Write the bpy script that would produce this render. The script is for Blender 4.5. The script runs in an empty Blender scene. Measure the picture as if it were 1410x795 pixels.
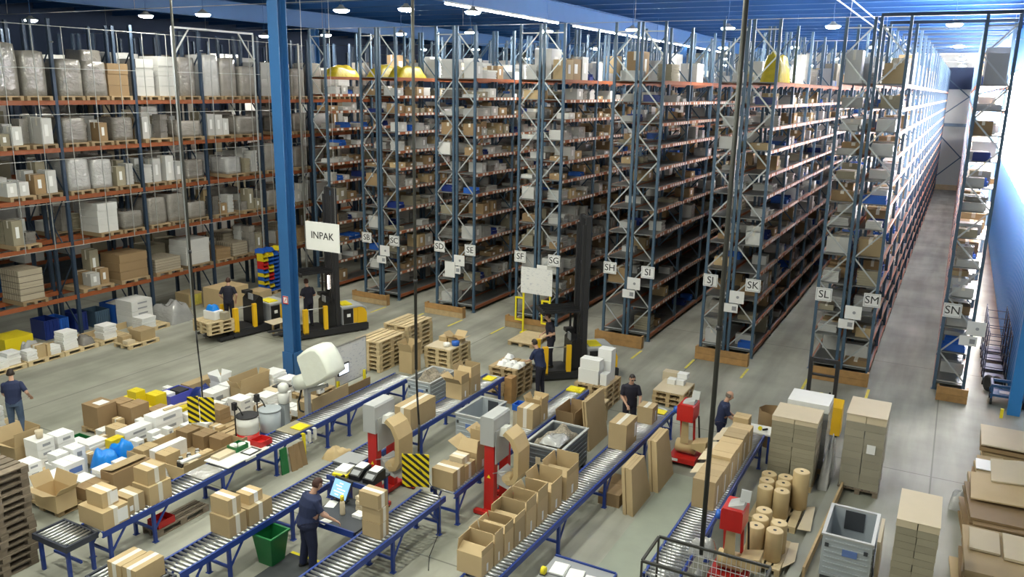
import bpy, math, random
from mathutils import Vector, Matrix

rnd = random.Random(11)
scene = bpy.context.scene
COL = scene.collection

# ------------------------------------------------------------------ camera
F_PX, YAW, PITCH, ROLL, CAM_H = 1131.549, 0.4912, 0.2399, 0.0184, 9.0
_fw = Vector((-math.sin(YAW) * math.cos(PITCH), math.cos(YAW) * math.cos(PITCH), -math.sin(PITCH)))
_rt = Vector((math.cos(YAW), math.sin(YAW), 0))
_up = _rt.cross(_fw)
_r = _rt * math.cos(ROLL) + _up * math.sin(ROLL)
_u = _up * math.cos(ROLL) - _rt * math.sin(ROLL)
cam_data = bpy.data.cameras.new('camera')
cam_data.sensor_width = 36.0
cam_data.lens = F_PX * 36.0 / 1410.0
cam_data.clip_end = 400
cam = bpy.data.objects.new('camera', cam_data)
COL.objects.link(cam)
cam.matrix_world = Matrix(((_r.x, _u.x, -_fw.x, 0), (_r.y, _u.y, -_fw.y, 0), (_r.z, _u.z, -_fw.z, CAM_H), (0, 0, 0, 1)))
scene.camera = cam

# ------------------------------------------------------------------ world and exposure
world = bpy.data.worlds.new('world')
scene.world = world
world.use_nodes = True
bg = world.node_tree.nodes['Background']
bg.inputs['Color'].default_value = (0.97, 1.0, 0.90, 1)
bg.inputs['Strength'].default_value = 0.24
LAMP_WATT = 230.0          # one high-bay lamp
scene.view_settings.view_transform = 'Standard'
scene.view_settings.look = 'None'
scene.view_settings.gamma = 1.0
scene.view_settings.use_curve_mapping = False
scene.view_settings.exposure = 0.82
scene.cycles.use_denoising = True
scene.cycles.max_bounces = 6
scene.cycles.diffuse_bounces = 3
scene.cycles.glossy_bounces = 2
scene.cycles.transmission_bounces = 4
scene.cycles.transparent_max_bounces = 8
scene.cycles.sample_clamp_indirect = 6.0

# ------------------------------------------------------------------ materials
def mat(name, col, rough=0.6, metal=0.0, var=0.0, noise=0.0, nscale=6.0, dark=0.6, bump=0.0, bscale=40.0, emit=None, estr=0.0, coat=0.0, alpha=1.0, trans=0.0):
    m = bpy.data.materials.new(name)
    m.use_nodes = True
    nt = m.node_tree
    N, L = nt.nodes, nt.links
    b = N['Principled BSDF']
    b.inputs['Roughness'].default_value = rough
    b.inputs['Metallic'].default_value = metal
    b.inputs['Base Color'].default_value = (*col, 1)
    if coat:
        b.inputs['Coat Weight'].default_value = coat
        b.inputs['Coat Roughness'].default_value = 0.12
    if trans:
        b.inputs['Transmission Weight'].default_value = trans
    if alpha < 1:
        b.inputs['Alpha'].default_value = alpha
    tc = N.new('ShaderNodeTexCoord')
    src = None
    if noise > 0:
        t = N.new('ShaderNodeTexNoise')
        t.inputs['Scale'].default_value = nscale
        t.inputs['Detail'].default_value = 4
        L.new(tc.outputs['Object'], t.inputs['Vector'])
        r = N.new('ShaderNodeMapRange')
        r.inputs[1].default_value = 0.35
        r.inputs[2].default_value = 0.7
        r.inputs[3].default_value = 0.0
        r.inputs[4].default_value = noise
        L.new(t.outputs['Fac'], r.inputs[0])
        mx = N.new('ShaderNodeMix')
        mx.data_type = 'RGBA'
        mx.inputs[6].default_value = (*col, 1)
        mx.inputs[7].default_value = (col[0] * dark, col[1] * dark, col[2] * dark, 1)
        L.new(r.outputs[0], mx.inputs[0])
        src = mx.outputs[2]
    if var > 0:
        oi = N.new('ShaderNodeObjectInfo')
        r2 = N.new('ShaderNodeMapRange')
        r2.inputs[3].default_value = 1 - var
        r2.inputs[4].default_value = 1 + var * 0.6
        L.new(oi.outputs['Random'], r2.inputs[0])
        hs = N.new('ShaderNodeHueSaturation')
        hs.inputs['Color'].default_value = (*col, 1)
        if src:
            L.new(src, hs.inputs['Color'])
        L.new(r2.outputs[0], hs.inputs['Value'])
        src = hs.outputs[0]
    if src:
        L.new(src, b.inputs['Base Color'])
    if bump > 0:
        t = N.new('ShaderNodeTexNoise')
        t.inputs['Scale'].default_value = bscale
        t.inputs['Detail'].default_value = 3
        L.new(tc.outputs['Object'], t.inputs['Vector'])
        bp = N.new('ShaderNodeBump')
        bp.inputs['Strength'].default_value = bump
        bp.inputs['Distance'].default_value = 0.03
        L.new(t.outputs['Fac'], bp.inputs['Height'])
        L.new(bp.outputs[0], b.inputs['Normal'])
    if emit:
        b.inputs['Emission Color'].default_value = (*emit, 1)
        b.inputs['Emission Strength'].default_value = estr
    return m

M = {}
def defm(name, *a, **k):
    M[name] = mat(name, *a, **k)

defm('carton', (0.53, 0.395, 0.22), 0.75, var=0.22, noise=0.25, nscale=3, dark=0.8)
defm('carton_dark', (0.33, 0.22, 0.115), 0.75, var=0.2, noise=0.3, nscale=3, dark=0.8)
defm('carton_grey', (0.345, 0.31, 0.225), 0.75, var=0.12, noise=0.3, nscale=4, dark=0.85)
defm('carton_pale', (0.66, 0.56, 0.40), 0.75, var=0.12, noise=0.2, nscale=4, dark=0.85)
defm('kraft', (0.55, 0.41, 0.22), 0.6, var=0.08, noise=0.2, nscale=8, dark=0.85)
defm('kraft_end', (0.68, 0.53, 0.31), 0.7, noise=0.2, nscale=20, dark=0.85)
defm('white_card', (0.80, 0.80, 0.79), 0.6, var=0.14, noise=0.15, nscale=5, dark=0.85)
defm('paper', (0.86, 0.86, 0.86), 0.55, var=0.05)
defm('tape', (0.78, 0.74, 0.66), 0.3, var=0.05)
defm('blue_print', (0.12, 0.20, 0.48), 0.6)
defm('ink', (0.03, 0.03, 0.035), 0.6)
defm('grey_print', (0.32, 0.33, 0.36), 0.6)
defm('wood', (0.52, 0.38, 0.21), 0.75, var=0.2, noise=0.5, nscale=7, dark=0.65)
defm('wood_pale', (0.66, 0.52, 0.31), 0.75, var=0.14, noise=0.4, nscale=7, dark=0.7)
defm('wood_old', (0.25, 0.20, 0.15), 0.85, var=0.25, noise=0.6, nscale=6, dark=0.55)
defm('wood_board', (0.46, 0.26, 0.10), 0.6, var=0.12, noise=0.6, nscale=5, dark=0.6)
defm('rack_blue', (0.075, 0.13, 0.20), 0.45, metal=0.2, noise=0.3, nscale=3, dark=0.7)
defm('rack_brace', (0.52, 0.55, 0.57), 0.4, metal=0.5)
defm('beam_orange', (0.32, 0.09, 0.03), 0.45, noise=0.35, nscale=4, dark=0.6)
defm('shelf_grey', (0.20, 0.205, 0.205), 0.5, metal=0.3, noise=0.3, nscale=4, dark=0.7)
defm('steel', (0.56, 0.57, 0.58), 0.32, metal=0.85)
defm('steel_dull', (0.40, 0.41, 0.42), 0.5, metal=0.5)
defm('conv_blue', (0.018, 0.05, 0.27), 0.4, noise=0.25, nscale=4, dark=0.65)
defm('conv_dark', (0.035, 0.04, 0.06), 0.45)
defm('building_blue', (0.028, 0.125, 0.33), 0.45, noise=0.25, nscale=1.5, dark=0.75)
defm('deck', (0.26, 0.30, 0.38), 0.6)
defm('purlin_blue', (0.018, 0.095, 0.29), 0.5)
defm('wall_blue', (0.03, 0.22, 0.60), 0.4)
defm('wall_pale', (0.66, 0.68, 0.64), 0.7, noise=0.3, nscale=0.6, dark=0.85)
defm('wall_dark', (0.045, 0.07, 0.14), 0.8)
defm('rack_dark', (0.032, 0.055, 0.095), 0.45, metal=0.2)
defm('wood_rack', (0.36, 0.26, 0.15), 0.8, var=0.25)
defm('mesh_wire', (0.42, 0.43, 0.42), 0.5, metal=0.3)
defm('machine_red', (0.55, 0.022, 0.018), 0.35, noise=0.2, nscale=5, dark=0.7)
defm('machine_grey', (0.44, 0.45, 0.455), 0.45, var=0.04)
defm('bin_grey', (0.42, 0.46, 0.50), 0.45, noise=0.2, nscale=4, dark=0.85)
defm('bin_slate', (0.13, 0.145, 0.165), 0.5)
defm('kerb_grey', (0.34, 0.35, 0.31), 0.7, noise=0.3, nscale=2, dark=0.8)
defm('bin_dark', (0.045, 0.05, 0.06), 0.6)
defm('black', (0.012, 0.012, 0.014), 0.45)
defm('dark_steel', (0.03, 0.03, 0.034), 0.5, metal=0.2)
defm('rubber', (0.02, 0.02, 0.02), 0.8)
defm('truck_yellow', (0.85, 0.50, 0.015), 0.4)
defm('truck_grey', (0.30, 0.31, 0.33), 0.5)
defm('safety_yellow', (0.86, 0.72, 0.02), 0.5)
defm('line_yellow', (0.72, 0.62, 0.10), 0.7, noise=0.7, nscale=9, dark=0.7)
defm('plastic_green', (0.012, 0.16, 0.045), 0.4)
defm('plastic_blue', (0.022, 0.115, 0.50), 0.35, var=0.15)
defm('bag_blue', (0.01, 0.24, 0.80), 0.3, bump=0.6, bscale=9)
defm('navy_plastic', (0.012, 0.03, 0.18), 0.35)
defm('violet_blue', (0.10, 0.12, 0.62), 0.4)
defm('plastic_yellow', (0.78, 0.62, 0.02), 0.4, var=0.1)
defm('yellow_bag', (0.60, 0.46, 0.02), 0.4, noise=0.6, nscale=4, dark=0.5, bump=1.0, bscale=5)
defm('plastic_red', (0.55, 0.02, 0.02), 0.4)
defm('white_plastic', (0.80, 0.80, 0.77), 0.4)
def film_mat(name, col, var, dark):
    m = mat(name, col, 0.14, var=var, noise=0.5, nscale=2.2, dark=dark, coat=1.0)
    N, L = m.node_tree.nodes, m.node_tree.links
    tc = N.new('ShaderNodeTexCoord'); mp = N.new('ShaderNodeMapping'); mp.inputs['Scale'].default_value = (1.6, 1.6, 3.2); mp.inputs['Rotation'].default_value = (0.5, 0.4, 0)
    L.new(tc.outputs['Object'], mp.inputs[0])
    t = N.new('ShaderNodeTexNoise'); t.inputs['Scale'].default_value = 2.4; t.inputs['Detail'].default_value = 2; t.inputs['Distortion'].default_value = 1.2
    L.new(mp.outputs[0], t.inputs['Vector'])
    bp = N.new('ShaderNodeBump'); bp.inputs['Strength'].default_value = 0.4; bp.inputs['Distance'].default_value = 0.06
    L.new(t.outputs['Fac'], bp.inputs['Height'])
    L.new(bp.outputs[0], N['Principled BSDF'].inputs['Normal']); L.new(bp.outputs[0], N['Principled BSDF'].inputs['Coat Normal'])
    M[name] = m
film_mat('film', (0.31, 0.29, 0.265), 0.4, 0.5)
film_mat('film_white', (0.52, 0.52, 0.52), 0.3, 0.6)
film_mat('film_clear', (0.6, 0.6, 0.6), 0.0, 0.9)
M['film_clear'].node_tree.nodes['Principled BSDF'].inputs['Alpha'].default_value = 0.13
M['film_clear'].node_tree.nodes['Principled BSDF'].inputs['Roughness'].default_value = 0.08

defm('hopper_film', (0.80, 0.83, 0.76), 0.35, noise=0.25, nscale=5, dark=0.85, bump=0.3, bscale=5)
defm('skin', (0.56, 0.33, 0.235), 0.55)
defm('hair', (0.028, 0.018, 0.014), 0.6)
defm('hair_grey', (0.16, 0.13, 0.11), 0.6)
defm('hair_brown', (0.06, 0.022, 0.016), 0.6)
defm('shirt_navy', (0.018, 0.028, 0.085), 0.8, noise=0.3, nscale=12, dark=0.7)
defm('shirt_black', (0.012, 0.012, 0.026), 0.8)
defm('trousers_navy', (0.013, 0.018, 0.055), 0.85, noise=0.3, nscale=12, dark=0.7)
defm('jeans', (0.075, 0.115, 0.20), 0.85, noise=0.4, nscale=10, dark=0.6)
defm('shoe', (0.02, 0.02, 0.02), 0.6)
defm('glass', (0.75, 0.80, 0.82), 0.05, alpha=0.25)
defm('screen_on', (0.02, 0.03, 0.05), 0.2, emit=(0.25, 0.5, 0.95), estr=0.9)
defm('cab_light', (0.9, 0.85, 0.8), 0.4, emit=(1.0, 0.86, 0.74), estr=9.0)
defm('screen_white', (0.1, 0.1, 0.1), 0.2, emit=(0.75, 0.85, 1.0), estr=1.0)
defm('wire', (0.55, 0.56, 0.56), 0.4, metal=0.4)
defm('pole_grey', (0.055, 0.055, 0.05), 0.45, metal=0.3)
defm('lens', (0.9, 0.9, 0.9), 0.3, emit=(0.99, 1.0, 0.84), estr=LAMP_WATT / (math.pi * 0.30))
defm('lens_aisle', (0.9, 0.9, 0.9), 0.3, emit=(1.0, 0.98, 0.88), estr=LAMP_WATT * 1.0 / (math.pi * 0.27))
defm('lens_low', (0.9, 0.9, 0.9), 0.3, emit=(1.0, 0.98, 0.86), estr=LAMP_WATT * 0.6 / (math.pi * 0.27))
defm('white_shelf', (0.60, 0.60, 0.59), 0.6, var=0.3, noise=0.2, nscale=5, dark=0.8)
defm('tube', (0.9, 0.9, 0.9), 0.3, emit=(0.93, 0.97, 1.0), estr=24.0)
defm('daylight_pane', (0.8, 0.85, 0.9), 0.3, emit=(1.0, 0.97, 0.97), estr=58.0)
defm('waste', (0.36, 0.31, 0.24), 0.8, noise=0.9, nscale=18, dark=0.35, bump=0.8, bscale=25)
defm('mat_green', (0.33, 0.36, 0.30), 0.85, noise=0.3, nscale=3, dark=0.8)
defm('mat_black', (0.045, 0.05, 0.055), 0.8)
defm('bottle_dark', (0.03, 0.032, 0.036), 0.25)
defm('cage_blue', (0.05, 0.06, 0.10), 0.45, metal=0.3)
defm('cart_blue', (0.03, 0.10, 0.24), 0.45)

def node_mat(name):
    m = bpy.data.materials.new(name)
    m.use_nodes = True
    M[name] = m
    return m, m.node_tree.nodes, m.node_tree.links, m.node_tree.nodes['Principled BSDF']

def math_node(N, L, op, a, b=None, c=None):
    n = N.new('ShaderNodeMath')
    n.operation = op
    for i, v in enumerate((a, b, c)):
        if v is None:
            continue
        if isinstance(v, (int, float)):
            n.inputs[i].default_value = v
        else:
            L.new(v, n.inputs[i])
    return n.outputs[0]

# concrete floor: worn grey-green with tyre marks along the aisles and saw-cut joints
m, N, L, b = node_mat('concrete')
tc = N.new('ShaderNodeTexCoord')
sep = N.new('ShaderNodeSeparateXYZ')
L.new(tc.outputs['Object'], sep.inputs[0])
n1 = N.new('ShaderNodeTexNoise'); n1.inputs['Scale'].default_value = 0.45; n1.inputs['Detail'].default_value = 7
L.new(tc.outputs['Object'], n1.inputs['Vector'])
mp = N.new('ShaderNodeMapping'); mp.inputs['Scale'].default_value = (1.6, 0.16, 1)
L.new(tc.outputs['Object'], mp.inputs[0])
n2 = N.new('ShaderNodeTexNoise'); n2.inputs['Scale'].default_value = 1.0; n2.inputs['Detail'].default_value = 5
L.new(mp.outputs[0], n2.inputs['Vector'])
r1 = N.new('ShaderNodeValToRGB')
r1.color_ramp.elements[0].position = 0.3; r1.color_ramp.elements[0].color = (0.265, 0.27, 0.225, 1)
r1.color_ramp.elements[1].position = 0.7; r1.color_ramp.elements[1].color = (0.445, 0.44, 0.38, 1)
L.new(n1.outputs['Fac'], r1.inputs[0])
r2 = N.new('ShaderNodeValToRGB')
r2.color_ramp.elements[0].position = 0.32; r2.color_ramp.elements[0].color = (0.62, 0.62, 0.62, 1)
r2.color_ramp.elements[1].position = 0.62; r2.color_ramp.elements[1].color = (1, 1, 1, 1)
L.new(n2.outputs['Fac'], r2.inputs[0])
mul = N.new('ShaderNodeMix'); mul.data_type = 'RGBA'; mul.blend_type = 'MULTIPLY'; mul.inputs[0].default_value = 0.8
L.new(r1.outputs[0], mul.inputs[6]); L.new(r2.outputs[0], mul.inputs[7])
jx = math_node(N, L, 'LESS_THAN', math_node(N, L, 'ABSOLUTE', math_node(N, L, 'SUBTRACT', math_node(N, L, 'MODULO', math_node(N, L, 'ADD', sep.outputs[0], 100.6), 7.484), 3.7)), 0.018)
jy = math_node(N, L, 'LESS_THAN', math_node(N, L, 'ABSOLUTE', math_node(N, L, 'SUBTRACT', math_node(N, L, 'MODULO', math_node(N, L, 'ADD', sep.outputs[1], 100.0), 9.0), 4.0)), 0.018)
jj = math_node(N, L, 'MULTIPLY', math_node(N, L, 'MAXIMUM', jx, jy), 0.55)
mj = N.new('ShaderNodeMix'); mj.data_type = 'RGBA'; mj.inputs[7].default_value = (0.06, 0.06, 0.055, 1)
L.new(jj, mj.inputs[0]); L.new(mul.outputs[2], mj.inputs[6])
L.new(mj.outputs[2], b.inputs['Base Color'])
b.inputs['Roughness'].default_value = 0.62
b.inputs['Specular IOR Level'].default_value = 0.25

# orange shelf beam with white price tickets printed along it
m, N, L, b = node_mat('beam_ticket')
tc = N.new('ShaderNodeTexCoord')
sep = N.new('ShaderNodeSeparateXYZ'); L.new(tc.outputs['Object'], sep.inputs[0])
f = math_node(N, L, 'FRACT', math_node(N, L, 'MULTIPLY', sep.outputs[1], 3.6))
tk = math_node(N, L, 'LESS_THAN', f, 0.62)
zb = math_node(N, L, 'LESS_THAN', math_node(N, L, 'ABSOLUTE', sep.outputs[2]), 0.045)
wn = N.new('ShaderNodeTexWhiteNoise'); wn.noise_dimensions = '1D'
L.new(math_node(N, L, 'FLOOR', math_node(N, L, 'MULTIPLY', sep.outputs[1], 3.6)), wn.inputs['W'])
on = math_node(N, L, 'GREATER_THAN', wn.outputs['Value'], 0.15)
msk = math_node(N, L, 'MULTIPLY', math_node(N, L, 'MULTIPLY', tk, zb), on)
mx = N.new('ShaderNodeMix'); mx.data_type = 'RGBA'
mx.inputs[6].default_value = (0.36, 0.12, 0.05, 1); mx.inputs[7].default_value = (0.80, 0.79, 0.76, 1)
L.new(msk, mx.inputs[0]); L.new(mx.outputs[2], b.inputs['Base Color'])
b.inputs['Roughness'].default_value = 0.45

# yellow and black hazard stripes (flat print)
m, N, L, b = node_mat('hazard')
tc = N.new('ShaderNodeTexCoord')
sep = N.new('ShaderNodeSeparateXYZ'); L.new(tc.outputs['Object'], sep.inputs[0])
s = math_node(N, L, 'ADD', math_node(N, L, 'MULTIPLY', sep.outputs[0], 5.2), math_node(N, L, 'MULTIPLY', sep.outputs[2], 6.6))
st = math_node(N, L, 'LESS_THAN', math_node(N, L, 'FRACT', math_node(N, L, 'ADD', s, 20.0)), 0.5)
mx = N.new('ShaderNodeMix'); mx.data_type = 'RGBA'
mx.inputs[6].default_value = (0.02, 0.018, 0.015, 1); mx.inputs[7].default_value = (0.86, 0.68, 0.01, 1)
L.new(st, mx.inputs[0]); L.new(mx.outputs[2], b.inputs['Base Color'])
b.inputs['Roughness'].default_value = 0.5

# pin board print: pale sheet with faint writing and boxes
m, N, L, b = node_mat('board_print')
tc = N.new('ShaderNodeTexCoord')
mp = N.new('ShaderNodeMapping'); mp.inputs['Scale'].default_value = (7, 7, 22)
L.new(tc.outputs['Object'], mp.inputs[0])
n1 = N.new('ShaderNodeTexNoise'); n1.inputs['Scale'].default_value = 1.0; n1.inputs['Detail'].default_value = 6
L.new(mp.outputs[0], n1.inputs['Vector'])
r1 = N.new('ShaderNodeValToRGB')
r1.color_ramp.elements[0].position = 0.36; r1.color_ramp.elements[0].color = (0.60, 0.61, 0.66, 1)
r1.color_ramp.elements[1].position = 0.42; r1.color_ramp.elements[1].color = (0.80, 0.80, 0.80, 1)
L.new(n1.outputs['Fac'], r1.inputs[0]); L.new(r1.outputs[0], b.inputs['Base Color'])
b.inputs['Roughness'].default_value = 0.3

# ------------------------------------------------------------------ mesh builder
class MB:
    def __init__(s):
        s.v, s.f, s.m, s.sm = [], [], [], []
    def face(s, idx, m=0, smooth=False):
        s.f.append(idx); s.m.append(m); s.sm.append(smooth)
    def box(s, x0, x1, y0, y1, z0, z1, m=0):
        b = len(s.v)
        s.v += [(x0, y0, z0), (x1, y0, z0), (x1, y1, z0), (x0, y1, z0), (x0, y0, z1), (x1, y0, z1), (x1, y1, z1), (x0, y1, z1)]
        for q in ((0, 3, 2, 1), (4, 5, 6, 7), (0, 1, 5, 4), (1, 2, 6, 5), (2, 3, 7, 6), (3, 0, 4, 7)):
            s.face([b + i for i in q], m)
        return s
    def hexa(s, pts, m=0):
        """eight corners: bottom four counter-clockwise, then top four"""
        b = len(s.v)
        s.v += [tuple(p) for p in pts]
        for q in ((0, 3, 2, 1), (4, 5, 6, 7), (0, 1, 5, 4), (1, 2, 6, 5), (2, 3, 7, 6), (3, 0, 4, 7)):
            s.face([b + i for i in q], m)
        return s
    def bar(s, p0, p1, w, h, m=0, up=(0, 0, 1)):
        p0, p1 = Vector(p0), Vector(p1)
        d = (p1 - p0).normalized()
        u = Vector(up)
        if abs(d.dot(u)) > 0.95:
            u = Vector((0, 1, 0))
        a = d.cross(u).normalized() * (w / 2)
        c = a.cross(d).normalized() * (h / 2)
        return s.hexa([p0 - a - c, p0 + a - c, p1 + a - c, p1 - a - c, p0 - a + c, p0 + a + c, p1 + a + c, p1 - a + c], m)
    def cyl(s, p0, p1, r0, r1=None, n=10, m=0, caps=True, mcap=None):
        p0, p1 = Vector(p0), Vector(p1)
        r1 = r0 if r1 is None else r1
        d = (p1 - p0).normalized()
        u = Vector((0, 0, 1)) if abs(d.z) < 0.9 else Vector((1, 0, 0))
        a = d.cross(u).normalized(); c = d.cross(a).normalized()
        b = len(s.v)
        for (p, r) in ((p0, r0), (p1, r1)):
            for i in range(n):
                t = 2 * math.pi * i / n
                s.v.append(tuple(p + (a * math.cos(t) + c * math.sin(t)) * r))
        for i in range(n):
            k = (i + 1) % n
            s.face([b + i, b + n + i, b + n + k, b + k], m, True)
        if caps:
            mc = m if mcap is None else mcap
            s.face([b + i for i in range(n)], mc)
            s.face([b + n + i for i in reversed(range(n))], mc)
        return s
    def path(s, pts, r, n=7, m=0):
        for a, c in zip(pts[:-1], pts[1:]):
            s.cyl(a, c, r, None, n, m)
        return s
    def lathe(s, prof, n=16, c=(0, 0, 0), m=0, sx=1.0, sy=1.0):
        b = len(s.v)
        for (r, z) in prof:
            for i in range(n):
                t = 2 * math.pi * i / n
                s.v.append((c[0] + r * sx * math.cos(t), c[1] + r * sy * math.sin(t), c[2] + z))
        for j in range(len(prof) - 1):
            for i in range(n):
                k = (i + 1) % n
                s.face([b + j * n + i, b + j * n + k, b + (j + 1) * n + k, b + (j + 1) * n + i], m, True)
        s.face([b + i for i in reversed(range(n))], m)
        s.face([b + (len(prof) - 1) * n + i for i in range(n)], m)
        return s
    def rects(s, prof, m=0):
        """stack of rectangles (x0,x1,y0,y1,z) joined into one skin: layered block"""
        b = len(s.v)
        for (x0, x1, y0, y1, z) in prof:
            s.v += [(x0, y0, z), (x1, y0, z), (x1, y1, z), (x0, y1, z)]
        for j in range(len(prof) - 1):
            for i in range(4):
                k = (i + 1) % 4
                s.face([b + 4 * j + i, b + 4 * j + k, b + 4 * j + 4 + k, b + 4 * j + 4 + i], m)
        s.face([b + 3, b + 2, b + 1, b], m)
        e = b + 4 * (len(prof) - 1)
        s.face([e, e + 1, e + 2, e + 3], m)
        return s
    def prism(s, poly, axis, a0, a1, m=0):
        """extrude a 2D polygon along axis 'x','y' or 'z'"""
        b = len(s.v); n = len(poly)
        for a in (a0, a1):
            for (p, q) in poly:
                s.v.append({'x': (a, p, q), 'y': (p, a, q), 'z': (p, q, a)}[axis])
        for i in range(n):
            k = (i + 1) % n
            s.face([b + i, b + k, b + n + k, b + n + i], m)
        s.face([b + i for i in reversed(range(n))], m)
        s.face([b + n + i for i in range(n)], m)
        return s
    def grid(s, nx, ny, fn, m=0, smooth=True):
        b = len(s.v)
        for j in range(ny + 1):
            for i in range(nx + 1):
                s.v.append(tuple(fn(i / nx, j / ny)))
        for j in range(ny):
            for i in range(nx):
                a = b + j * (nx + 1) + i
                s.face([a, a + 1, a + nx + 2, a + nx + 1], m, smooth)
        return s
    def mesh(s, name, mats):
        me = bpy.data.meshes.new(name)
        me.from_pydata(s.v, [], s.f)
        for mt in (mats if isinstance(mats, (list, tuple)) else [mats]):
            me.materials.append(M[mt] if isinstance(mt, str) else mt)
        me.polygons.foreach_set('material_index', s.m)
        me.polygons.foreach_set('use_smooth', s.sm)
        me.update()
        return me

def tag(o, label=None, cat=None, group=None, kind=None):
    if label: o['label'] = label
    if cat: o['category'] = cat
    if group: o['group'] = group
    if kind: o['kind'] = kind
    return o

def obj(name, mb, mats=None, parent=None, loc=(0, 0, 0), rz=0.0, scale=None, label=None, cat=None, group=None, kind=None):
    me = mb if isinstance(mb, bpy.types.Mesh) else (mb.mesh(name, mats) if mb is not None else None)
    o = bpy.data.objects.new(name, me)
    COL.objects.link(o)
    o.parent = parent
    o.location = loc
    if rz: o.rotation_euler = (0, 0, rz)
    if scale: o.scale = scale
    return tag(o, label, cat, group, kind)

def thing(name, label, cat, loc=(0, 0, 0), rz=0.0, group=None, kind=None):
    return obj(name, None, None, None, loc, rz, None, label, cat, group, kind)

def bx(*a): return MB().box(*a)

def struct(name, mb, mats, parent=None, label=None, **k):
    return obj(name, mb, mats, parent, kind=None if parent else 'structure', label=label, **k)

def tree_copy(o, parent=None):
    c = o.copy(); COL.objects.link(c); c.parent = parent
    for ch in list(o.children):
        tree_copy(ch, c)
    return c

ORD = ['first', 'second', 'third', 'fourth', 'fifth', 'sixth', 'seventh', 'eighth', 'ninth', 'tenth', 'eleventh', 'twelfth', 'thirteenth', 'fourteenth', 'fifteenth', 'sixteenth', 'seventeenth', 'eighteenth', 'nineteenth', 'twentieth', 'twenty-first', 'twenty-second', 'twenty-third', 'twenty-fourth', 'twenty-fifth', 'twenty-sixth', 'twenty-seventh', 'twenty-eighth', 'twenty-ninth', 'thirtieth']

def text_mesh(txt, size, mname, thick=0.004, bold=0.0):
    cu = bpy.data.curves.new('lettering', 'FONT')
    cu.body = txt; cu.size = size; cu.align_x = 'CENTER'; cu.align_y = 'CENTER'; cu.extrude = thick; cu.resolution_u = 3; cu.offset = bold
    o = bpy.data.objects.new('lettering', cu)
    COL.objects.link(o)
    dg = bpy.context.evaluated_depsgraph_get()
    me = bpy.data.meshes.new_from_object(o.evaluated_get(dg))
    me.materials.clear(); me.materials.append(M[mname])
    # stand the text up: x stays x, y becomes z, facing -Y
    for v in me.vertices:
        x, y, z = v.co
        v.co = (x, -z, y)
    bpy.data.objects.remove(o)
    bpy.data.curves.remove(cu)
    return me

# ================================================================== THE HALL
m, N, L, b = node_mat('load_boxes')
tc = N.new('ShaderNodeTexCoord')
mp = N.new('ShaderNodeMapping'); mp.inputs['Rotation'].default_value = (math.radians(90), 0, math.radians(90))
L.new(tc.outputs['Object'], mp.inputs[0])
br = N.new('ShaderNodeTexBrick')
br.offset = 0.0
br.inputs['Color1'].default_value = (0.44, 0.38, 0.29, 1); br.inputs['Color2'].default_value = (0.38, 0.33, 0.25, 1)
br.inputs['Mortar'].default_value = (0.12, 0.10, 0.08, 1)
br.inputs['Scale'].default_value = 1.0; br.inputs['Brick Width'].default_value = 0.2; br.inputs['Row Height'].default_value = 0.14; br.inputs['Mortar Size'].default_value = 0.012
L.new(mp.outputs[0], br.inputs['Vector']); L.new(br.outputs['Color'], b.inputs['Base Color'])
b.inputs['Roughness'].default_value = 0.7

floor = struct('floor', bx(-48, 9, -8, 92, -0.3, 0), 'concrete', label='worn grey concrete warehouse floor with saw-cut joints')

# corrugated roof deck
def deck_y(ax):
    pass
mb = MB()
poly, x = [], -48.0
top = []
while x < 8.5:
    top += [(x, 13.30), (x + 0.18, 13.30), (x + 0.23, 13.38), (x + 0.37, 13.38)]
    x += 0.42
poly = top + [(top[-1][0], 13.46), (top[0][0], 13.46)]
mb.prism(poly, 'y', -8, 92)
struct('ceiling', mb, 'deck', label='corrugated steel roof deck above the blue purlins')

def ibeam(axis, a0, a1, c, z0, z1, fw, m=0, mb=None, t=0.03, wt=0.03):
    mb = mb or MB()
    h = fw / 2
    poly = [(c - h, z0), (c + h, z0), (c + h, z0 + t), (c + wt / 2, z0 + t), (c + wt / 2, z1 - t), (c + h, z1 - t), (c + h, z1), (c - h, z1), (c - h, z1 - t), (c - wt / 2, z1 - t), (c - wt / 2, z0 + t), (c - h, z0 + t)]
    # polygon runs counter-clockwise seen along the axis
    mb.prism(poly, axis, a0, a1, m)
    return mb

me_purlin = ibeam('x', -48, 8.5, 0, 12.92, 13.28, 0.18).mesh('purlin', 'purlin_blue')
y = 15.4
while y < 91:
    struct('purlin', me_purlin, None, loc=(0, y, 0), label='blue steel purlin running across the hall roof')
    y += 2.55
for i, gxp in enumerate((-33.0, -17.4)):
    struct('girder', ibeam('y', -8, 91, gxp, 12.05, 12.92, 0.32), 'building_blue', label='deep blue steel roof girder over the %s column row' % ('left' if i == 0 else 'middle'))

def hcolumn(x, y, z1):
    mb = MB()
    h, d, t = 0.19, 0.18, 0.03
    poly = [(x - h, y - d), (x + h, y - d), (x + h, y - d + t), (x + 0.015, y - d + t), (x + 0.015, y + d - t), (x + h, y + d - t), (x + h, y + d), (x - h, y + d), (x - h, y + d - t), (x - 0.015, y + d - t), (x - 0.015, y - d + t), (x - h, y - d + t)]
    mb.prism(poly, 'z', 0, z1)
    return mb
k = 0
for x in (-33.0, -17.4):
    for y in (18.2, 37.4, 56.6, 75.8):
        k += 1
        c = struct('column_%d' % k, hcolumn(x, y, 12.05), 'building_blue', label='blue steel column carrying the roof girder')
        if (x, y) == (-17.4, 18.2):
            obj('impact_guard', bx(x - 0.23, x + 0.23, y - 0.215, y - 0.185, 0, 0.95).box(x + 0.195, x + 0.225, y - 0.215, y + 0.2, 0, 0.95), 'building_blue', c)
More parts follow.
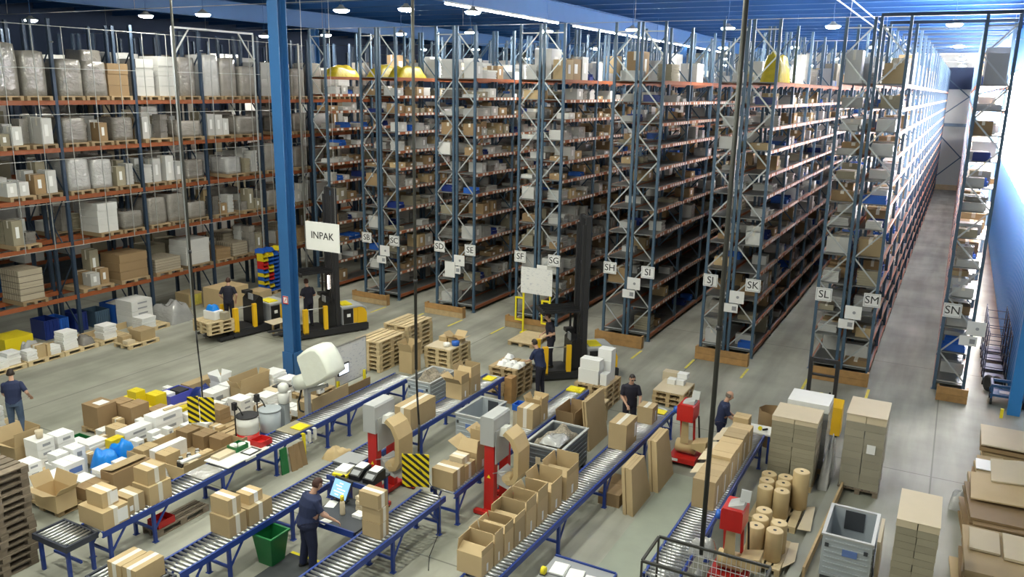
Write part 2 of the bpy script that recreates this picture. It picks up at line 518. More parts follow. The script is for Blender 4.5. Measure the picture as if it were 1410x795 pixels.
s = thing('fire_sign', 'small red and white fire sign on the blue column', 'sign', (-17.4, 18.0, 2.62))
obj('plate', bx(-0.1, 0.1, -0.008, 0.008, -0.12, 0.12), 'paper', s)
obj('border', bx(-0.1, 0.1, -0.014, -0.008, 0.09, 0.12).box(-0.1, 0.1, -0.014, -0.008, -0.12, -0.09).box(-0.1, -0.075, -0.014, -0.008, -0.09, 0.09).box(0.075, 0.1, -0.014, -0.008, -0.09, 0.09), 'plastic_red', s)
obj('symbol', MB().bar((-0.04, -0.011, -0.06), (0.045, -0.011, 0.06), 0.03, 0.01), 'plastic_red', s)

# back wall with bracing
wb = struct('wall_back', bx(-48, 4, 91.4, 91.7, 0, 13.4), 'wall_pale', label='pale grey end wall at the far end of the aisle')
for (x0, z0, x1, z1) in ((-1.9, 1.2, 2.1, 5.2), (-1.9, 5.2, 2.1, 1.2), (-1.9, 7.2, 2.1, 10.6), (-1.9, 10.6, 2.1, 7.2)):
    obj('brace', MB().bar((x0, 91.3, z0), (x1, 91.3, z1), 0.12, 0.1), 'rack_blue', wb)
obj('rail', bx(-6, 2.2, 91.2, 91.38, 6.1, 6.4), 'rack_blue', wb)
obj('shutter', bx(-3, 2.2, 91.25, 91.38, 9.6, 11.6), 'wall_dark', wb)
obj('kick_board', bx(-4, 2.2, 91.2, 91.38, 0, 0.5), 'wood_pale', wb)
wl = struct('wall_left', bx(-48.2, -48, -8, 91.7, 0, 13.4), 'wall_dark', label='dark far left wall behind the pallet racks')
# right wall: blue profiled cladding below, tall translucent daylight panels above
mb = MB()
poly = []
y = 26.9
while y < 91.3:
    poly += [(2.30, y), (2.30, y + 0.16), (2.34, y + 0.2), (2.34, y + 0.36)]
    y += 0.4
poly += [(2.44, y), (2.44, 26.9)]
mb.prism([(p, q) for (p, q) in poly], 'z', 0, 5.2)
wr = struct('wall_right', mb, 'wall_blue', label='bright blue profiled wall beside the last rack')
obj('upper_cladding', bx(2.30, 2.44, 26.9, 91.3, 10.4, 13.4), 'wall_blue', wr); obj('end_cladding', bx(2.30, 2.44, 84.0, 91.3, 5.2, 10.4), 'wall_blue', wr)
obj('near_cladding', bx(2.30, 2.44, 26.9, 30.0, 5.2, 10.4), 'wall_blue', wr); obj('corner_post', bx(2.18, 2.5, 26.6, 26.9, 0, 13.4), 'wall_blue', wr)
k = 0
y = 30.0
while y < 83:
    k += 1
    w = struct('window_%d' % k, bx(2.34, 2.36, y + 0.08, y + 2.92, 5.2, 10.4), 'daylight_pane', label='tall translucent daylight panel in the blue wall')
    obj('mullion', bx(2.27, 2.42, y - 0.06, y + 0.06, 5.2, 10.4), 'wall_pale', w)
    y += 3.0

for x, y0 in ((-4.75, 20), (-4.25, 20)):
    struct('ceiling_pipe', MB().cyl((x, y0, 12.4), (x, 90, 12.4), 0.03, n=6), 'machine_grey', label='thin white pipe hung below the purlins, %s of a pair' % ('left' if x < -4.5 else 'right'))

for i, y in enumerate((21.5, 32.0, 46.0, 61.0, 76.0)):
    cd = struct('lamp_conduit', MB().cyl((-47, y + 0.35, 11.62), (2.2, y + 0.35, 11.62), 0.014, n=6), 'steel_dull', label='thin pale conduit beside the %s lamp row' % ORD[i])
    for x in (-44, -36, -28, -20, -12, -4, 1.5):
        obj('hanger', MB().cyl((x, y + 0.35, 11.62), (x, y + 0.35, 13.38), 0.008, n=5), 'steel_dull', cd)
# ------------------------------------------------------------------ lamps
me_house = MB().lathe([(0.06, 0.16), (0.1, 0.10), (0.25, 0.02), (0.27, 0.0), (0.24, 0.0)], 14).mesh('housing', 'steel_dull')
me_lens = MB().lathe([(0.06, -0.085), (0.16, -0.075), (0.225, -0.045), (0.25, -0.004)], 16).mesh('lens', 'lens')
me_lens_aisle = MB().lathe([(0.06, -0.085), (0.16, -0.075), (0.225, -0.045), (0.25, -0.004)], 16).mesh('lens', 'lens_aisle')
me_lens_low = MB().lathe([(0.06, -0.085), (0.16, -0.075), (0.225, -0.045), (0.25, -0.004)], 16).mesh('lens', 'lens_low')
me_stem = MB().cyl((0, 0, 0), (0, 0, 1), 0.012, n=6).mesh('stem', 'purlin_blue')
def lamp(x, y, z, label):
    t = thing('high_bay_lamp', label, 'lamp', (x, y, z), group='round high-bay lamps')
    obj('housing', me_house, None, t); obj('lens', me_lens_aisle if y > 30 else me_lens_low if y > 20 else me_lens, None, t); obj('stem', me_stem, None, t, (0, 0, 0.155), 0, (1, 1, 13.385 - z - 0.155))
LZ = 11.3
near_row = [(-33.6, 21.3), (-26.6, 21.2), (-23.9, 21.4), (-17.9, 21.6), (-15.6, 21.9), (-14.1, 23.4)]
for i, (x, y) in enumerate(near_row):
    lamp(x, y, LZ, 'round high-bay lamp, %s from the left in the near ceiling row' % ORD[i])
xs = (-31.5, -27.5, -23.1, -19.4, -15.7, -11.95, -8.2, -4.5, -0.7)
for r, y in enumerate((32.0, 46.0, 61.0, 76.0)):
    for i, x in enumerate(xs):
        lamp(x, y, LZ, 'round high-bay lamp over %s, %s ceiling row back' % (['the far left racks', 'the wire mesh racks', 'aisle SA to SB', 'aisle SC to SD', 'aisle SE to SF', 'aisle SG to SH', 'aisle SI to SJ', 'aisle SK to SL', 'aisle SM to SN'][i], ORD[r]))
for r, y in enumerate((3.0, 8.5, 14.0)):  # rows out of view; the middle one is added to brighten the foreground
    for i, x in enumerate((-18.5, -14.0, -9.5, -5.0)):
        lamp(x, y, 12.2, 'unseen round high-bay lamp above the packing lines, %s row, %s from the left' % (ORD[r], ORD[i]))
# tube lights along the girder
me_tb = MB().cyl((0, 0, -0.06), (0, 1.5, -0.06), 0.035, n=8).mesh('tube', 'tube')
me_tc = bx(-0.06, 0.06, 0, 1.5, -0.03, 0.03).mesh('channel', 'machine_grey')
y, k = 26.6, 0
while y < 68:
    if not (36.6 < y + 0.75 < 38.2):
        t = thing('tube_light', 'bright tube light under the middle girder, %s from the near end' % ORD[k], 'tube light', (-17.2, y, 12.0), group='tube lights along the girder')
        obj('channel', me_tc, None, t); obj('tube', me_tb, None, t)
        k += 1
    y += 1.62

# ================================================================== SHELVING RACKS
RY, BAY, RD, RTOP = 27.94, 3.1, 0.90, 11.26
LV = [0.24, 1.25, 2.05, 3.0, 3.95, 4.85, 5.65, 6.36, 7.14, 7.89, 8.60, 9.32]
NB = 20
def chan(w, d, t, z1):
    h = w / 2
    return MB().prism([(-h, -d / 2), (h, -d / 2), (h, d / 2), (h - t, d / 2), (h - t, -d / 2 + t), (-h + t, -d / 2 + t), (-h + t, d / 2), (-h, d / 2)], 'z', 0, z1)
me_up = chan(0.09, 0.09, 0.012, RTOP).mesh('upright', 'rack_blue')
me_foot = bx(-0.08, 0.08, -0.08, 0.08, 0, 0.012).mesh('foot_plate', 'rack_blue')
def brace_mesh(flip):
    a, c = 0.06, RD - 0.06
    return MB().bar((a if not flip else c, 0, 0), (c if not flip else a, 0, 0.88), 0.045, 0.02, up=(0, 1, 0)).mesh('brace', 'rack_brace')
me_br = [brace_mesh(False), brace_mesh(True)]
me_hb = bx(0.06, RD - 0.06, -0.01, 0.01, -0.02, 0.02).mesh('cross_bar', 'rack_brace')
me_bt = bx(-0.025, 0.025, 0.05, BAY - 0.05, -0.055, 0.055).mesh('beam', 'beam_ticket')
me_bo = bx(-0.025, 0.025, 0.05, BAY - 0.05, -0.06, 0.06).mesh('beam', 'beam_orange')
me_sh = MB().prism([(0.04, -0.03), (RD - 0.04, -0.03), (RD - 0.04, 0.0), (0.04, 0.0)], 'y', 0.02, BAY - 0.02).mesh('shelf', 'shelf_grey')

# shared goods meshes (unit size: x 0..1, y 0..1, z 0..1)
def unit_carton(body, tp='tape'):
    mb = MB().box(0, 1, 0, 1, 0, 0.985)
    mb.box(0.0, 0.492, 0, 1, 0.985, 1.0); mb.box(0.508, 1, 0, 1, 0.985, 1.0)
    mb.box(0.42, 0.58, -0.004, 1.004, 0.985, 1.006, 1); mb.box(0.42, 0.58, -0.006, 0.0, 0.7, 1.0, 1)
    mb.box(1.0, 1.006, 0.3, 0.62, 0.3, 0.75, 2)
    return mb.mesh('carton', [body, tp, 'paper'])
def unit_stack(body, n):
    mb = MB()
    prof = []
    q = random.Random(n)
    for i in range(n):
        a, c = q.uniform(0, 0.05), q.uniform(0, 0.05)
        z0, z1 = i / n, (i + 0.82) / n
        prof += [(a, 0.95 + a, c, 0.95 + c, z0), (a, 0.95 + a, c, 0.95 + c, z1), (0.08, 0.92, 0.08, 0.92, z1 + 0.001)]
        if i < n - 1: prof.append((0.08, 0.92, 0.08, 0.92, (i + 1) / n))
    return mb.rects(prof).mesh('stack', body)
def unit_tote(body):
    mb = MB()
    t = 0.05
    mb.box(0, 1, 0, 1, 0, t); mb.box(0, t, 0, 1, t, 1); mb.box(1 - t, 1, 0, 1, t, 0.55); mb.box(t, 1 - t, 0, t, t, 1); mb.box(t, 1 - t, 1 - t, 1, t, 1)
    mb.box(1 - t, 1.03, 0, 1, 0.5, 0.58); mb.box(0.02, 0.95, 0.06, 0.94, 0.1, 0.5, 1)
    return mb.mesh('tote', [body, 'paper'])
GOODS = {
    'brown': ('carton', [unit_carton('carton'), unit_carton('carton_dark'), unit_carton('carton_dark')], 'brown carton', 'brown cartons on the shelving'),
    'white': ('white_carton', [unit_carton('white_shelf'), unit_carton('white_shelf', 'white_shelf')], 'white carton', 'white cartons on the shelving'),
    'stack': ('paper_stack', [unit_stack('white_shelf', 5), unit_stack('white_shelf', 7), unit_stack('carton_grey', 6), unit_stack('white_shelf', 4)], 'stack of white paper packs', 'paper packs on the shelving'),
    'grey': ('grey_carton', [unit_carton('carton_grey'), unit_stack('film', 4)], 'grey wrapped carton', 'grey cartons on the shelving'),
    'blue': ('storage_tote', [unit_tote('plastic_blue'), unit_tote('navy_plastic')], 'blue open-front storage tote', 'blue totes on the shelving'),
}
GCAT = {'brown': 'carton', 'white': 'carton', 'stack': 'paper stack', 'grey': 'carton', 'blue': 'tote'}
GMAT = ['carton', 'carton_dark', 'white_shelf', 'white_shelf', 'carton_grey', 'plastic_blue', 'film']
count = {k: 0 for k in GOODS}
FILL = {'SA': 0.75, 'SB': 0.75, 'SC': 0.8, 'SD': 0.75, 'SE': 0.85, 'SF': 0.8, 'SG': 0.85, 'SH': 0.4, 'SI': 0.22, 'SJ': 0.5, 'SK': 0.55, 'SL': 0.85, 'SM': 0.95, 'SN': 0.9}
LWORD = ['bottom', 'second', 'third', 'fourth', 'fifth', 'sixth', 'seventh', 'eighth', 'ninth', 'tenth', 'eleventh', 'top']

def cell_items(q, right, lv, letters):
    """items along one shelf cell: kind, depth x, length y, height z, y offset"""
    out = []
    p = FILL[letters] * (0.55 if lv == 0 else 1.0)
    if letters == 'SI' and lv in (0, 1, 2, 5): p *= 0.5
    if letters in ('SC', 'SE', 'SG') and lv == 0: p = 0.06
    y = q.uniform(0.05, 0.35)
    gap = (LV[lv + 1] - LV[lv] - 0.2) if lv < 11 else 1.35
    while y < BAY - 0.35:
        ln = q.uniform(0.28, 0.62) if lv < 11 else q.uniform(0.45, 0.95)
        if y + ln > BAY - 0.08: break
        if q.random() < p:
            r = q.random()
            kd = 'brown' if r < 0.24 else 'white' if r < 0.46 else 'stack' if r < 0.82 else 'grey' if r < 0.93 else 'blue'
            if letters in ('SM', 'SK', 'SN') and q.random() < 0.10: kd = 'blue'
            hh = gap * q.uniform(0.22, 0.85)
            if kd in ('stack',): hh *= 0.8
            if kd == 'blue': hh, ln = min(hh, 0.24), min(ln, 0.36)
            out.append((kd, q.uniform(0.45, 0.72), ln, hh, y))
        y += ln + q.choice((0.03, 0.05, 0.08, 0.3))
    return out

def rack(letters, x0, right, n_ind, n_goods, single=False):
    q = random.Random(letters)
    side = 'right-hand' if right else 'left-hand'
    t = thing('storage_rack', 'tall blue-post shelving rack carrying the %s sign' % letters, 'rack', (x0, RY, 0), group='shelving racks SA to SN')
    outer, inner = (RD - 0.02, 0.02) if right else (0.02, RD - 0.02)
    uo, ui = (RD - 0.045, 0.045) if right else (0.045, RD - 0.045)
    for xx in (0.045, RD - 0.045):
        u = obj('upright', me_up, None, t, (xx, 0.0, 0)); obj('foot_plate', me_foot, None, u)
    for b_ in range(1, NB + 1):
        if b_ <= 14 or b_ == NB:
            obj('upright', me_up, None, t, (uo, b_ * BAY, 0))
    z, i = 0.35, 0 if right else 1
    while z < 10.4:
        obj('brace', me_br[i % 2], None, t, (0, 0, z))
        z += 0.89; i += 1
    obj('cross_bar', me_hb, None, t, (0, 0, 10.95)); obj('cross_bar', me_hb, None, t, (0, 0, 0.3))
    far_b, far_s, far_f = MB(), MB(), MB()
    for b_ in range(1, NB + 1):
        far_f.box(ui - 0.045, ui + 0.045, b_ * BAY - 0.045, b_ * BAY + 0.045, 0, RTOP)
        if b_ > 14 and b_ != NB: far_f.box(uo - 0.045, uo + 0.045, b_ * BAY - 0.045, b_ * BAY + 0.045, 0, RTOP)
        z, i = 0.35, 0
        while z < 10.4 and b_ < 6:
            a, c = (0.06, RD - 0.06) if i % 2 else (RD - 0.06, 0.06)
            far_f.bar((a, b_ * BAY, z), (c, b_ * BAY, z + 0.88), 0.045, 0.02, 0, (0, 1, 0))
            z += 0.89; i += 1
    for b_ in range(NB):
        for l, zl in enumerate(LV):
            plain = l in (0, 11)
            bm = me_bo if plain else me_bt
            if b_ < n_ind:
                obj('beam', bm, None, t, (outer, b_ * BAY, zl - 0.055))
            else:
                far_b.box(outer - 0.025, outer + 0.025, b_ * BAY + 0.05, b_ * BAY + BAY - 0.05, zl - 0.11, zl, 0 if plain else 1)
            far_b.box(inner - 0.025, inner + 0.025, b_ * BAY + 0.05, b_ * BAY + BAY - 0.05, zl - 0.11, zl, 0)
            if b_ < min(n_ind, 5):
                obj('shelf', me_sh, None, t, (0, b_ * BAY, zl))
            else:
                far_s.box(0.04, RD - 0.04, b_ * BAY + 0.02, b_ * BAY + BAY - 0.02, zl - 0.03, zl)
    obj('far_beam', far_b, ['beam_orange', 'beam_ticket'], t, kind='stuff')
    obj('far_shelf', far_s, 'shelf_grey', t, kind='stuff')
    obj('far_frame', far_f, 'rack_blue', t, kind='stuff')
    # goods
    far = MB()
    for b_ in range(NB):
        if not right and not single and b_ > 5: continue
        for l in range(12):
            if l == 11 and b_ == 0 and letters in ('SA', 'SB', 'SC', 'SK'): continue
            for n_, (kd, dx, ln, hh, yo) in enumerate(cell_items(q, right, l, letters)):
                xo = (RD - 0.07 - dx - q.uniform(0, 0.1)) if right else 0.07 + q.uniform(0, 0.1)
                yy = b_ * BAY + yo
                if b_ < n_goods and count[kd] < 290:
                    count[kd] += 1
                    nm, mes, lab, grp = GOODS[kd]
                    o = obj(nm, mes[q.randrange(len(mes))], None, None, (x0 + xo, RY + yy, LV[l] + 0.001), 0, (dx, ln, hh),
                            '%s on the %s shelf of rack %s, %s bay, %s along' % (lab, LWORD[l], letters, ORD[b_], ORD[n_]), GCAT[kd], grp)
                else:
                    mi = {'brown': (0, 1), 'white': (2, 3), 'stack': (2, 3), 'grey': (4, 6), 'blue': (5, 5)}[kd][q.randrange(2)]
                    far.box(xo, xo + dx, yy, yy + ln, LV[l] + 0.001, LV[l] + hh, mi)
    obj('shelf_goods', far, GMAT, None, (x0, RY, 0), label='mixed cartons and packs filling the deeper bays of rack %s' % letters, cat='goods', group='goods deep in the racks', kind='stuff')
    return t

RX = [-22.28 + 3.742 * k for k in range(7)]
rack('SA', -24.97, True, 4, 2)
for k in range(6):
    l, r = 'S' + 'BDFHJL'[k], 'S' + 'CEGIKM'[k]
    rack(l, RX[k], False, 1, 1)
    rack(r, RX[k] + 0.97, True, 8 if k > 2 else 5, 6 if k == 5 else 4 if k > 2 else 2)
rack('SN', RX[6], False, 6, 3, True)

# tie beams over the last aisle
for b_ in range(9):
    o = [x for x in COL.objects if x.get('label', '').endswith('carrying the SN sign')][0]
    obj('tie_beam', bx(-2.75, 0.9, b_ * BAY - 0.04, b_ * BAY + 0.04, RTOP + 0.002, RTOP + 0.1), 'rack_dark', o)
# sign plates on the rack ends
def sign_plate(letters, x):
    s = thing('rack_sign', 'white rack sign reading %s on the rack end' % letters, 'sign', (x, RY - 0.12, 2.61), group='rack letter signs')
    obj('plate', bx(-0.25, 0.25, -0.006, 0.006, -0.22, 0.22), 'paper', s)
    w, h, t = 0.215, 0.185, 0.006
    obj('border', bx(-w, w, -0.010, -0.006, h - t, h + t).box(-w, w, -0.010, -0.006, -h - t, -h + t).box(-w - t, -w + t, -0.010, -0.006, -h, h).box(w - t, w + t, -0.010, -0.006, -h, h), 'grey_print', s)
    obj('lettering', text_mesh(letters, 0.35, 'ink'), None, s, (0, -0.01, 0), label='black letters %s' % letters)
    obj('hanger', MB().bar((0, 0.01, 0.1), (0, 0.1, 0.1), 0.03, 0.03), 'rack_brace', s)
for k in range(7):
    sign_plate('S' + 'BDFHJLN'[k], RX[k] + 0.25)
    if k < 6: sign_plate('S' + 'CEGIKM'[k], RX[k] + 1.71)
    pair = 'SB and SC,SD and SE,SF and SG,SH and SI,SJ and SK,SL and SM,SN alone'.split(',')[k]
    cx = RX[k] + (1.2 if k < 6 else 0.95)
    if k != 2:
        s = thing('upper_placard', 'blank white placard with a small round mark, racks %s' % pair, 'placard', (cx, RY - 0.12, 2.13), group='upper rack placards')
        obj('plate', bx(-0.25, 0.25, -0.006, 0.006, -0.22, 0.22), 'paper', s)
        obj('mark', MB().lathe([(0.05, -0.002), (0.05, 0.002)], 12), 'grey_print', s, (0.03, -0.008, 0)).rotation_euler = (math.pi / 2, 0, 0)
        obj('hanger', MB().bar((0, 0.006, 0.1), (0, 0.1, 0.1), 0.03, 0.03), 'rack_brace', s)
        s = thing('lower_placard', 'smaller white placard with a dark square, racks %s' % pair, 'placard', (cx - 0.17, RY - 0.14, 1.73), group='lower rack placards')
        obj('plate', bx(-0.24, 0.24, -0.006, 0.006, -0.155, 0.155), 'paper', s)
        obj('mark', bx(0.04, 0.19, -0.010, -0.006, -0.08, 0.07), 'grey_print', s)
        obj('hanger', MB().bar((0.1, 0.006, 0.08), (0.1, 0.12, 0.08), 0.03, 0.03), 'rack_brace', s)
    # wooden guard in front of the rack end
    wdt = 1.80 if k < 6 else 0.84
    gx0 = RX[k] + (0.15 if k < 6 else 0.13)
    g = thing('end_guard', 'low wooden plank guard in front of racks %s' % pair, 'guard', (gx0, 26.86, 0), group='wooden rack end guards')
    obj('plank', bx(0, wdt, 0, 0.05, 0.01, 0.225), 'wood_board' if k > 2 else 'wood', g)
    obj('plank', bx(0, wdt, 0, 0.05, 0.235, 0.455), 'wood_board', g)
    obj('end_post', bx(wdt - 0.06, wdt, 0.052, 0.25, 0, 0.45), 'wood_board', g); obj('end_post', bx(0.0, 0.06, 0.052, 0.25, 0, 0.45), 'wood_board', g)
    for xx in ((gx0 + 0.02, gx0 + wdt + 0.06) if k < 6 else ()):
        obj('floor_line', bx(xx - 0.04, xx + 0.04, 25.7, 26.75, 0, 0.004), 'line_yellow', floor)
for (nm, k, w) in (('SD and SE', 1, 0.34),):
    s = thing('notice_sheet', 'tall white notice sheet left of the placards on racks SD and SE', 'notice', (RX[1] + 0.78, RY - 0.17, 1.75))
    obj('sheet', bx(-0.24, 0.24, -0.005, 0.005, -0.35, 0.3), 'white_card', s); obj('clip', bx(-0.04, 0.04, 0, 0.115, 0.26, 0.3), 'steel', s)

# big yellow wrapped goods on the top shelves
def heap(name, x0, x1, y0, y1, z0, h, mt, label, cat, group=None, seed=1, n=10, parent=None, rough=0.25, kind=None):
    q = random.Random(seed)
    ph = [q.uniform(0, 6.28) for _ in range(6)]
    def fn(u, v):
        e = min(1.0, 5.5 * min(u, 1 - u)) * min(1.0, 5.5 * min(v, 1 - v))
        z = e ** 0.45 * (0.78 + rough * (0.55 * math.sin(6 * u + ph[0]) * math.cos(5 * v + ph[1]) + 0.4 * math.sin(11 * u + ph[2] + 3 * v) * math.cos(10 * v + ph[3])))
        return (x0 + (x1 - x0) * u, y0 + (y1 - y0) * v, z0 + h * z)
    mb = MB().grid(n, n, fn)
    # closed underside
    b = len(mb.v)
    mb.v += [(x0, y0, z0 - 0.001), (x1, y0, z0 - 0.001), (x1, y1, z0 - 0.001), (x0, y1, z0 - 0.001)]
    mb.face([b + 3, b + 2, b + 1, b])
    return obj(name, mb, mt, parent, label=label, cat=cat, group=group, kind=kind)

# ================================================================== LEFT PALLET RACKS
PX, PD = -27.0, 1.1
PLV = [1.48, 3.38, 5.0, 6.65, 8.23]
PB = [14.6 + 3.1 * i for i in range(8)]
me_pu = chan(0.11, 0.11, 0.014, 10.95).mesh('upright', 'rack_dark')
me_pbm = bx(-0.03, 0.03, 0.06, BAY - 0.06, -0.075, 0.075).mesh('beam', 'beam_orange')
me_spal = MB()
for yy in (0.05, 0.4, 0.75):
    me_spal.box(0, 1.2, yy - 0.05, yy + 0.05, 0, 0.1)
me_spal.box(0, 1.2, 0, 0.8, 0.1, 0.144)
me_spal = me_spal.mesh('pallet', 'wood_rack')

def layered(dx, dy, h, n, inset, seed):
    q = random.Random(seed)
    prof = []
    for i in range(n):
        j1, j2 = q.uniform(-0.012, 0.012), q.uniform(-0.012, 0.012)
        z0, z1 = h * i / n, h * (i + 0.94) / n
        prof += [(j1, dx + j1, j2, dy + j2, z0), (j1, dx + j1, j2, dy + j2, z1)]
        if i < n - 1:
            prof += [(inset, dx - inset, inset, dy - inset, z1 + 0.004), (inset, dx - inset, inset, dy - inset, h * (i + 1) / n - 0.002)]
    return MB().rects(prof)

def wrapped_mesh(seed, mname, top=0.015):
    """shrink-wrapped block: soft-cornered box 1.1 x 0.84 x 1 with uneven faces"""
    q = random.Random(seed); ph = [q.uniform(0, 6.28) for _ in range(8)]
    n = 6
    vid, mb = {}, MB()
    def vert(i, j, k):
        if (i, j, k) not in vid:
            u, v, w = i / n * 2 - 1, j / n * 2 - 1, k / n * 2 - 1
            p = Vector((u, v, w))
            s = 1.0 - 0.02 * (abs(u) ** 6 * abs(v) ** 6 + abs(u) ** 6 * max(0, w) ** 6 + abs(v) ** 6 * max(0, w) ** 6)
            d = 0.007 * (math.sin(3.1 * w + ph[0] + 2 * u) + math.sin(4.3 * v + ph[1] + 2.2 * w) + 0.7 * math.sin(7 * w + ph[2] + 3 * v))
            x, y = u * s * (1 + d), v * s * (1 + d)
            z = (w + 1) / 2
            if k == n: z += top * math.sin(3 * u + ph[3]) * math.cos(2.4 * v + ph[4]) - top * 0.5 * (max(abs(u), abs(v)) ** 4)
            vid[(i, j, k)] = len(mb.v); mb.v.append((0.55 + 0.55 * x, 0.42 + 0.42 * y, z))
        return vid[(i, j, k)]
    for a in range(n):
        for c in range(n):
            for e, fl in ((0, 0), (n, 1)):
                for ax in range(3):
                    g = [(a, c), (a + 1, c), (a + 1, c + 1), (a, c + 1)]
                    f = [vert(*((e, p, r) if ax == 0 else (p, e, r) if ax == 1 else (p, r, e))) for p, r in g]
                    mb.face(f if (fl if ax != 1 else 1 - fl) else f[::-1], 0, True)
    return mb.mesh('load', mname)
LOADS = []
q = random.Random(5)
for i in range(14):
    h = q.choice((0.6, 0.8, 1.0, 1.15))
    mt = ['film', 'film_white', 'film', 'carton_grey', 'white_shelf', 'film', 'film_white', 'load_boxes', 'film', 'film_white', 'carton_dark', 'film', 'load_boxes', 'white_shelf'][i]
    LOADS.append((wrapped_mesh(i, mt) if mt.startswith('film') else layered(1.1, 0.84, 1.0, q.choice((3, 4, 5, 6)), 0.012, i).mesh('load', mt), mt))
LOADNAME = {'film': 'shrink-wrapped grey pallet load', 'film_white': 'shrink-wrapped white pallet load', 'carton_grey': 'grey-brown carton pallet load', 'white_shelf': 'white carton pallet load', 'load_boxes': 'small-box pallet load', 'carton_dark': 'brown carton pallet load', 'paper': 'bright white boxed pallet load'}

def pallet_rack(xf, label, lvls_word, seed, n_start, ind=True):
    q = random.Random(seed)
    t = thing('pallet_rack', label, 'rack', (xf, 0, 0), group='orange beam pallet racks')
    for i, y in enumerate(PB + [PB[-1] + 3.1]):
        obj('upright', me_pu, None, t, (-0.055, y, 0)); obj('upright', me_pu, None, t, (-PD + 0.055, y, 0))
        z, k = 0.3, 0
        while z < 10:
            a, c = (-0.1, -PD + 0.1) if k % 2 else (-PD + 0.1, -0.1)
            obj('brace', MB().bar((a, 0, 0), (c, 0, 1.2), 0.05, 0.025, 0, (0, 1, 0)) if False else me_pbr[k % 2], None, t, (0, y, z))
            z += 1.22; k += 1
    for y in PB:
        for z in PLV:
            obj('beam', me_pbm, None, t, (-0.03, y, z)); obj('beam', me_pbm, None, t, (-PD + 0.03, y, z))
    for l, z in enumerate(PLV):
        n = 0
        for bi, y in enumerate(PB):
            slots = (0.14, 1.1, 2.06) if q.random() < 0.75 else (0.2, 1.75)
            wide = 0.92 if len(slots) == 3 else 1.3
            for s_ in slots:
                if q.random() < (0.06 if ind else 0.2): continue
                if y + s_ < n_start: 
                    q.random(); continue
                gap = (PLV[l + 1] - z if l < 4 else 2.3) - 0.42
                if l == 0:
                    me, mt = LOADS[q.choice((3, 7, 12, 7, 12, 4, 13, 10))]
                    h = gap * q.uniform(0.3, 0.72)
                elif l == 4:
                    me, mt = LOADS[q.choice((0, 1, 2, 5, 6, 8, 9, 4, 10, 11, 0, 2))]
                    h = q.uniform(1.1, 1.7)
                else:
                    me, mt = LOADS[q.choice((0, 1, 2, 3, 5, 6, 8, 9, 11, 4, 0, 2))]
                    h = gap * q.uniform(0.5, 0.98)
                zz = z + 0.077
                yy = y + s_ + q.uniform(-0.02, 0.02)
                where = '%s, %s from left' % (lvls_word % LWORD[l] if l < 4 else lvls_word % 'top', ORD[n])
                obj('pallet', me_spal, None, None, (xf - 1.15, yy, zz), 0, (1, wide / 0.84, 1), 'wooden pallet under a load on ' + where, 'pallet', 'pallets in the racks')
                if l < 4 and q.random() < (0.45 if l else 0.25):
                    # loose load: several small stacks standing side by side on the pallet
                    pl = thing('loose_load', 'loose mixed boxes and packs on ' + where, 'pallet load', (xf - 1.1, yy + 0.03, zz + 0.145), group='pallet loads in the racks')
                    ny = 2 if wide < 1 else 3
                    for a_ in range(2):
                        for b_ in range(ny):
                            if q.random() < 0.12: continue
                            kd = q.choice(('white', 'stack', 'stack', 'grey', 'grey', 'brown', 'white'))
                            ln = (wide - 0.1) / ny
                            obj('box', GOODS[kd][1][q.randrange(len(GOODS[kd][1]))], None, pl, (0.52 * a_, ln * b_, 0), 0, (0.46, ln * q.uniform(0.75, 0.95), gap * q.uniform(0.3, 0.85)))
                    n += 1
                    continue
                obj('pallet_load', me, None, None, (xf - 1.12 + q.uniform(0, 0.06), yy + 0.02, zz + 0.145), 0, (q.uniform(0.88, 1.0), wide / 0.88 * q.uniform(0.86, 0.97), h), LOADNAME[mt] + ' on ' + where, 'pallet load', 'pallet loads in the racks')
                n += 1
    return t
me_pbr = [MB().bar((-0.1, 0, 0), (-PD + 0.1, 0, 1.2), 0.05, 0.025, 0, (0, 1, 0)).mesh('brace', 'rack_dark'), MB().bar((-PD + 0.1, 0, 0), (-0.1, 0, 1.2), 0.05, 0.025, 0, (0, 1, 0)).mesh('brace', 'rack_dark')]
pallet_rack(PX, 'orange beam pallet rack with blue posts behind the wire mesh', '%s level, front left rack', 21, 15.4)
pallet_rack(PX - 1.35, 'second orange beam pallet rack standing behind the mesh-fronted one', '%s level, second left rack', 22, 17.0, False)
# third and fourth rack far behind: only glimpsed, frames plus their mixed loads
for r, xf in enumerate((-33.4, -34.8)):
    t = thing('pallet_rack', 'far left pallet rack glimpsed behind the others, %s row' % ('nearer' if r == 0 else 'farther'), 'rack', (xf, 0, 0), group='orange beam pallet racks')
    for y in PB + [PB[-1] + 3.1, PB[-1] + 6.2]:
        obj('upright', me_pu, None, t, (-0.055, y, 0)); obj('upright', me_pu, None, t, (-PD + 0.055, y, 0))
    for y in PB + [PB[-1] + 3.1]:
        for z in PLV:
            obj('beam', me_pbm, None, t, (-0.03, y, z))
    mb = MB()
    for y in PB + [PB[-1] + 3.1]:
        for z in PLV:
            for s_ in (0.14, 1.1, 2.06):
                if q.random() < 0.85:
                    mb.box(xf - 1.1, xf - 0.05, y + s_, y + s_ + 0.85, z + 0.078, z + q.uniform(0.7, 1.45 if z < 8 else 2.2), q.randrange(4))
    obj('far_pallet_goods', mb, ['film', 'film_white', 'carton_grey', 'white_card'], None, label='mixed wrapped loads on the %s far left rack' % ('nearer' if r == 0 else 'farther'), cat='goods', kind='stuff')

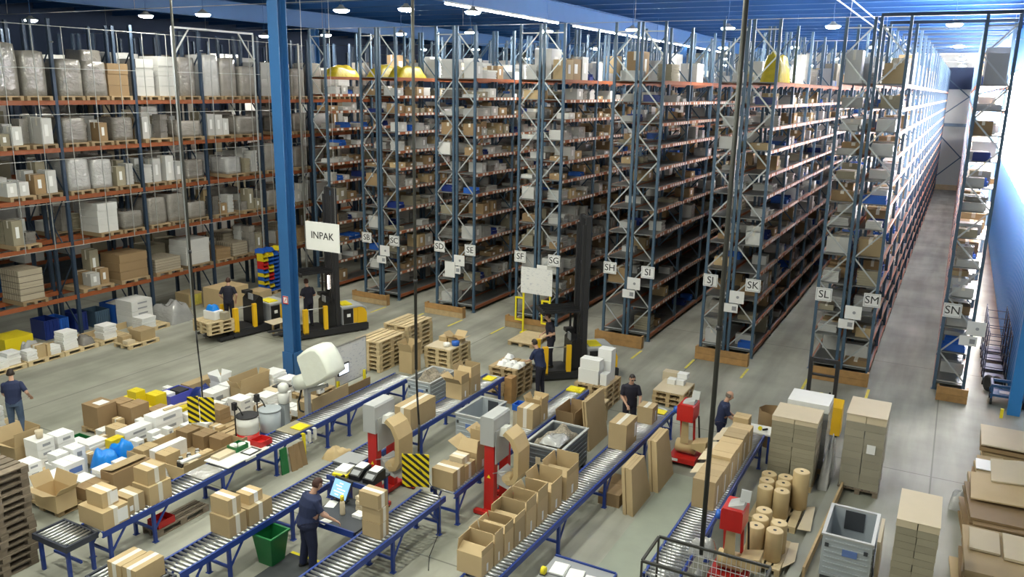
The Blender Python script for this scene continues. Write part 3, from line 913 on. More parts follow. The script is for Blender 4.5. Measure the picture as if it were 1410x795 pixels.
# wire safety mesh in front of the pallet rack
t = thing('safety_mesh', 'pale wire safety mesh in front of the left pallet rack', 'mesh screen', (-26.86, 0, 0))
me_wv = bx(-0.010, 0.010, -0.010, 0.010, 3.3, 10.7).mesh('vertical_wire', 'mesh_wire')
y = 14.9
while y < 29.5:
    obj('vertical_wire', me_wv, None, t, (0, y, 0)); y += 1.04
for z in (3.34, 4.9, 6.35, 7.85, 9.35, 10.7):
    obj('horizontal_wire', bx(0.014, 0.036, 14.0, 29.3, z - 0.010, z + 0.010), 'mesh_wire', t)
obj('end_post', bx(-0.03, 0.03, 29.28, 29.36, 0, 10.75), 'mesh_wire', t)
for y in (17.7, 23.9):
    obj('bracket', MB().bar((0, y, 10.2), (-0.16, y, 10.2), 0.03, 0.03), 'wire', t)

# lattice portal of pale tube standing over the left rack
t = thing('tube_portal', 'pale steel tube portal frame over the left rack top', 'frame', (-26.6, 22.25, 0))
obj('post', MB().bar((0, 0, 0), (0, 0, 10.95), 0.05, 0.05), 'rack_brace', t); obj('post', MB().bar((0, 4.1, 0), (0, 4.1, 10.95), 0.05, 0.05), 'rack_brace', t)
obj('top_bar', MB().bar((0, 0, 10.98), (0, 4.1, 10.98), 0.07, 0.07), 'wire', t)
obj('brace', MB().bar((0, 4.1, 9.9), (0, 3.3, 10.95), 0.05, 0.05), 'wire', t); obj('brace', MB().bar((0, 0, 9.9), (0, 0.8, 10.95), 0.05, 0.05), 'wire', t)

# ================================================================== PACKING AREA: shared builders
# ---- wooden pallets built board by board (1.2 along y, 0.8 along x)
P_DECK = bx(-0.05, 0.05, 0, 1.2, 0, 0.022)
def pallet_parts(mname):
    return dict(deck=[bx(-w / 2, w / 2, 0, 1.2, 0, 0.022).mesh('deck_board', mname) for w in (0.145, 0.1)],
                cross=bx(0, 0.8, -0.0725, 0.0725, 0, 0.022).mesh('cross_board', mname),
                block=bx(-0.05, 0.05, -0.0725, 0.0725, 0, 0.078).mesh('block', mname),
                bottom=bx(-0.05, 0.05, 0, 1.2, 0, 0.022).mesh('bottom_board', mname))
PP = {k: pallet_parts(k) for k in ('wood', 'wood_pale', 'wood_old')}
def pallet(x0, y0, z0, label, mname='wood', sx=1.0, sy=1.0, rz=0.0, group='wooden pallets on the floor', full=True):
    t = thing('pallet', label, 'pallet', (x0, y0, z0), rz, group)
    t.scale = (sx, sy, 1)
    P = PP[mname]
    for x in (0.05, 0.4, 0.75):
        obj('bottom_board', P['bottom'], None, t, (x, 0, 0))
        for y in (0.0725, 0.6, 1.1275):
            obj('block', P['block'], None, t, (x, y, 0.022))
    for y in (0.0725, 0.6, 1.1275):
        obj('cross_board', P['cross'], None, t, (0, y, 0.1))
    for i, x in enumerate((0.0725, 0.235, 0.4, 0.565, 0.7275)):
        obj('deck_board', P['deck'][i % 2], None, t, (x, 0, 0.122))
    return t
def pallet_stack(x0, y0, n, what, mname='wood', sx=1.0, sy=1.0, group=None):
    q = random.Random(int(abs(x0 * 100)))
    for i in range(n):
        pos = 'topmost' if i == n - 1 else ('bottom one' if i == 0 else '%s from the floor' % ORD[i])
        pallet(x0 + q.uniform(-0.02, 0.02), y0 + q.uniform(-0.02, 0.02), i * 0.145, 'wooden pallet, %s of %s' % (pos, what), mname, sx, sy, q.uniform(-0.012, 0.012), group or 'pallets of ' + what)

# ---- cartons
def carton(x1, y0, z0, w, d, h, label, mt='carton', tape='y', group=None, rz=0.0, name='carton', cat='carton', lab=None, tmat='tape', side_tape=True):
    """closed carton; (x1, y0) is the corner nearest the camera"""
    t = thing(name, label, cat, (x1, y0, z0), rz, group)
    mb = MB()
    g = 0.004
    if tape == 'y':
        mb.rects([(-w, 0, 0, d, 0), (-w, 0, 0, d, h - 0.008)])
        mb.box(-w, -w / 2 - g, 0, d, h - 0.008, h); mb.box(-w / 2 + g, 0, 0, d, h - 0.008, h)
    else:
        mb.rects([(-w, 0, 0, d, 0), (-w, 0, 0, d, h - 0.008)])
        mb.box(-w, 0, 0, d / 2 - g, h - 0.008, h); mb.box(-w, 0, d / 2 + g, d, h - 0.008, h)
    obj('body', mb, mt, t)
    tw = min(0.05, 0.16 * min(w, d))
    e = 0.0025
    if tape == 'y':
        tb = bx(-w / 2 - tw, -w / 2 + tw, -e, d + e, h, h + e)
        if side_tape: tb.box(-w / 2 - tw, -w / 2 + tw, -e, -0.0002, h * 0.0 + 0.01, h); 
        obj('tape', tb, tmat, t)
    elif tape == 'x':
        tb = bx(-w - e, e, d / 2 - tw, d / 2 + tw, h, h + e)
        if side_tape: tb.box(0.0002, e, d / 2 - tw, d / 2 + tw, 0.01, h)
        obj('tape', tb, tmat, t)
    if lab:
        a, c, z_a, z_b, lm = lab
        obj('label', bx(0.003, 0.006, d * a, d * c, h * z_a, h * z_b), lm, t)
    return t

def open_carton(x1, y0, z0, w, d, h, label, mt='carton', group=None, flaps=(1, 1, 1, 1), rz=0.0, fl=None, lab=True, angles=(0.25, 0.5, -0.2, 0.6)):
    """open carton with four flaps: +x, +y, -x, -y (angle from vertical, outward)"""
    t = thing('open_carton', label, 'carton', (x1, y0, z0), rz, group)
    s = 0.012
    mb = MB().box(-w, 0, 0, d, 0, s)
    mb.box(-s, 0, 0, d, s, h).box(-w, -w + s, 0, d, s, h).box(-w + s, -s, 0, s, s, h).box(-w + s, -s, d - s, d, s, h)
    obj('body', mb, mt, t)
    fl = fl or 0.5 * min(w, d) + 0.04
    defs = [((0, 0), (0, d), (1, 0)), ((0, d), (-w, d), (0, 1)), ((-w, d), (-w, 0), (-1, 0)), ((-w, 0), (0, 0), (0, -1))]
    for i, (a, c, nrm) in enumerate(defs):
        if not flaps[i]: continue
        an = angles[i]
        ox, oz = math.sin(an) * fl * flaps[i], math.cos(an) * fl * flaps[i]
        n = Vector((nrm[0], nrm[1], 0))
        p0, p1 = Vector((a[0], a[1], h)), Vector((c[0], c[1], h))
        e = (p1 - p0).normalized() * 0.01
        q0, q1 = p0 + e + n * ox + Vector((0, 0, oz)), p1 - e + n * ox + Vector((0, 0, oz))
        inn = -n * s
        obj('flap', MB().hexa([p0 + e, p1 - e, p1 - e + inn, p0 + e + inn, q0, q1, q1 + inn, q0 + inn]), mt, t)
    if lab:
        obj('label', bx(0.001, 0.004, d * 0.42, d * 0.56, h * 0.1, h * 0.48), 'paper', t)
    return t

def paper_stack(x1, y0, z0, w, d, h, n, label, mt='paper', group='stacks of printed paper', cat='paper stack', name='paper_stack'):
    return obj(name, layered_xy(w, d, h, n, int(abs(x1 * 77 + y0 * 13))), mt, None, (x1, y0, z0), label=label, cat=cat, group=group)
def layered_xy(w, d, h, n, seed):
    q = random.Random(seed)
    prof = []
    for i in range(n):
        a, c = q.uniform(-0.02, 0.02), q.uniform(-0.02, 0.02)
        z0, z1 = h * i / n, h * (i + 0.85) / n
        prof += [(-w + a, a, c, d + c, z0), (-w + a, a, c, d + c, z1)]
        if i < n - 1: prof += [(-w + 0.03, -0.03, 0.03, d - 0.03, z1 + 0.002), (-w + 0.03, -0.03, 0.03, d - 0.03, h * (i + 1) / n - 0.001)]
    return MB().rects(prof)

# ---- roller conveyors
me_roll_c = {}
def conveyor(x0, x1, y0, y1, label, legs, zt=0.78, along='y', rail='conv_blue', rz=0.0, pitch=0.105, skip=None, group='blue roller conveyors'):
    """rollers across a pair of rails; along='y' conveys along y"""
    t = thing('roller_conveyor', label, 'conveyor', (x0, y0, 0), rz, group)
    w, ln = x1 - x0, y1 - y0
    if along == 'y':
        for a, c in ((0, 0.045), (w - 0.045, w)):
            mb = MB()
            sgn = 1 if a == 0 else -1
            e = a if a == 0 else c
            poly = [(e, zt - 0.12), (e + sgn * 0.045, zt - 0.12), (e + sgn * 0.045, zt - 0.105), (e + sgn * 0.012, zt - 0.105), (e + sgn * 0.012, zt - 0.017), (e + sgn * 0.045, zt - 0.017), (e + sgn * 0.045, zt - 0.002), (e, zt - 0.002)]
            if sgn < 0: poly = poly[::-1]
            mb.prism(poly, 'y', 0, ln)
            obj('side_rail', mb, rail, t)
        key = round(w, 3)
        if key not in me_roll_c:
            me_roll_c[key] = MB().cyl((0.03, 0, 0), (w - 0.03, 0, 0), 0.03, n=8).mesh('roller', 'steel')
        n = int(ln / pitch)
        for i in range(n):
            y = pitch * (i + 0.6)
            if skip and skip[0] < y0 + y < skip[1]: continue
            obj('roller', me_roll_c[key], None, t, (0, y, zt - 0.032))
        for y in legs:
            yy = y - y0
            for x in (0.03, w - 0.03):
                obj('leg', bx(x - 0.03, x + 0.03, yy - 0.03, yy + 0.03, 0.012, zt - 0.12).box(x - 0.05, x + 0.05, yy - 0.05, yy + 0.05, 0, 0.012), rail, t)
                dy = 0.34 if yy + 0.4 < ln else -0.34
                obj('brace', MB().bar((x, yy + 0.02, zt - 0.5), (x, yy + dy, zt - 0.12), 0.025, 0.04), rail, t)
            obj('cross_bar', bx(0.06, w - 0.06, yy - 0.02, yy + 0.02, 0.26, 0.31), rail, t)
    else:
        for a, c in ((0, 0.045), (ln - 0.045, ln)):
            obj('side_rail', bx(0, w, a, c, zt - 0.12, zt - 0.002), rail, t)
        for a, c in ((0, 0.045), (w - 0.045, w)):
            obj('end_rail', bx(a, c, 0.045, ln - 0.045, zt - 0.12, zt - 0.004), rail, t)
        me = MB().cyl((0, 0.04, 0), (0, ln - 0.04, 0), 0.03, n=8).mesh('roller', 'steel')
        n = int((w - 0.12) / pitch)
        for i in range(n):
            obj('roller', me, None, t, (0.1 + pitch * i, 0, zt - 0.032))
        for (x, y) in legs:
            obj('leg', bx(x - x0 - 0.03, x - x0 + 0.03, y - y0 - 0.03, y - y0 + 0.03, 0, zt - 0.12), 'conv_blue', t)
        obj('cross_bar', bx(0.1, w - 0.1, ln / 2 - 0.02, ln / 2 + 0.02, 0.26, 0.31), 'conv_blue', t)
    return t

# ---- large grey plastic pallet boxes
def pallet_box(x0, y0, w, d, h, label, dark_panel=True, lab_side=True, body='bin_grey', z0=0.0):
    t = thing('pallet_box', label, 'plastic bin', (x0, y0, z0), group='large grey plastic bins')
    s, zb = 0.04, 0.14
    mb = MB().box(0, w, 0, d, zb, zb + s)
    mb.box(0, s, 0, d, zb + s, h).box(w - s, w, 0, d, zb + s, h).box(s, w - s, 0, s, zb + s, h).box(s, w - s, d - s, d, zb + s, h)
    obj('body', mb, body, t)
    r = MB()
    n = 7
    e = 0.022
    for i in range(n):
        z = zb + 0.06 + (h - zb - 0.14) * i / (n - 1)
        o = obj('rib', bx(0.05, w - 0.05, -e, -0.0005, z - 0.012, z + 0.012), body, t)
        obj('rib', bx(w + 0.0005, w + e, 0.05, d - 0.05, z - 0.012, z + 0.012), body, t)
    for (xa, xb, ya, yb) in ((-e, 0.05, -e, 0.05), (w - 0.05, w + e, -e, 0.05), (w - 0.05, w + e, d - 0.05, d + e), (-e, 0.05, d - 0.05, d + e)):
        pass
    for (xa, xb, ya, yb) in ((-e, w + e, -e, s), (-e, w + e, d - s, d + e), (-e, s, s, d - s), (w - s, w + e, s, d - s)):
        obj('rim', bx(xa, xb, ya, yb, h, h + 0.035), 'machine_grey', t)
    for y in (0.02, d / 2 - 0.06, d - 0.14):
        obj('skid', bx(0.02, w - 0.02, y, y + 0.12, 0, zb), 'bin_dark', t)
    if dark_panel:
        obj('inner_panel', bx(w * 0.3, w * 0.72, d - s - 0.02, d - s - 0.002, h - 0.42, h - 0.02), 'bin_dark', t)
    if lab_side:
        obj('label_plate', bx(w * 0.42, w * 0.72, -e - 0.006, -e, h * 0.66, h * 0.8), 'blue_print', t)
        obj('latch', bx(w * 0.06, w * 0.14, -e - 0.012, -e, h * 0.78, h * 0.86), 'bin_dark', t)
        obj('latch', bx(w * 0.84, w * 0.92, -e - 0.012, -e, h * 0.78, h * 0.86), 'bin_dark', t)
    return t

# ---- kraft paper machine with red post and grey head (tall)
def paper_machine(x, y, label):
    t = thing('paper_machine', label, 'machine', (x, y, 0), group='tall red and grey paper machines')
    # red base frame
    b = obj('base_frame', bx(-0.12, 0.14, -0.08, 0.95, 0.03, 0.12).box(-0.3, 0.5, -0.14, -0.02, 0.03, 0.11).box(-0.3, 0.5, 0.83, 0.93, 0.03, 0.11), 'machine_red', t)
    for (xx, yy) in ((-0.27, -0.08), (0.46, -0.08), (-0.27, 0.88), (0.46, 0.88)):
        obj('foot', MB().cyl((xx, yy, 0), (xx, yy, 0.05), 0.04, n=8), 'rubber', b)
    obj('post', MB().rects([(-0.12, 0.11, 0.0, 0.17, 0.12), (-0.12, 0.11, 0.0, 0.17, 1.72)]), 'machine_red', t)
    obj('rear_post', MB().rects([(-0.08, 0.12, 0.6, 0.74, 0.12), (-0.08, 0.12, 0.6, 0.74, 1.55)]), 'machine_red', t)
    hd = obj('head', MB().prism([(-0.2, 1.62), (0.13, 1.62), (0.13, 2.22), (0.10, 2.26), (-0.17, 2.26), (-0.2, 2.22)], 'y', -0.05, 0.66), 'machine_grey', t)
    obj('side_cover', bx(0.131, 0.15, 0.02, 0.6, 1.2, 1.95), 'machine_grey', t)
    obj('nozzle', MB().hexa([(0.15, 0.16, 1.80), (0.34, 0.16, 1.82), (0.34, 0.46, 1.82), (0.15, 0.46, 1.80), (0.15, 0.2, 1.98), (0.30, 0.2, 2.0), (0.30, 0.42, 2.0), (0.15, 0.42, 1.98)]), 'white_plastic', t)
    # folded kraft pad: a thick bent sheet
    pth = [(0.30, 1.92), (0.48, 1.80), (0.60, 1.55), (0.60, 1.0), (0.52, 0.84), (0.36, 0.80)]
    w = 0.055
    out, inn = [], []
    for i, p in enumerate(pth):
        a = Vector(pth[max(0, i - 1)]); c = Vector(pth[min(len(pth) - 1, i + 1)])
        d = (c - a).normalized(); n = Vector((d.y, -d.x))
        out.append((p[0] - n.x * w, p[1] - n.y * w)); inn.append((p[0] + n.x * w, p[1] + n.y * w))
    mb = MB()
    for i in range(len(pth) - 1):
        b_ = len(mb.v)
        poly = [out[i], out[i + 1], inn[i + 1], inn[i]]
        for yy in (0.08, 0.60):
            mb.v += [(p[0], yy, p[1]) for p in poly]
        mb.face([b_ + 0, b_ + 1, b_ + 5, b_ + 4]); mb.face([b_ + 2, b_ + 3, b_ + 7, b_ + 6])
        mb.face([b_ + 3, b_ + 2, b_ + 1, b_ + 0]); mb.face([b_ + 4, b_ + 5, b_ + 6, b_ + 7])
        if i == 0: mb.face([b_ + 0, b_ + 4, b_ + 7, b_ + 3])
        if i == len(pth) - 2: mb.face([b_ + 1, b_ + 2, b_ + 6, b_ + 5])
    obj('kraft_pad', mb, 'kraft', t)
    obj('paper_roll', MB().cyl((0.36, 0.09, 0.88), (0.36, 0.59, 0.88), 0.1, n=14, mcap=1), ['kraft', 'kraft_end'], t)
    obj('chute', MB().hexa([(0.14, 0.1, 0.72), (0.52, 0.1, 0.62), (0.52, 0.58, 0.62), (0.14, 0.58, 0.72), (0.14, 0.1, 1.0), (0.5, 0.1, 0.68), (0.5, 0.58, 0.68), (0.14, 0.58, 1.0)]), 'machine_grey', t)
    obj('rod', MB().cyl((0.12, -0.05, 1.02), (0.5, 0.1, 1.12), 0.012, n=6), 'steel', t)
    obj('warning_sticker', MB().prism([(-0.05, 0.86), (0.04, 0.86), (-0.005, 0.94)], 'y', -0.004, -0.001), 'safety_yellow', t)
    return t

# ---- small red kraft paper unit
def red_unit(x1, y0, label, rz=0.0):
    t = thing('paper_unit', label, 'machine', (x1, y0, 0), rz, group='small red paper units')
    base = obj('base_tray', bx(-0.55, 0.12, 0.0, 0.75, 0.1, 0.22), 'machine_red', t)
    obj('base_plate', bx(-0.5, -0.3, -0.006, -0.001, 0.13, 0.2), 'paper', base)
    for (xx, yy) in ((-0.5, 0.06), (0.06, 0.06), (-0.5, 0.68), (0.06, 0.68)):
        obj('castor', MB().cyl((xx - 0.02, yy, 0.05), (xx + 0.02, yy, 0.05), 0.05, n=10), 'rubber', base)
        obj('fork_leg', bx(xx - 0.03, xx + 0.03, yy - 0.02, yy + 0.02, 0.07, 0.1), 'steel_dull', base)
    for xx in (-0.36, -0.04):
        obj('post', MB().bar((xx, 0.5, 0.22), (xx, 0.3, 1.2), 0.05, 0.05), 'machine_red', t)
    obj('post', MB().bar((0.06, 0.66, 0.22), (0.04, 0.4, 1.25), 0.035, 0.035), 'dark_steel', t)
    hd = obj('head', MB().prism([(-0.4, 1.2), (0, 1.2), (0, 1.58), (-0.03, 1.62), (-0.37, 1.62), (-0.4, 1.58)], 'y', 0, 0.55), 'machine_red', t)
    obj('motor_cap', MB().cyl((-0.4, 0.12, 1.42), (-0.5, 0.12, 1.42), 0.09, n=12), 'plastic_blue', hd)
    obj('control_box', MB().hexa([(-0.3, 0.1, 1.62), (-0.02, 0.1, 1.62), (-0.02, 0.4, 1.62), (-0.3, 0.4, 1.62), (-0.3, 0.16, 1.66), (-0.02, 0.12, 1.72), (-0.02, 0.36, 1.78), (-0.3, 0.36, 1.66)]), 'machine_grey', hd)
    obj('control_panel', MB().hexa([(-0.12, 0.2, 1.74), (0.06, 0.2, 1.74), (0.06, 0.24, 1.74), (-0.12, 0.24, 1.74), (-0.12, 0.3, 1.92), (0.06, 0.3, 1.92), (0.06, 0.34, 1.92), (-0.12, 0.34, 1.92)]), 'machine_grey', hd)
    obj('paper_roll', MB().cyl((-0.45, 0.36, 0.42), (0.02, 0.36, 0.42), 0.17, n=16, mcap=1), ['kraft', 'kraft_end'], t)
    obj('kraft_sheet', MB().hexa([(-0.33, 0.2, 0.55), (-0.12, 0.2, 0.55), (-0.12, 0.22, 0.55), (-0.33, 0.22, 0.55), (-0.30, 0.16, 1.2), (-0.14, 0.16, 1.2), (-0.14, 0.18, 1.2), (-0.30, 0.18, 1.2)]), 'kraft', t)
    obj('kraft_pad', MB().hexa([(-0.02, 0.1, 0.5), (0.32, 0.1, 0.42), (0.32, 0.5, 0.42), (-0.02, 0.5, 0.5), (-0.02, 0.1, 0.62), (0.34, 0.1, 0.72), (0.34, 0.5, 0.72), (-0.02, 0.5, 0.62)]), 'kraft', t)
    return t

# ================================================================== PACKING AREA: conveyors
c1n = conveyor(-14.28, -13.28, 7.93, 8.58, 'short dark-framed roller end section at the near end of the first conveyor', [(-14.2, 8.03), (-13.4, 8.03), (-13.4, 8.5), (-14.2, 8.5)], along='x', rail='conv_dark')
conveyor(-13.82, -13.18, 8.6, 18.6, 'first blue roller conveyor from the left, beside the pallets of goods', (8.75, 9.72, 11.5, 13.1, 14.9, 15.75, 18.2))
conveyor(-12.2, -10.88, 7.55, 8.35, 'short roller cross section at the near end of the second conveyor', [(-12.1, 7.65), (-11.0, 7.65), (-11.0, 8.25), (-12.1, 8.25)], along='x', rail='conv_dark')
conveyor(-11.48, -10.86, 8.4, 19.95, 'second blue roller conveyor, passing behind the workstation', (8.55, 9.5, 11.15, 12.9, 14.2, 15.7, 17.7, 19.7))
conveyor(-9.05, -8.42, 8.7, 13.02, 'near section of the third blue roller conveyor beside the workstation', (9.6, 11.22, 12.8))
conveyor(-8.93, -8.31, 13.2, 20.25, 'far section of the third blue roller conveyor behind the second paper machine', (13.34, 15.2, 17.4, 19.9))
conveyor(-6.68, -6.06, 10.0, 20.15, 'fourth blue roller conveyor carrying a row of open cartons', (10.6, 13.35, 15.6, 18.0, 19.9), rz=-0.03)
conveyor(-3.95, -3.33, 12.42, 19.6, 'fifth roller conveyor, carrying closed cartons on the right', (12.6, 14.6, 16.6, 19.3))
obj('steel_plate', bx(-11.47, -10.9, 13.05, 13.65, 0.8, 0.812).box(-11.47, -10.9, 13.05, 13.07, 0.812, 0.83), 'steel_dull', label='grey steel plate lying on the second conveyor', cat='plate')
wt = thing('work_top', 'white work top laid across the first conveyor', 'table top', (-13.9, 11.62, 0.802))
obj('plate', bx(0, 0.74, 0, 1.24, 0, 0.022), 'white_plastic', wt)
obj('edge_clip', bx(0.742, 0.77, 0.5, 0.8, -0.03, 0.024), 'white_plastic', wt)

# ---- goods on the conveyors
G1 = 'taped cartons on the first conveyor'
LB = (0.35, 0.85, 0.12, 0.9, 'paper')
carton(-13.19, 8.64, 0.78, 0.72, 0.55, 0.36, 'wide brown carton at the near end of the first conveyor', tape='x', group=G1, lab=(0.55, 0.95, 0.1, 0.85, 'paper'))
carton(-13.34, 8.76, 1.145, 0.46, 0.34, 0.30, 'brown taped carton on top of the wide near-end carton', tape='x', group=G1, lab=(0.5, 0.98, 0.1, 0.9, 'paper'))
carton(-13.30, 9.25, 0.78, 0.44, 0.38, 0.36, 'brown carton with white label between two stacked pairs', tape='x', group=G1, lab=(0.1, 0.3, 0.2, 0.5, 'paper'))
carton(-13.24, 9.70, 0.78, 0.5, 0.52, 0.40, 'lower brown carton of the pair at the cardboard wall', tape='x', group=G1)
carton(-13.30, 9.74, 1.185, 0.42, 0.42, 0.32, 'upper brown carton of the pair at the cardboard wall', tape='x', group=G1)
G2 = 'taped cartons on the second conveyor'
carton(-11.46, 7.72, 0.78, 0.34, 0.52, 0.32, 'left of two small taped cartons at the bottom edge', 'carton', 'y', G2)
carton(-11.08, 7.72, 0.78, 0.34, 0.56, 0.34, 'right of two small taped cartons at the bottom edge', 'carton', 'y', G2)
carton(-10.98, 9.63, 0.78, 0.5, 0.42, 0.39, 'large lower brown carton on the second conveyor', tape='x', group=G2)
carton(-11.03, 9.68, 1.175, 0.46, 0.30, 0.33, 'brown carton stacked on the large lower one', tape='x', group=G2)
carton(-10.98, 10.12, 0.78, 0.40, 0.60, 0.36, 'brown carton behind the stacked pair above the green bin', tape='x', group=G2)
carton(-11.08, 10.24, 1.145, 0.34, 0.34, 0.2, 'small white-topped carton behind the stacked pair', 'carton', 'x', G2, tmat='paper')
carton(-10.95, 15.35, 0.78, 0.5, 1.1, 0.56, 'long brown carton behind the first paper machine', tape='y', group=G2)
G3 = 'cartons on the third conveyor'
carton(-8.55, 10.98, 0.78, 0.42, 0.26, 0.31, 'bottom carton of the three stacked beside the workstation', 'carton', 'x', G3)
carton(-8.55, 10.99, 1.094, 0.42, 0.26, 0.29, 'middle carton of the three stacked beside the workstation', 'carton', 'x', G3)
carton(-8.57, 10.96, 1.388, 0.44, 0.30, 0.29, 'top carton of the three stacked beside the workstation', 'carton', 'x', G3)
carton(-8.40, 13.25, 0.78, 0.52, 0.46, 0.42, 'taped carton behind the hanging striped panel', 'carton', 'x', G3)
carton(-8.42, 13.75, 0.78, 0.5, 0.44, 0.34, 'taped carton second behind the striped panel', 'carton', 'x', G3)
carton(-8.50, 13.78, 1.125, 0.32, 0.3, 0.16, 'small taped parcel on top of a conveyor carton', 'carton_pale', 'x', G3)
open_carton(-8.42, 14.25, 0.78, 0.5, 0.55, 0.45, 'open carton with raised flaps left of the second paper machine', group=G3, angles=(0.1, 0.02, 1.1, -0.7))
open_carton(-8.40, 14.85, 0.78, 0.46, 0.5, 0.5, 'open carton tucked behind the second paper machine', group=G3, angles=(0.05, 0.1, 0.9, -0.3))
carton(-8.42, 16.95, 0.78, 0.44, 0.42, 0.52, 'brown carton beside the waste bin on the third conveyor', group=G3, tape='y')
open_carton(-8.42, 17.4, 0.78, 0.42, 0.4, 0.42, 'open carton with crumpled paper on the third conveyor', group=G3, angles=(0.1, 0.2, 0.4, 0.3))
heap('crumpled_paper', -8.80, -8.44, 17.43, 17.77, 1.08, 0.34, 'kraft', 'crumpled kraft paper in the third conveyor carton', 'packing paper', seed=5, n=9, rough=0.5)
open_carton(-10.96, 17.72, 0.78, 0.5, 0.4, 0.44, 'nearer open carton at the far end of the second conveyor', group=G2, angles=(0.0, 0.0, 0.9, 0.7))
open_carton(-10.94, 18.18, 0.78, 0.5, 0.5, 0.5, 'farther open carton at the far end of the second conveyor', group=G2, angles=(0.0, 0.0, 0.4, -0.6))
G4 = 'open cartons on the fourth conveyor'
rows4 = [(10.86, 0.42, 0.5, 0.40), (11.29, 0.33, 0.5, 0.44), (11.63, 0.35, 0.52, 0.46), (11.99, 0.42, 0.52, 0.5), (12.42, 0.43, 0.5, 0.52), (12.87, 0.46, 0.5, 0.5), (13.42, 0.52, 0.52, 0.48), (14.1, 0.62, 0.52, 0.5)]
for i, (y, d, w, h) in enumerate(rows4):
    open_carton(-6.30 + 0.03 * (y - 10.86) * 1.1, y, 0.78, w, d - 0.02, h, 'open carton with raised flaps on the fourth conveyor, %s from the near end' % ORD[i], group=G4,
                angles=[(0.0, 0.02, -0.1, -0.9), (0.0, -0.1, 0.3, -1.1), (0.0, -0.2, 0.35, -1.0), (0.0, 0.0, -0.05, -1.2), (0.0, -0.1, 0.2, -1.1), (0.0, -0.15, 0.5, -0.9), (0.0, 0.0, 0.25, -1.2), (0.0, 0.0, 0.2, -1.1)][i], flaps=((0.5, 1.0, 0.8, 0.5, 0.9, 1.0, 0.6, 0.5)[i], 1, (1.0, 0.9, 0.7, 1.0, 0.9, 0.8, 1.0, 0.9)[i], 0.8), mt='carton')
carton(-5.98, 16.95, 0.78, 0.44, 0.72, 0.64, 'big closed carton on the fourth conveyor before the man in black', 'carton', 'y', G4, side_tape=False, lab=(0.75, 0.95, 0.25, 0.8, 'paper'))
carton(-5.96, 18.75, 0.78, 0.4, 0.42, 0.44, 'carton at the hands of the man in black', 'carton', 'y', G4, side_tape=False, lab=(0.5, 0.7, 0.1, 0.7, 'paper'))
obj('yellow_pad', bx(-6.2, -5.9, 19.55, 19.85, 0.785, 0.80), 'safety_yellow', label='yellow pad at the far end of the fourth conveyor', cat='pad')
obj('yellow_pad', bx(-8.85, -8.4, 19.85, 20.2, 0.785, 0.83).box(-8.75, -8.5, 19.9, 20.1, 0.83, 0.845), 'safety_yellow', label='yellow pad at the far end of the third conveyor', cat='pad')
obj('yellow_pad', bx(-11.3, -11.0, 19.4, 19.75, 0.785, 0.81), 'safety_yellow', label='yellow pad at the far end of the second conveyor', cat='pad')
G5 = 'cartons on the fifth conveyor'
y = 15.2
for i in range(6):
    d = (0.62, 0.58, 0.56, 0.6, 0.55, 0.5)[i]
    h = (0.62, 0.60, 0.66, 0.64, 0.66, 0.6)[i]
    c = carton(-3.44, y, 0.78, 0.46, d - 0.02, h, 'tall brown carton on the fifth conveyor, %s from the near end' % ORD[i], 'carton', None, G5, lab=(0.3, 0.42, 0.1, 0.75, 'paper'))
    if i > 0:
        obj('flap', MB().hexa([(-0.46, 0.02, h - 0.14), (-0.70, 0.02, h - 0.20), (-0.70, d - 0.05, h - 0.20), (-0.46, d - 0.05, h - 0.14), (-0.46, 0.02, h - 0.128), (-0.70, 0.02, h - 0.188), (-0.70, d - 0.05, h - 0.188), (-0.46, d - 0.05, h - 0.128)]), 'carton_pale', c)  # pale tone puts the light on the flap insides into the colour
    y += d
carton(-3.62, 18.85, 0.78, 0.36, 0.36, 0.62, 'upright carton held by the bald man', 'carton', None, G5)
ep = thing('end_table', 'pale packing plate at the far end of the fifth conveyor', 'table', (-3.95, 19.65, 0))
obj('top', bx(0, 0.75, 0, 0.55, 0.74, 0.78), 'white_plastic', ep)
for xx in (0.05, 0.7):
    for yy in (0.05, 0.5): obj('leg', bx(xx - 0.025, xx + 0.025, yy - 0.025, yy + 0.025, 0, 0.74), 'conv_blue', ep)
tg = thing('tape_gun', 'yellow and black tape gun on the pale end plate', 'tape gun', (-3.45, 19.85, 0.782))
obj('grip', MB().bar((0, 0, 0.02), (0.12, 0.05, 0.05), 0.04, 0.035), 'black', tg); obj('tape_roll', MB().cyl((-0.06, -0.02, 0.05), (-0.06, 0.03, 0.05), 0.05, n=12), 'safety_yellow', tg)
# octagonal brown drum carton beyond the fifth conveyor
mb = MB().lathe([(0.36, 0.0), (0.36, 0.95)], 8); mb.f.pop(); mb.m.pop(); mb.sm.pop()
mb.lathe([(0.345, 0.02), (0.345, 0.95)], 8); mb.f.pop(); mb.m.pop(); mb.sm.pop()
oc = obj('octagonal_carton', mb, 'carton_dark', None, (-3.42, 20.98, 0), label='open eight-sided brown carton beyond the fifth conveyor', cat='carton')

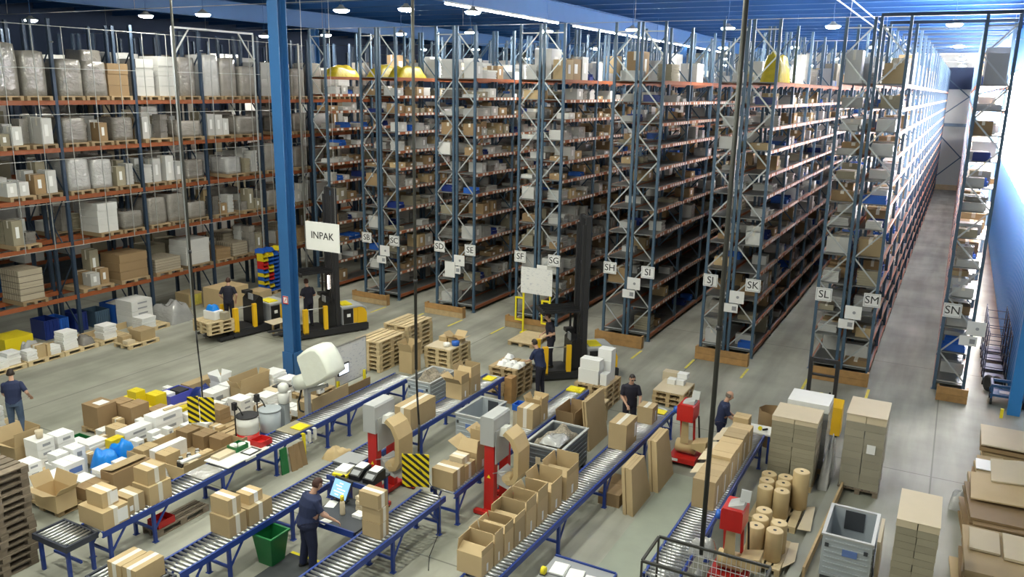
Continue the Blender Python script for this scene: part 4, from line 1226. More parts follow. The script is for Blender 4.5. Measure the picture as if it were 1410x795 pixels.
# leaning flattened cartons
def leaning(x_b, x_t, y0, y1, h, th, label, mt='carton', taper=0.0):
    t = thing('flattened_carton', label, 'carton', group='flattened cartons leaning beside conveyors')
    n = 3
    for i in range(n):
        o = i * th / n
        e = 0.03 * (i % 2)
        obj('sheet', MB().hexa([(x_b + o, y0 + e, 0.01), (x_b + o + th / n - 0.006, y0 + e, 0.0), (x_b + o + th / n - 0.006, y1 - e, 0.0), (x_b + o, y1 - e, 0.01),
                               (x_t + o, y0 + taper + e, h), (x_t + o + th / n - 0.006, y0 + taper + e, h), (x_t + o + th / n - 0.006, y1 - taper * 0.4 - e, h), (x_t + o, y1 - taper * 0.4 - e, h)]), mt, t)
    return t
leaning(-5.45, -5.62, 15.5, 16.65, 0.98, 0.24, 'nearer bundle of flattened cartons leaning on the fourth conveyor', taper=0.22)
leaning(-5.30, -5.48, 16.8, 17.95, 1.16, 0.22, 'farther bundle of flattened cartons leaning on the fourth conveyor', taper=0.2)
leaning(-7.45, -7.62, 18.05, 19.3, 1.3, 0.12, 'big flattened carton sheet standing between third and fourth conveyors', 'carton', taper=0.05)
leaning(-5.64, -5.7, 18.3, 18.9, 0.72, 0.12, 'short carton bundle standing left of the red paper unit', 'carton', taper=0.05)
carton(-5.62, 15.7, 0.0, 0.5, 1.0, 0.3, 'low dark carton on the floor under the fourth conveyor', 'carton_dark', None)
open_carton(-7.75, 17.95, 0.0, 0.5, 0.9, 0.72, 'open brown carton behind the waste bin', 'carton_dark', None, angles=(0.1, 0.1, 0.1, 0.1), lab=False)

# ---- bins with contents
pallet_box(-12.83, 17.86, 0.76, 1.28, 0.97, 'grey plastic bin of shredded paper beside the long carton', False)
pallet_box(-10.35, 16.46, 0.72, 1.32, 0.97, 'empty grey plastic bin with dark inner panel between conveyors', True)
pallet_box(-8.02, 15.78, 0.94, 1.5, 0.97, 'grey ribbed bin of mixed waste in front of the open cartons', False, False, 'bin_slate')
pallet_box(-1.34, 15.04, 0.87, 1.29, 0.97, 'empty pale grey bin with blue label plate at lower right', True)
heap('paper_shreds', -12.78, -12.12, 17.91, 19.09, 0.62, 0.52, 'waste', 'brown shredded paper filling the bin by the long carton', 'waste', seed=3, n=16, rough=0.35, kind='stuff')
heap('paper_waste', -7.97, -7.13, 15.83, 17.23, 0.60, 0.50, 'waste', 'crumpled brown waste filling the ribbed bin', 'waste', seed=8, n=16, rough=0.4, kind='stuff')
heap('plastic_scrap', -7.72, -7.2, 15.9, 16.5, 1.0, 0.16, 'film_white', 'white plastic film scrap on the ribbed bin waste', 'scrap', seed=9, n=9, rough=0.5)
obj('scrap_tab', bx(-7.72, -7.6, 15.735, 15.75, 0.55, 0.72).box(-7.6, -7.5, 15.735, 15.75, 0.5, 0.62), 'carton_pale', label='torn pale carton label stuck on the ribbed bin', cat='label')
b = thing('blue_tray', 'small bright blue tray behind the second paper machine', 'tray', (-9.45, 17.85, 0))
obj('box', bx(0, 0.35, 0, 0.3, 0.0, 0.78), 'carton_pale', b); obj('tray', bx(-0.02, 0.37, -0.02, 0.32, 0.78, 0.80).box(-0.02, 0.37, -0.02, 0.0, 0.8, 0.94).box(0.35, 0.37, 0, 0.32, 0.8, 0.94).box(-0.02, 0, 0, 0.32, 0.8, 0.94).box(-0.02, 0.37, 0.30, 0.32, 0.8, 0.94), 'plastic_blue', b)

# ---- machines
paper_machine(-7.98, 14.03, 'red and grey paper machine right of the hanging striped panel')
paper_machine(-10.52, 13.30, 'red and grey paper machine behind the workstation')
red_unit(-4.84, 18.41, 'small red paper unit between the fourth and fifth conveyors')
red_unit(-2.60, 13.85, 'small red paper unit beside the kraft rolls at the bottom')

# ---- kraft paper rolls
def kraft_roll(x, y, z0, h, label, r=0.165):
    t = thing('paper_roll', label, 'paper roll', (x, y, z0), group='kraft paper rolls on pallets')
    obj('roll', MB().lathe([(r - 0.012, 0), (r, 0.012), (r, h - 0.012), (r - 0.012, h)], 18), 'kraft', t)
    obj('end_face', MB().lathe([(r - 0.014, h), (r - 0.014, h + 0.004)], 18), 'kraft_end', t)
    obj('core', MB().lathe([(0.035, h + 0.0045), (0.035, h + 0.008)], 10), 'ink', t)
KA = [(-2.15, 14.69, 'front right'), (-2.50, 14.69, 'front left'), (-2.49, 15.04, 'middle left'), (-2.13, 15.02, 'middle right'), (-2.49, 15.38, 'rear left')]
KB = [(-2.34, 16.38, 'front right'), (-2.67, 16.38, 'front left'), (-2.71, 16.72, 'second left'), (-2.38, 16.75, 'second right'), (-2.73, 17.06, 'rear left'), (-2.39, 17.08, 'rear middle')]
pallet(-2.80, 14.75, 0, 'pale pallet under the nearer five kraft rolls', 'wood_pale')
pallet(-3.0, 16.55, 0, 'pale pallet under the farther kraft rolls', 'wood_pale', 1.22)
for x, y, w in KA: kraft_roll(x * 1.028, y * 1.028, 0.146, 0.62, 'kraft paper roll on the nearer pallet, ' + w)
for x, y, w in KB: kraft_roll(x * 1.031, y * 1.031, 0.146, 0.60, 'kraft paper roll on the farther pallet, ' + w)
kraft_roll(-2.13, 17.5, 0.146, 0.86, 'tallest kraft paper roll, standing alone beside the carton stack', 0.175)
for nm, pts, lab in (('kraft_sheet', [(-1.98, 14.85), (-1.8, 15.2), (-1.85, 15.95), (-2.0, 15.9)], 'torn kraft sheet at the edge of the nearer roll pallet'), ('kraft_sheet', [(-1.98, 16.5), (-1.72, 16.55), (-1.8, 17.7), (-1.95, 17.6)], 'torn kraft sheet at the edge of the farther roll pallet')):
    obj(nm, MB().prism(pts, 'z', 0.148, 0.156), 'carton_pale', label=lab, cat='paper')

# ---- stacks of flat cartons on the right
def carton_block(x0, x1, y0, y1, z0, z1, label, split, mt='carton_grey', topm='carton_pale', n=14, film=False):
    t = thing('carton_stack', label, 'carton stack', (x0, y0, z0), group='stacks of flat cartons on pallets')
    w, d, h = x1 - x0, y1 - y0, z1 - z0
    xs = [0, w * 0.5, w] if split else [0, w]
    if topm and split: obj('top_sheet', bx(-0.005, w + 0.005, -0.005, d + 0.005, h - 0.002, h + 0.008), topm, t)
    for i in range(len(xs) - 1):
        a, c = xs[i] + (0.006 if i else 0), xs[i + 1] - (0.006 if i == 0 and split else 0)
        for j in range(n):
            q = random.Random(j * 7 + i)
            o = q.uniform(-0.006, 0.006)
            obj('bundle', bx(a + o, c + o, q.uniform(0, 0.012), d - q.uniform(0, 0.012), h * j / n + 0.002, h * (j + 1) / n - 0.003), mt if j < n - 1 else topm, t)
    return t
pallet(-3.05, 18.62, 0, 'pallet under the tall grey-brown carton stack', 'wood', 1.27, 0.8)
carton_block(-3.04, -2.04, 18.6, 19.55, 0.146, 1.72, 'tall stack of flat grey-brown cartons behind the kraft rolls', True)
pallet(-2.95, 19.75, 0, 'pallet under the white-topped wrapped carton stack', 'wood', 1.2, 0.8)
carton_block(-2.9, -1.95, 19.72, 20.6, 0.146, 1.78, 'white-topped carton stack in loose film behind the grey-brown one', False, 'film_white', 'white_card', 8)
heap('loose_film', -1.93, -1.70, 18.9, 20.3, 0.0, 1.0, 'film_white', 'loose shiny film gathered at the foot of the white-topped stack', 'film', seed=31, n=14, rough=0.5)
pallet(-1.52, 19.1, 0, 'pallet under the shrink-wrapped carton stack', 'wood_old', 1.08, 1.0)
wrapped = carton_block(-1.5, -0.66, 19.12, 20.3, 0.146, 1.92, 'shrink-wrapped stack of flat cartons with white label', True, 'carton_grey', 'carton_pale', 10)
obj('shrink_film', bx(-0.012, 0.856, -0.014, 1.19, 0.0, 1.62), 'film_clear', wrapped)
obj('label', bx(0.5, 0.68, -0.02, -0.016, 0.9, 1.12), 'paper', wrapped)
obj('top_sheet', bx(-0.01, 0.85, -0.015, 1.2, 1.776, 1.79), 'carton_pale', wrapped)
pallet(-0.16, 14.35, 0, 'pallet under the right-hand carton stack at the bottom', 'wood', 0.85, 1.05)
carton_block(-0.14, 0.52, 14.32, 15.58, 0.146, 1.98, 'tall stack of flat cartons at the bottom right with pale top', True)
obj('carton_offcut', MB().hexa([(0.60, 15.0, 0), (0.62, 15.0, 0), (0.68, 15.3, 0), (0.66, 15.3, 0), (0.60, 15.0, 0.5), (0.62, 15.0, 0.5), (0.68, 15.3, 0.42), (0.66, 15.3, 0.42)]), 'carton', label='brown carton offcut standing beside the right-hand stack', cat='carton')
obj('pale_board', MB().hexa([(-0.40, 15.3, 0), (-0.34, 15.3, 0), (-0.34, 16.3, 0), (-0.40, 16.3, 0), (-0.42, 15.3, 0.95), (-0.36, 15.3, 0.95), (-0.36, 16.3, 0.95), (-0.42, 16.3, 0.95)]), 'carton_pale', label='pale board standing along the empty bin at lower right', cat='board')
# low floor barrier
fb = thing('floor_barrier', 'long low pale floor barrier running past the empty bin', 'barrier', (-1.95, 13.0, 0), -0.045)
obj('rail', bx(0, 0.22, 0, 10.5, 0.0, 0.10), 'kerb_grey', fb)
obj('board', bx(0.235, 0.28, 2.0, 8.6, 0.0, 0.22), 'wood', fb)
# ---- crushed cardboard on the far right
def sheet(x0, x1, y0, y1, z, th, label, mt='carton_pale', tilt=(0, 0, 0, 0)):
    return obj('carton_sheet', MB().hexa([(x0, y0, z + tilt[0]), (x1, y0, z + tilt[1]), (x1, y1, z + tilt[2]), (x0, y1, z + tilt[3]), (x0, y0, z + tilt[0] + th), (x1, y0, z + tilt[1] + th), (x1, y1, z + tilt[2] + th), (x0, y1, z + tilt[3] + th)]), mt, label=label, cat='carton sheet', group='waste carton sheets on the right')
def flat_pile(x0, x1, y0, y1, z1, n, label, mt='carton', seed=1):
    q = random.Random(seed)
    t = thing('cardboard_pile', label, 'cardboard pile', (x0, y0, 0), group='piles of waste cardboard')
    z = 0.0
    for i in range(n):
        th = z1 / n
        a, c, e, f_ = [q.uniform(-0.1, 0.1) for _ in range(4)]
        dz = q.uniform(-0.35, 0.35) * th
        so = obj('sheet', MB().hexa([(a, c, z), (x1 - x0 + e, c, z), (x1 - x0 + e, y1 - y0 + f_, z), (a, y1 - y0 + f_, z), (a, c, z + th * 0.7 + max(0, dz)), (x1 - x0 + e, c, z + th * 0.7), (x1 - x0 + e, y1 - y0 + f_, z + th * 0.7 + max(0, -dz)), (a, y1 - y0 + f_, z + th * 0.75)]), mt if i % 3 else 'carton_dark', t)
        so.rotation_euler = (0, 0, q.uniform(-0.09, 0.09)); so.location = (q.uniform(-0.05, 0.05), q.uniform(-0.06, 0.06), 0)
        z += th
    return t
flat_pile(1.36, 2.5, 21.35, 22.7, 0.92, 7, 'back pile of flattened cartons by the blue trolley', seed=4)
sheet(1.34, 2.55, 21.3, 22.7, 0.94, 0.03, 'pale top sheet of the back cardboard pile')
flat_pile(1.15, 2.45, 17.45, 19.3, 0.82, 16, 'crushed brown cardboard pile at the right edge', 'carton_dark', seed=5)
sheet(1.12, 2.3, 18.3, 19.6, 0.86, 0.03, 'tilted kraft sheet lying across the crushed cardboard', 'carton', (0, 0.05, 0.12, 0.04))
sheet(1.5, 2.6, 19.2, 20.3, 0.95, 0.03, 'big tilted pale sheet behind the crushed cardboard', 'carton_pale', (0, 0.1, 0.2, 0.06))
flat_pile(1.2, 1.7, 19.7, 21.0, 0.8, 6, 'small cardboard pile between the two larger ones', seed=6)
sheet(1.24, 1.55, 20.15, 20.75, 0.79, 0.02, 'white sheet on the small middle cardboard pile', 'paper')
flat_pile(1.06, 2.3, 15.4, 17.1, 0.80, 9, 'near cardboard pile in the bottom right corner', seed=7)
sheet(1.1, 1.6, 16.2, 17.05, 0.795, 0.04, 'left pale sheet on the bottom right pile', 'carton_pale'); sheet(1.66, 2.3, 16.1, 17.1, 0.795, 0.05, 'right pale sheet on the bottom right pile', 'carton_pale')
heap('film_scrap', 0.8, 1.1, 19.4, 19.75, 0.0, 0.5, 'film_white', 'white plastic bag on the floor beside the crushed cardboard', 'plastic bag', seed=12, n=8)

# ================================================================== GOODS FIELD on the left
def bbox(o):
    lo, hi = [1e9] * 3, [-1e9] * 3
    def add(p, off):
        if p.type == 'MESH':
            for c in p.bound_box:
                for k in range(3):
                    v = c[k] * p.scale[k] + off[k]
                    lo[k] = min(lo[k], v); hi[k] = max(hi[k], v)
        for ch in p.children:
            if ch.name.split('.')[0] != 'flap':
                add(ch, [off[k] + ch.location[k] for k in range(3)])
    add(o, list(o.location))
    return lo, hi
def settle():
    """nudge neighbouring field goods apart until none share space"""
    its = [o for o in COL.objects if o not in _before and o.parent is None and o.name.split('.')[0] not in ('cardboard_tray', 'white_sheet', 'loose_plank', 'jar', 'white_strip', 'dark_folder', 'rolled_paper', 'yellow_wrap')]
    bb = [bbox(o) for o in its]
    tot = [[0.0, 0.0] for _ in its]
    for _ in range(60):
        hit = False
        for i in range(len(its)):
            for j in range(i + 1, len(its)):
                (la, ha), (lb, hb) = bb[i], bb[j]
                ov = [min(ha[k], hb[k]) - max(la[k], lb[k]) for k in range(3)]
                if min(ov) <= 0.002: continue
                if ov[2] < 0.02: continue
                k = 0 if ov[0] < ov[1] else 1
                if ov[k] > 0.25: continue
                s = (ov[k] + 0.003) / 2 * (1 if (la[k] + ha[k]) < (lb[k] + hb[k]) else -1)
                for q_, sg in ((i, -1), (j, 1)):
                    bb[q_][0][k] += sg * s; bb[q_][1][k] += sg * s; tot[q_][k] += sg * s
                hit = True
        if not hit: break
    for o, t_ in zip(its, tot):
        o.location.x += t_[0]; o.location.y += t_[1]
FP = 'pallets under the goods field'
PFIELD = sorted([(-16.95, 9.35), (-19.0, 10.1), (-17.9, 11.2), (-16.4, 10.7), (-19.4, 12.4), (-18.0, 12.7), (-16.5, 12.2), (-19.6, 13.9), (-18.2, 14.2), (-16.8, 13.8), (-18.9, 15.4), (-17.5, 15.6), (-16.35, 15.3), (-18.3, 16.9), (-16.9, 17.0)], key=lambda p: p[0] ** 2 + p[1] ** 2)
for i, (x, y) in enumerate(PFIELD):
    pallet(x, y, 0, 'pallet in the goods field, %s counted from the nearest' % ORD[i], 'wood', 1.5, 0.95, group=FP)
_before = set(COL.objects)
WB = 'white boxes in the goods field'; BB = 'brown cartons in the goods field'
Z = 0.146
open_carton(-18.6, 10.2, Z, 0.62, 0.62, 0.42, 'open brown carton at the left edge of the goods field', 'carton', angles=(0.1, 0.15, 0.4, 1.0), lab=False)
def wstack(x1, y0, z0, w, d, h, n, label, mt='paper'):
    t = thing('white_box_stack', label, 'box stack', (x1, y0, z0), group=WB)
    for i in range(n):
        a = 0.008 * ((i * 37) % 3 - 1)
        obj('box', bx(-w + a, a, -a, d - a, h * i / n + 0.001, h * (i + 1) / n - 0.006), mt, t)
        obj('print', bx(a + 0.001, a + 0.003, d * 0.3, d * 0.75, h * (i + 0.3) / n, h * (i + 0.6) / n), 'grey_print', t)
    return t
wstack(-17.95, 10.35, Z, 0.5, 0.42, 0.66, 3, 'tall white shrink-packed box stack beside the left open carton')
wstack(-17.95, 10.85, Z, 0.42, 0.42, 0.62, 3, 'white box stack just behind the tallest white one')
obj('rolled_paper', MB().cyl((-18.15, 10.55, 0.815), (-18.15, 10.55, 1.0), 0.07, 0.09, n=10), 'carton_pale', label='short beige paper roll on the tall white box stack', cat='paper roll')
gc = thing('green_crate', 'dark green crate behind the white box stacks', 'crate', (-18.72, 11.4, 0))
obj('body', bx(0, 0.55, 0, 0.5, 0, 0.02).box(0, 0.02, 0, 0.5, 0.02, 0.3).box(0.53, 0.55, 0, 0.5, 0.02, 0.3).box(0.02, 0.53, 0, 0.02, 0.02, 0.3).box(0.02, 0.53, 0.48, 0.5, 0.02, 0.3), 'plastic_green', gc); obj('paper', bx(0.1, 0.45, 0.1, 0.4, 0.24, 0.26), 'paper', gc)
paper_stack(-17.45, 11.3, Z, 0.42, 0.5, 0.34, 5, 'white booklet stack right of the green crate')
carton(-17.2, 10.32, 0.397, 0.34, 0.30, 0.26, 'left white carton with grey print on the white pile', 'paper', None, WB, lab=(0.2, 0.5, 0.3, 0.7, 'grey_print'))
carton(-17.1, 10.66, 0.397, 0.38, 0.30, 0.30, 'rear white carton with grey print on the white pile', 'paper', None, WB, lab=(0.3, 0.7, 0.3, 0.7, 'grey_print'))
carton(-16.70, 10.15, Z, 0.48, 0.48, 0.46, 'white carton with a blue printed band', 'paper', None, WB, lab=(0.2, 0.85, 0.45, 0.75, 'blue_print'))
carton(-17.1, 10.3, 0, 0.5, 0.7, 0.396, 'low white carton under the white pile', 'paper', None, WB)
wstack(-17.0, 9.5, Z, 0.42, 0.36, 0.66, 4, 'front white box stack at the near edge of the field')
wstack(-16.55, 9.72, Z, 0.42, 0.42, 0.36, 2, 'low wide white box stack beside the front one')
carton(-16.5, 9.42, Z, 0.44, 0.30, 0.18, 'pale low box at the near edge of the field', 'carton_pale', None, BB)
open_carton(-15.66, 9.40, Z, 0.74, 0.46, 0.40, 'big open brown carton at the near edge of the field', 'carton', angles=(0.8, 0.35, 0.5, 1.2), lab=False)
paper_stack(-15.95, 9.6, 0.28, 0.3, 0.24, 0.28, 1, 'crumpled white foam sheet in the big open carton', 'paper', None)
carton(-15.46, 9.92, Z, 0.5, 0.5, 0.30, 'dark brown carton behind the big open one', 'carton_dark', None, BB)
paper_stack(-15.95, 10.05, Z, 0.40, 0.36, 0.32, 5, 'white paper stack behind the big open carton')
paper_stack(-15.78, 10.45, Z, 0.38, 0.36, 0.42, 5, 'taller white paper stack left of the long carton')
t = carton(-15.34, 10.35, Z, 0.42, 0.95, 0.5, 'long brown carton with a lifted lid flap', 'carton_dark', None, BB)
obj('flap', MB().hexa([(-0.42, 0.02, 0.5), (-0.05, 0.02, 0.56), (-0.05, 0.93, 0.56), (-0.42, 0.93, 0.5), (-0.42, 0.02, 0.512), (-0.05, 0.02, 0.572), (-0.05, 0.93, 0.572), (-0.42, 0.93, 0.512)]), 'carton', t)
heap('blue_bag', -17.0, -16.45, 10.95, 11.4, Z, 0.5, 'bag_blue', 'nearer bright blue plastic bag in the goods field', 'plastic bag', 'blue bags in the goods field', seed=21, n=10)
heap('blue_bag', -17.05, -16.5, 11.42, 11.9, Z, 0.56, 'bag_blue', 'farther bright blue plastic bag in the goods field', 'plastic bag', 'blue bags in the goods field', seed=22, n=10)
carton(-16.42, 10.74, 0, 0.22, 0.22, 0.26, 'small dark blue box beside the white carton', 'blue_print', None, None)
carton(-17.2, 11.7, Z, 0.24, 0.36, 0.34, 'small yellow box behind the blue bags', 'plastic_yellow', None, None)
carton(-18.75, 12.45, Z, 0.62, 0.56, 0.62, 'tall brown carton with a white sheet on top', 'carton_dark', None, BB)
obj('white_sheet', bx(-19.15, -18.85, 12.6, 12.9, 0.770, 0.776), 'paper', label='white sheet lying on the tall brown carton', cat='paper')
carton(-18.62, 13.04, Z, 0.45, 0.4, 0.56, 'middle tall brown carton behind the first tall one', 'carton_dark', None, BB)
carton(-18.1, 12.95, Z, 0.42, 0.55, 0.58, 'right-hand tall brown carton of the three', 'carton_dark', None, BB)
carton(-17.85, 12.3, Z, 0.42, 0.34, 0.28, 'small square brown carton before the tall cartons', 'carton', None, BB)
wstack(-17.3, 12.15, Z, 0.36, 0.8, 0.36, 2, 'long white box pair before the tall brown cartons')
wstack(-17.2, 12.95, Z, 0.42, 0.85, 0.5, 2, 'long tall white box pair in the middle of the field')
for i, (x, y, h, w, lab) in enumerate([(-19.0, 13.75, 0.36, 0.5, 'left yellow carton of the yellow group'), (-18.62, 14.12, 0.42, 0.42, 'right yellow carton of the yellow group with a white top'), (-18.5, 13.62, 0.18, 0.4, 'low yellow carton in front of the yellow group')]):
    carton(x, y, Z, w, 0.36, h, lab, 'plastic_yellow', None, 'yellow cartons in the goods field')
carton(-18.98, 13.78, Z + 0.361, 0.36, 0.3, 0.2, 'upper yellow carton on top of the yellow group', 'plastic_yellow', None, 'yellow cartons in the goods field')
carton(-18.0, 13.62, Z, 0.42, 0.5, 0.26, 'brown parcel behind the long white boxes', 'carton_dark', None, BB)
tr = thing('plastic_tray', 'violet blue plastic tray of papers in the goods field', 'tray', (-19.05, 14.45, Z))
obj('body', bx(0, 0.62, 0, 0.8, 0, 0.02).box(0, 0.02, 0, 0.8, 0.02, 0.3).box(0.6, 0.62, 0, 0.8, 0.02, 0.3).box(0.02, 0.6, 0, 0.02, 0.02, 0.3).box(0.02, 0.6, 0.78, 0.8, 0.02, 0.3), 'violet_blue', tr)
obj('paper', bx(0.06, 0.4, 0.1, 0.35, 0.2, 0.3), 'paper', tr); obj('dark_paper', bx(0.1, 0.5, 0.42, 0.74, 0.18, 0.3), 'ink', tr)
carton(-18.75, 15.35, Z, 0.34, 1.25, 0.3, 'long low brown carton at the far left edge of the field', 'carton', None, BB)
heap('navy_bag', -18.5, -17.95, 15.0, 15.75, Z, 0.46, 'navy_plastic', 'dark blue plastic bag beside the hanging pole', 'plastic bag', seed=24, n=10)
carton(-17.7, 14.1, Z, 0.42, 0.42, 0.2, 'flat yellow carton near the wooden plank', 'plastic_yellow', None, 'yellow cartons in the goods field')
obj('loose_plank', MB().bar((-17.4, 13.4, 0.664), (-17.3, 14.5, 0.664), 0.1, 0.03), 'wood_pale', label='loose wooden plank lying on the field goods', cat='plank')
paper_stack(-16.85, 13.9, Z, 0.5, 0.6, 0.28, 3, 'pale paper stack in front of the striped panel', 'white_card'); paper_stack(-16.8, 14.55, Z, 0.42, 0.4, 0.32, 4, 'second pale paper stack in front of the striped panel', 'white_card')
carton(-17.45, 15.05, Z, 0.46, 0.6, 0.40, 'white printed carton behind the striped panel', 'paper', None, WB, lab=(0.2, 0.6, 0.3, 0.7, 'grey_print'))
carton(-17.5, 15.68, Z, 0.4, 0.42, 0.42, 'second white printed carton behind the striped panel', 'paper', None, WB, lab=(0.2, 0.7, 0.3, 0.7, 'grey_print'))
open_carton(-17.95, 15.8, Z, 0.42, 0.4, 0.4, 'white open carton behind the striped panel', 'paper', angles=(0.2, 0.2, 0.5, 0.4), lab=False)
open_carton(-17.05, 15.7, Z, 0.42, 1.1, 0.42, 'long open brown carton at the back of the field', 'carton', angles=(0.05, 0.3, 0.2, 0.5), lab=False)
carton(-17.75, 16.35, Z, 0.4, 0.4, 0.3, 'bright white carton topping the back of the field', 'paper', None, WB)
paper_stack(-16.95, 16.85, Z, 0.5, 0.55, 0.52, 6, 'high white paper stack at the back of the field'); paper_stack(-16.45, 16.95, Z, 0.42, 0.5, 0.4, 5, 'white paper stack second from the back corner')
obj('dark_folder', bx(-16.75, -16.3, 16.6, 16.95, 0.40, 0.43), 'ink', label='dark folder lying on the back paper stacks', cat='folder')
carton(-16.35, 16.35, Z, 0.5, 0.5, 0.25, 'low carton under the dark folder', 'carton_pale', None, BB)
paper_stack(-15.95, 15.6, Z, 0.45, 0.45, 0.42, 6, 'white book stack behind the white drum'); carton(-15.8, 16.1, Z, 0.3, 0.3, 0.38, 'small white box right of the book stack', 'paper', None, WB)
wstack(-16.2, 14.9, Z, 0.5, 0.42, 0.5, 3, 'white box stack left of the white drum')
for i in range(3):
    carton(-16.35, 14.28, Z + 0.14 * i, 0.5, 0.36, 0.135, 'flat brown carton left of the drum, %s from the bottom' % ORD[i], 'carton_dark', None, BB)
# cardboard walled tray along the conveyor
cw = thing('cardboard_tray', 'long low cardboard tray along the first conveyor', 'tray', (-16.45, 11.55, Z))
obj('right_wall', bx(1.95, 1.965, 0, 1.9, 0, 0.42), 'carton', cw); obj('left_wall', bx(0, 0.015, 0, 1.9, 0, 0.3), 'carton', cw); obj('near_wall', bx(0.015, 1.95, 0, 0.015, 0, 0.34), 'carton', cw); obj('far_wall', bx(0.015, 1.95, 1.885, 1.9, 0, 0.34), 'carton', cw); obj('base', bx(0.015, 1.95, 0.015, 1.885, 0, 0.012), 'carton', cw)
Z2 = 0.160
carton(-16.05, 11.7, Z2, 0.36, 0.45, 0.34, 'brown carton at the near left corner of the cardboard tray', 'carton', None, BB)
carton(-15.75, 11.8, Z2, 0.22, 0.9, 0.36, 'long white box standing in the cardboard tray', 'paper', None, WB)
carton(-15.35, 11.75, Z2, 0.36, 0.42, 0.36, 'pale brown carton in the middle of the cardboard tray', 'carton', None, BB)
carton(-15.9, 12.85, Z2, 0.4, 0.4, 0.4, 'brown carton at the back of the cardboard tray', 'carton_dark', None, BB); carton(-15.45, 12.95, Z2, 0.4, 0.42, 0.36, 'dark brown carton at the back of the cardboard tray', 'carton_dark', None, BB)
carton(-14.95, 13.05, Z2, 0.42, 0.34, 0.36, 'brown carton in the far right tray corner', 'carton_dark', None, BB)
carton(-14.85, 12.35, Z2, 0.2, 0.36, 0.26, 'narrow carton right of the black jars', 'carton', None, BB); carton(-14.6, 12.4, Z2, 0.18, 0.5, 0.22, 'second narrow carton right of the black jars', 'carton', None, BB); carton(-14.75, 12.0, Z2, 0.3, 0.28, 0.2, 'short pale box right of the black jars', 'carton_pale', None, BB)
for i, (x, y) in enumerate([(-15.2, 12.05), (-15.08, 12.2), (-15.22, 12.3), (-15.1, 12.45), (-15.22, 12.55), (-15.08, 11.9)]):
    t = thing('jar', 'black jar in the cardboard tray, %s of six' % ORD[i], 'jar', (x, y, Z2), group='black jars in the tray')
    obj('glass', MB().lathe([(0.052, 0), (0.055, 0.02), (0.055, 0.2), (0.04, 0.23)], 12), 'bottle_dark', t); obj('lid', MB().lathe([(0.045, 0.231), (0.045, 0.26)], 12), 'steel', t)
obj('white_strip', MB().hexa([(-14.75, 11.65, 0.56), (-14.6, 11.6, 0.57), (-14.55, 12.1, 0.57), (-14.7, 12.15, 0.56), (-14.75, 11.65, 0.6), (-14.6, 11.6, 0.61), (-14.55, 12.1, 0.61), (-14.7, 12.15, 0.6)]), 'paper', label='white box lid laid on the cardboard tray edge', cat='lid')
heap('yellow_wrap', -15.28, -14.9, 11.15, 11.5, Z, 0.42, 'film_white', 'pale yellow wrapped parcel before the cardboard tray', 'parcel', seed=41, n=8)

settle()
# small goods filling the gaps between the larger ones
_taken = [bbox(o) for o in COL.objects if o not in _before and o.parent is None and o.type in ('MESH', 'EMPTY') and o.name.split('.')[0] != 'loose_plank']
_q = random.Random(77)
_spots = []
for _ in range(2600):
    if len(_spots) >= 46: break
    w, d, h = _q.uniform(0.16, 0.36), _q.uniform(0.16, 0.36), _q.uniform(0.1, 0.3)
    x, y = _q.uniform(-19.2, -14.6), _q.uniform(9.6, 17.6)
    if x < -18.6 and y < 11.8 or x < -17.3 and y < 10.2 or x > -15.5 and y < 10.2 or (x < -17.5 and y > 17.0) or (x > -16.0 and 13.4 < y < 15.2): continue
    lo, hi = (x - w, y, Z), (x, y + d, Z + h)
    if any(all(min(hi[k], b_[1][k]) - max(lo[k], b_[0][k]) > -0.012 for k in range(3)) for b_ in _taken): continue
    on = [b_ for b_ in PFIELD if b_[0] - 0.05 < x - w / 2 < b_[0] + 1.25 and b_[1] - 0.05 < y + d / 2 < b_[1] + 1.2]
    if not on: continue
    z = Z
    _taken.append(([lo[0], lo[1], z], [hi[0], hi[1], z + h])); _spots.append((x, y, z, w, d, h))
_spots.sort(key=lambda s: s[0] ** 2 + s[1] ** 2)
_cnt = {}
for (x, y, z, w, d, h) in _spots:
    kd = _q.choice(('white', 'white', 'brown', 'stack', 'brown'))
    i = _cnt[kd] = _cnt.get(kd, -1) + 1
    far = '%s counted from the nearest' % ORD[i]
    if kd == 'white': carton(x, y, z, w, d, h, 'small white gap-filling box among the field goods, ' + far, 'paper', None, 'small white boxes in gaps of the field', lab=(0.25, 0.7, 0.3, 0.7, 'grey_print'))
    elif kd == 'brown': carton(x, y, z, w, d, h, 'small brown gap-filling carton among the field goods, ' + far, _q.choice(('carton', 'carton_dark')), 'y', 'small brown cartons in gaps of the field')
    else: paper_stack(x, y, z, w, d, h, 4, 'small paper stack in a gap among the field goods, ' + far, 'paper', 'small paper stacks in gaps of the field')
# ---- work top items
pk = thing('envelope_stack', 'beige envelope stack on the white work top', 'envelope stack', (-13.6, 11.75, 0.826))
obj('stack', layered_xy(0.26, 0.5, 0.06, 3, 5), 'carton_pale', pk)
def tray(x, y, z, w, d, h, mt, label):
    t = thing('small_crate', label, 'crate', (x, y, z))
    s = 0.012
    obj('body', bx(0, w, 0, d, 0, s).box(0, s, 0, d, s, h).box(w - s, w, 0, d, s, h).box(s, w - s, 0, s, s, h).box(s, w - s, d - s, d, s, h), mt, t)
    return t
tray(-13.86, 12.25, 0.826, 0.3, 0.36, 0.12, 'plastic_green', 'small green crate of tape rolls on the work top')
for i, (x, y) in enumerate([(-13.77, 12.36), (-13.65, 12.50)]):
    t = thing('tape_roll', 'white tape roll in the small green crate, %s one' % ('nearer' if i == 0 else 'farther'), 'tape roll', (x, y, 0.84), group='tape rolls in the green crate')
    obj('ring', MB().lathe([(0.045, 0), (0.085, 0), (0.085, 0.11), (0.045, 0.11), (0.045, 0.0)], 16), 'white_plastic', t)
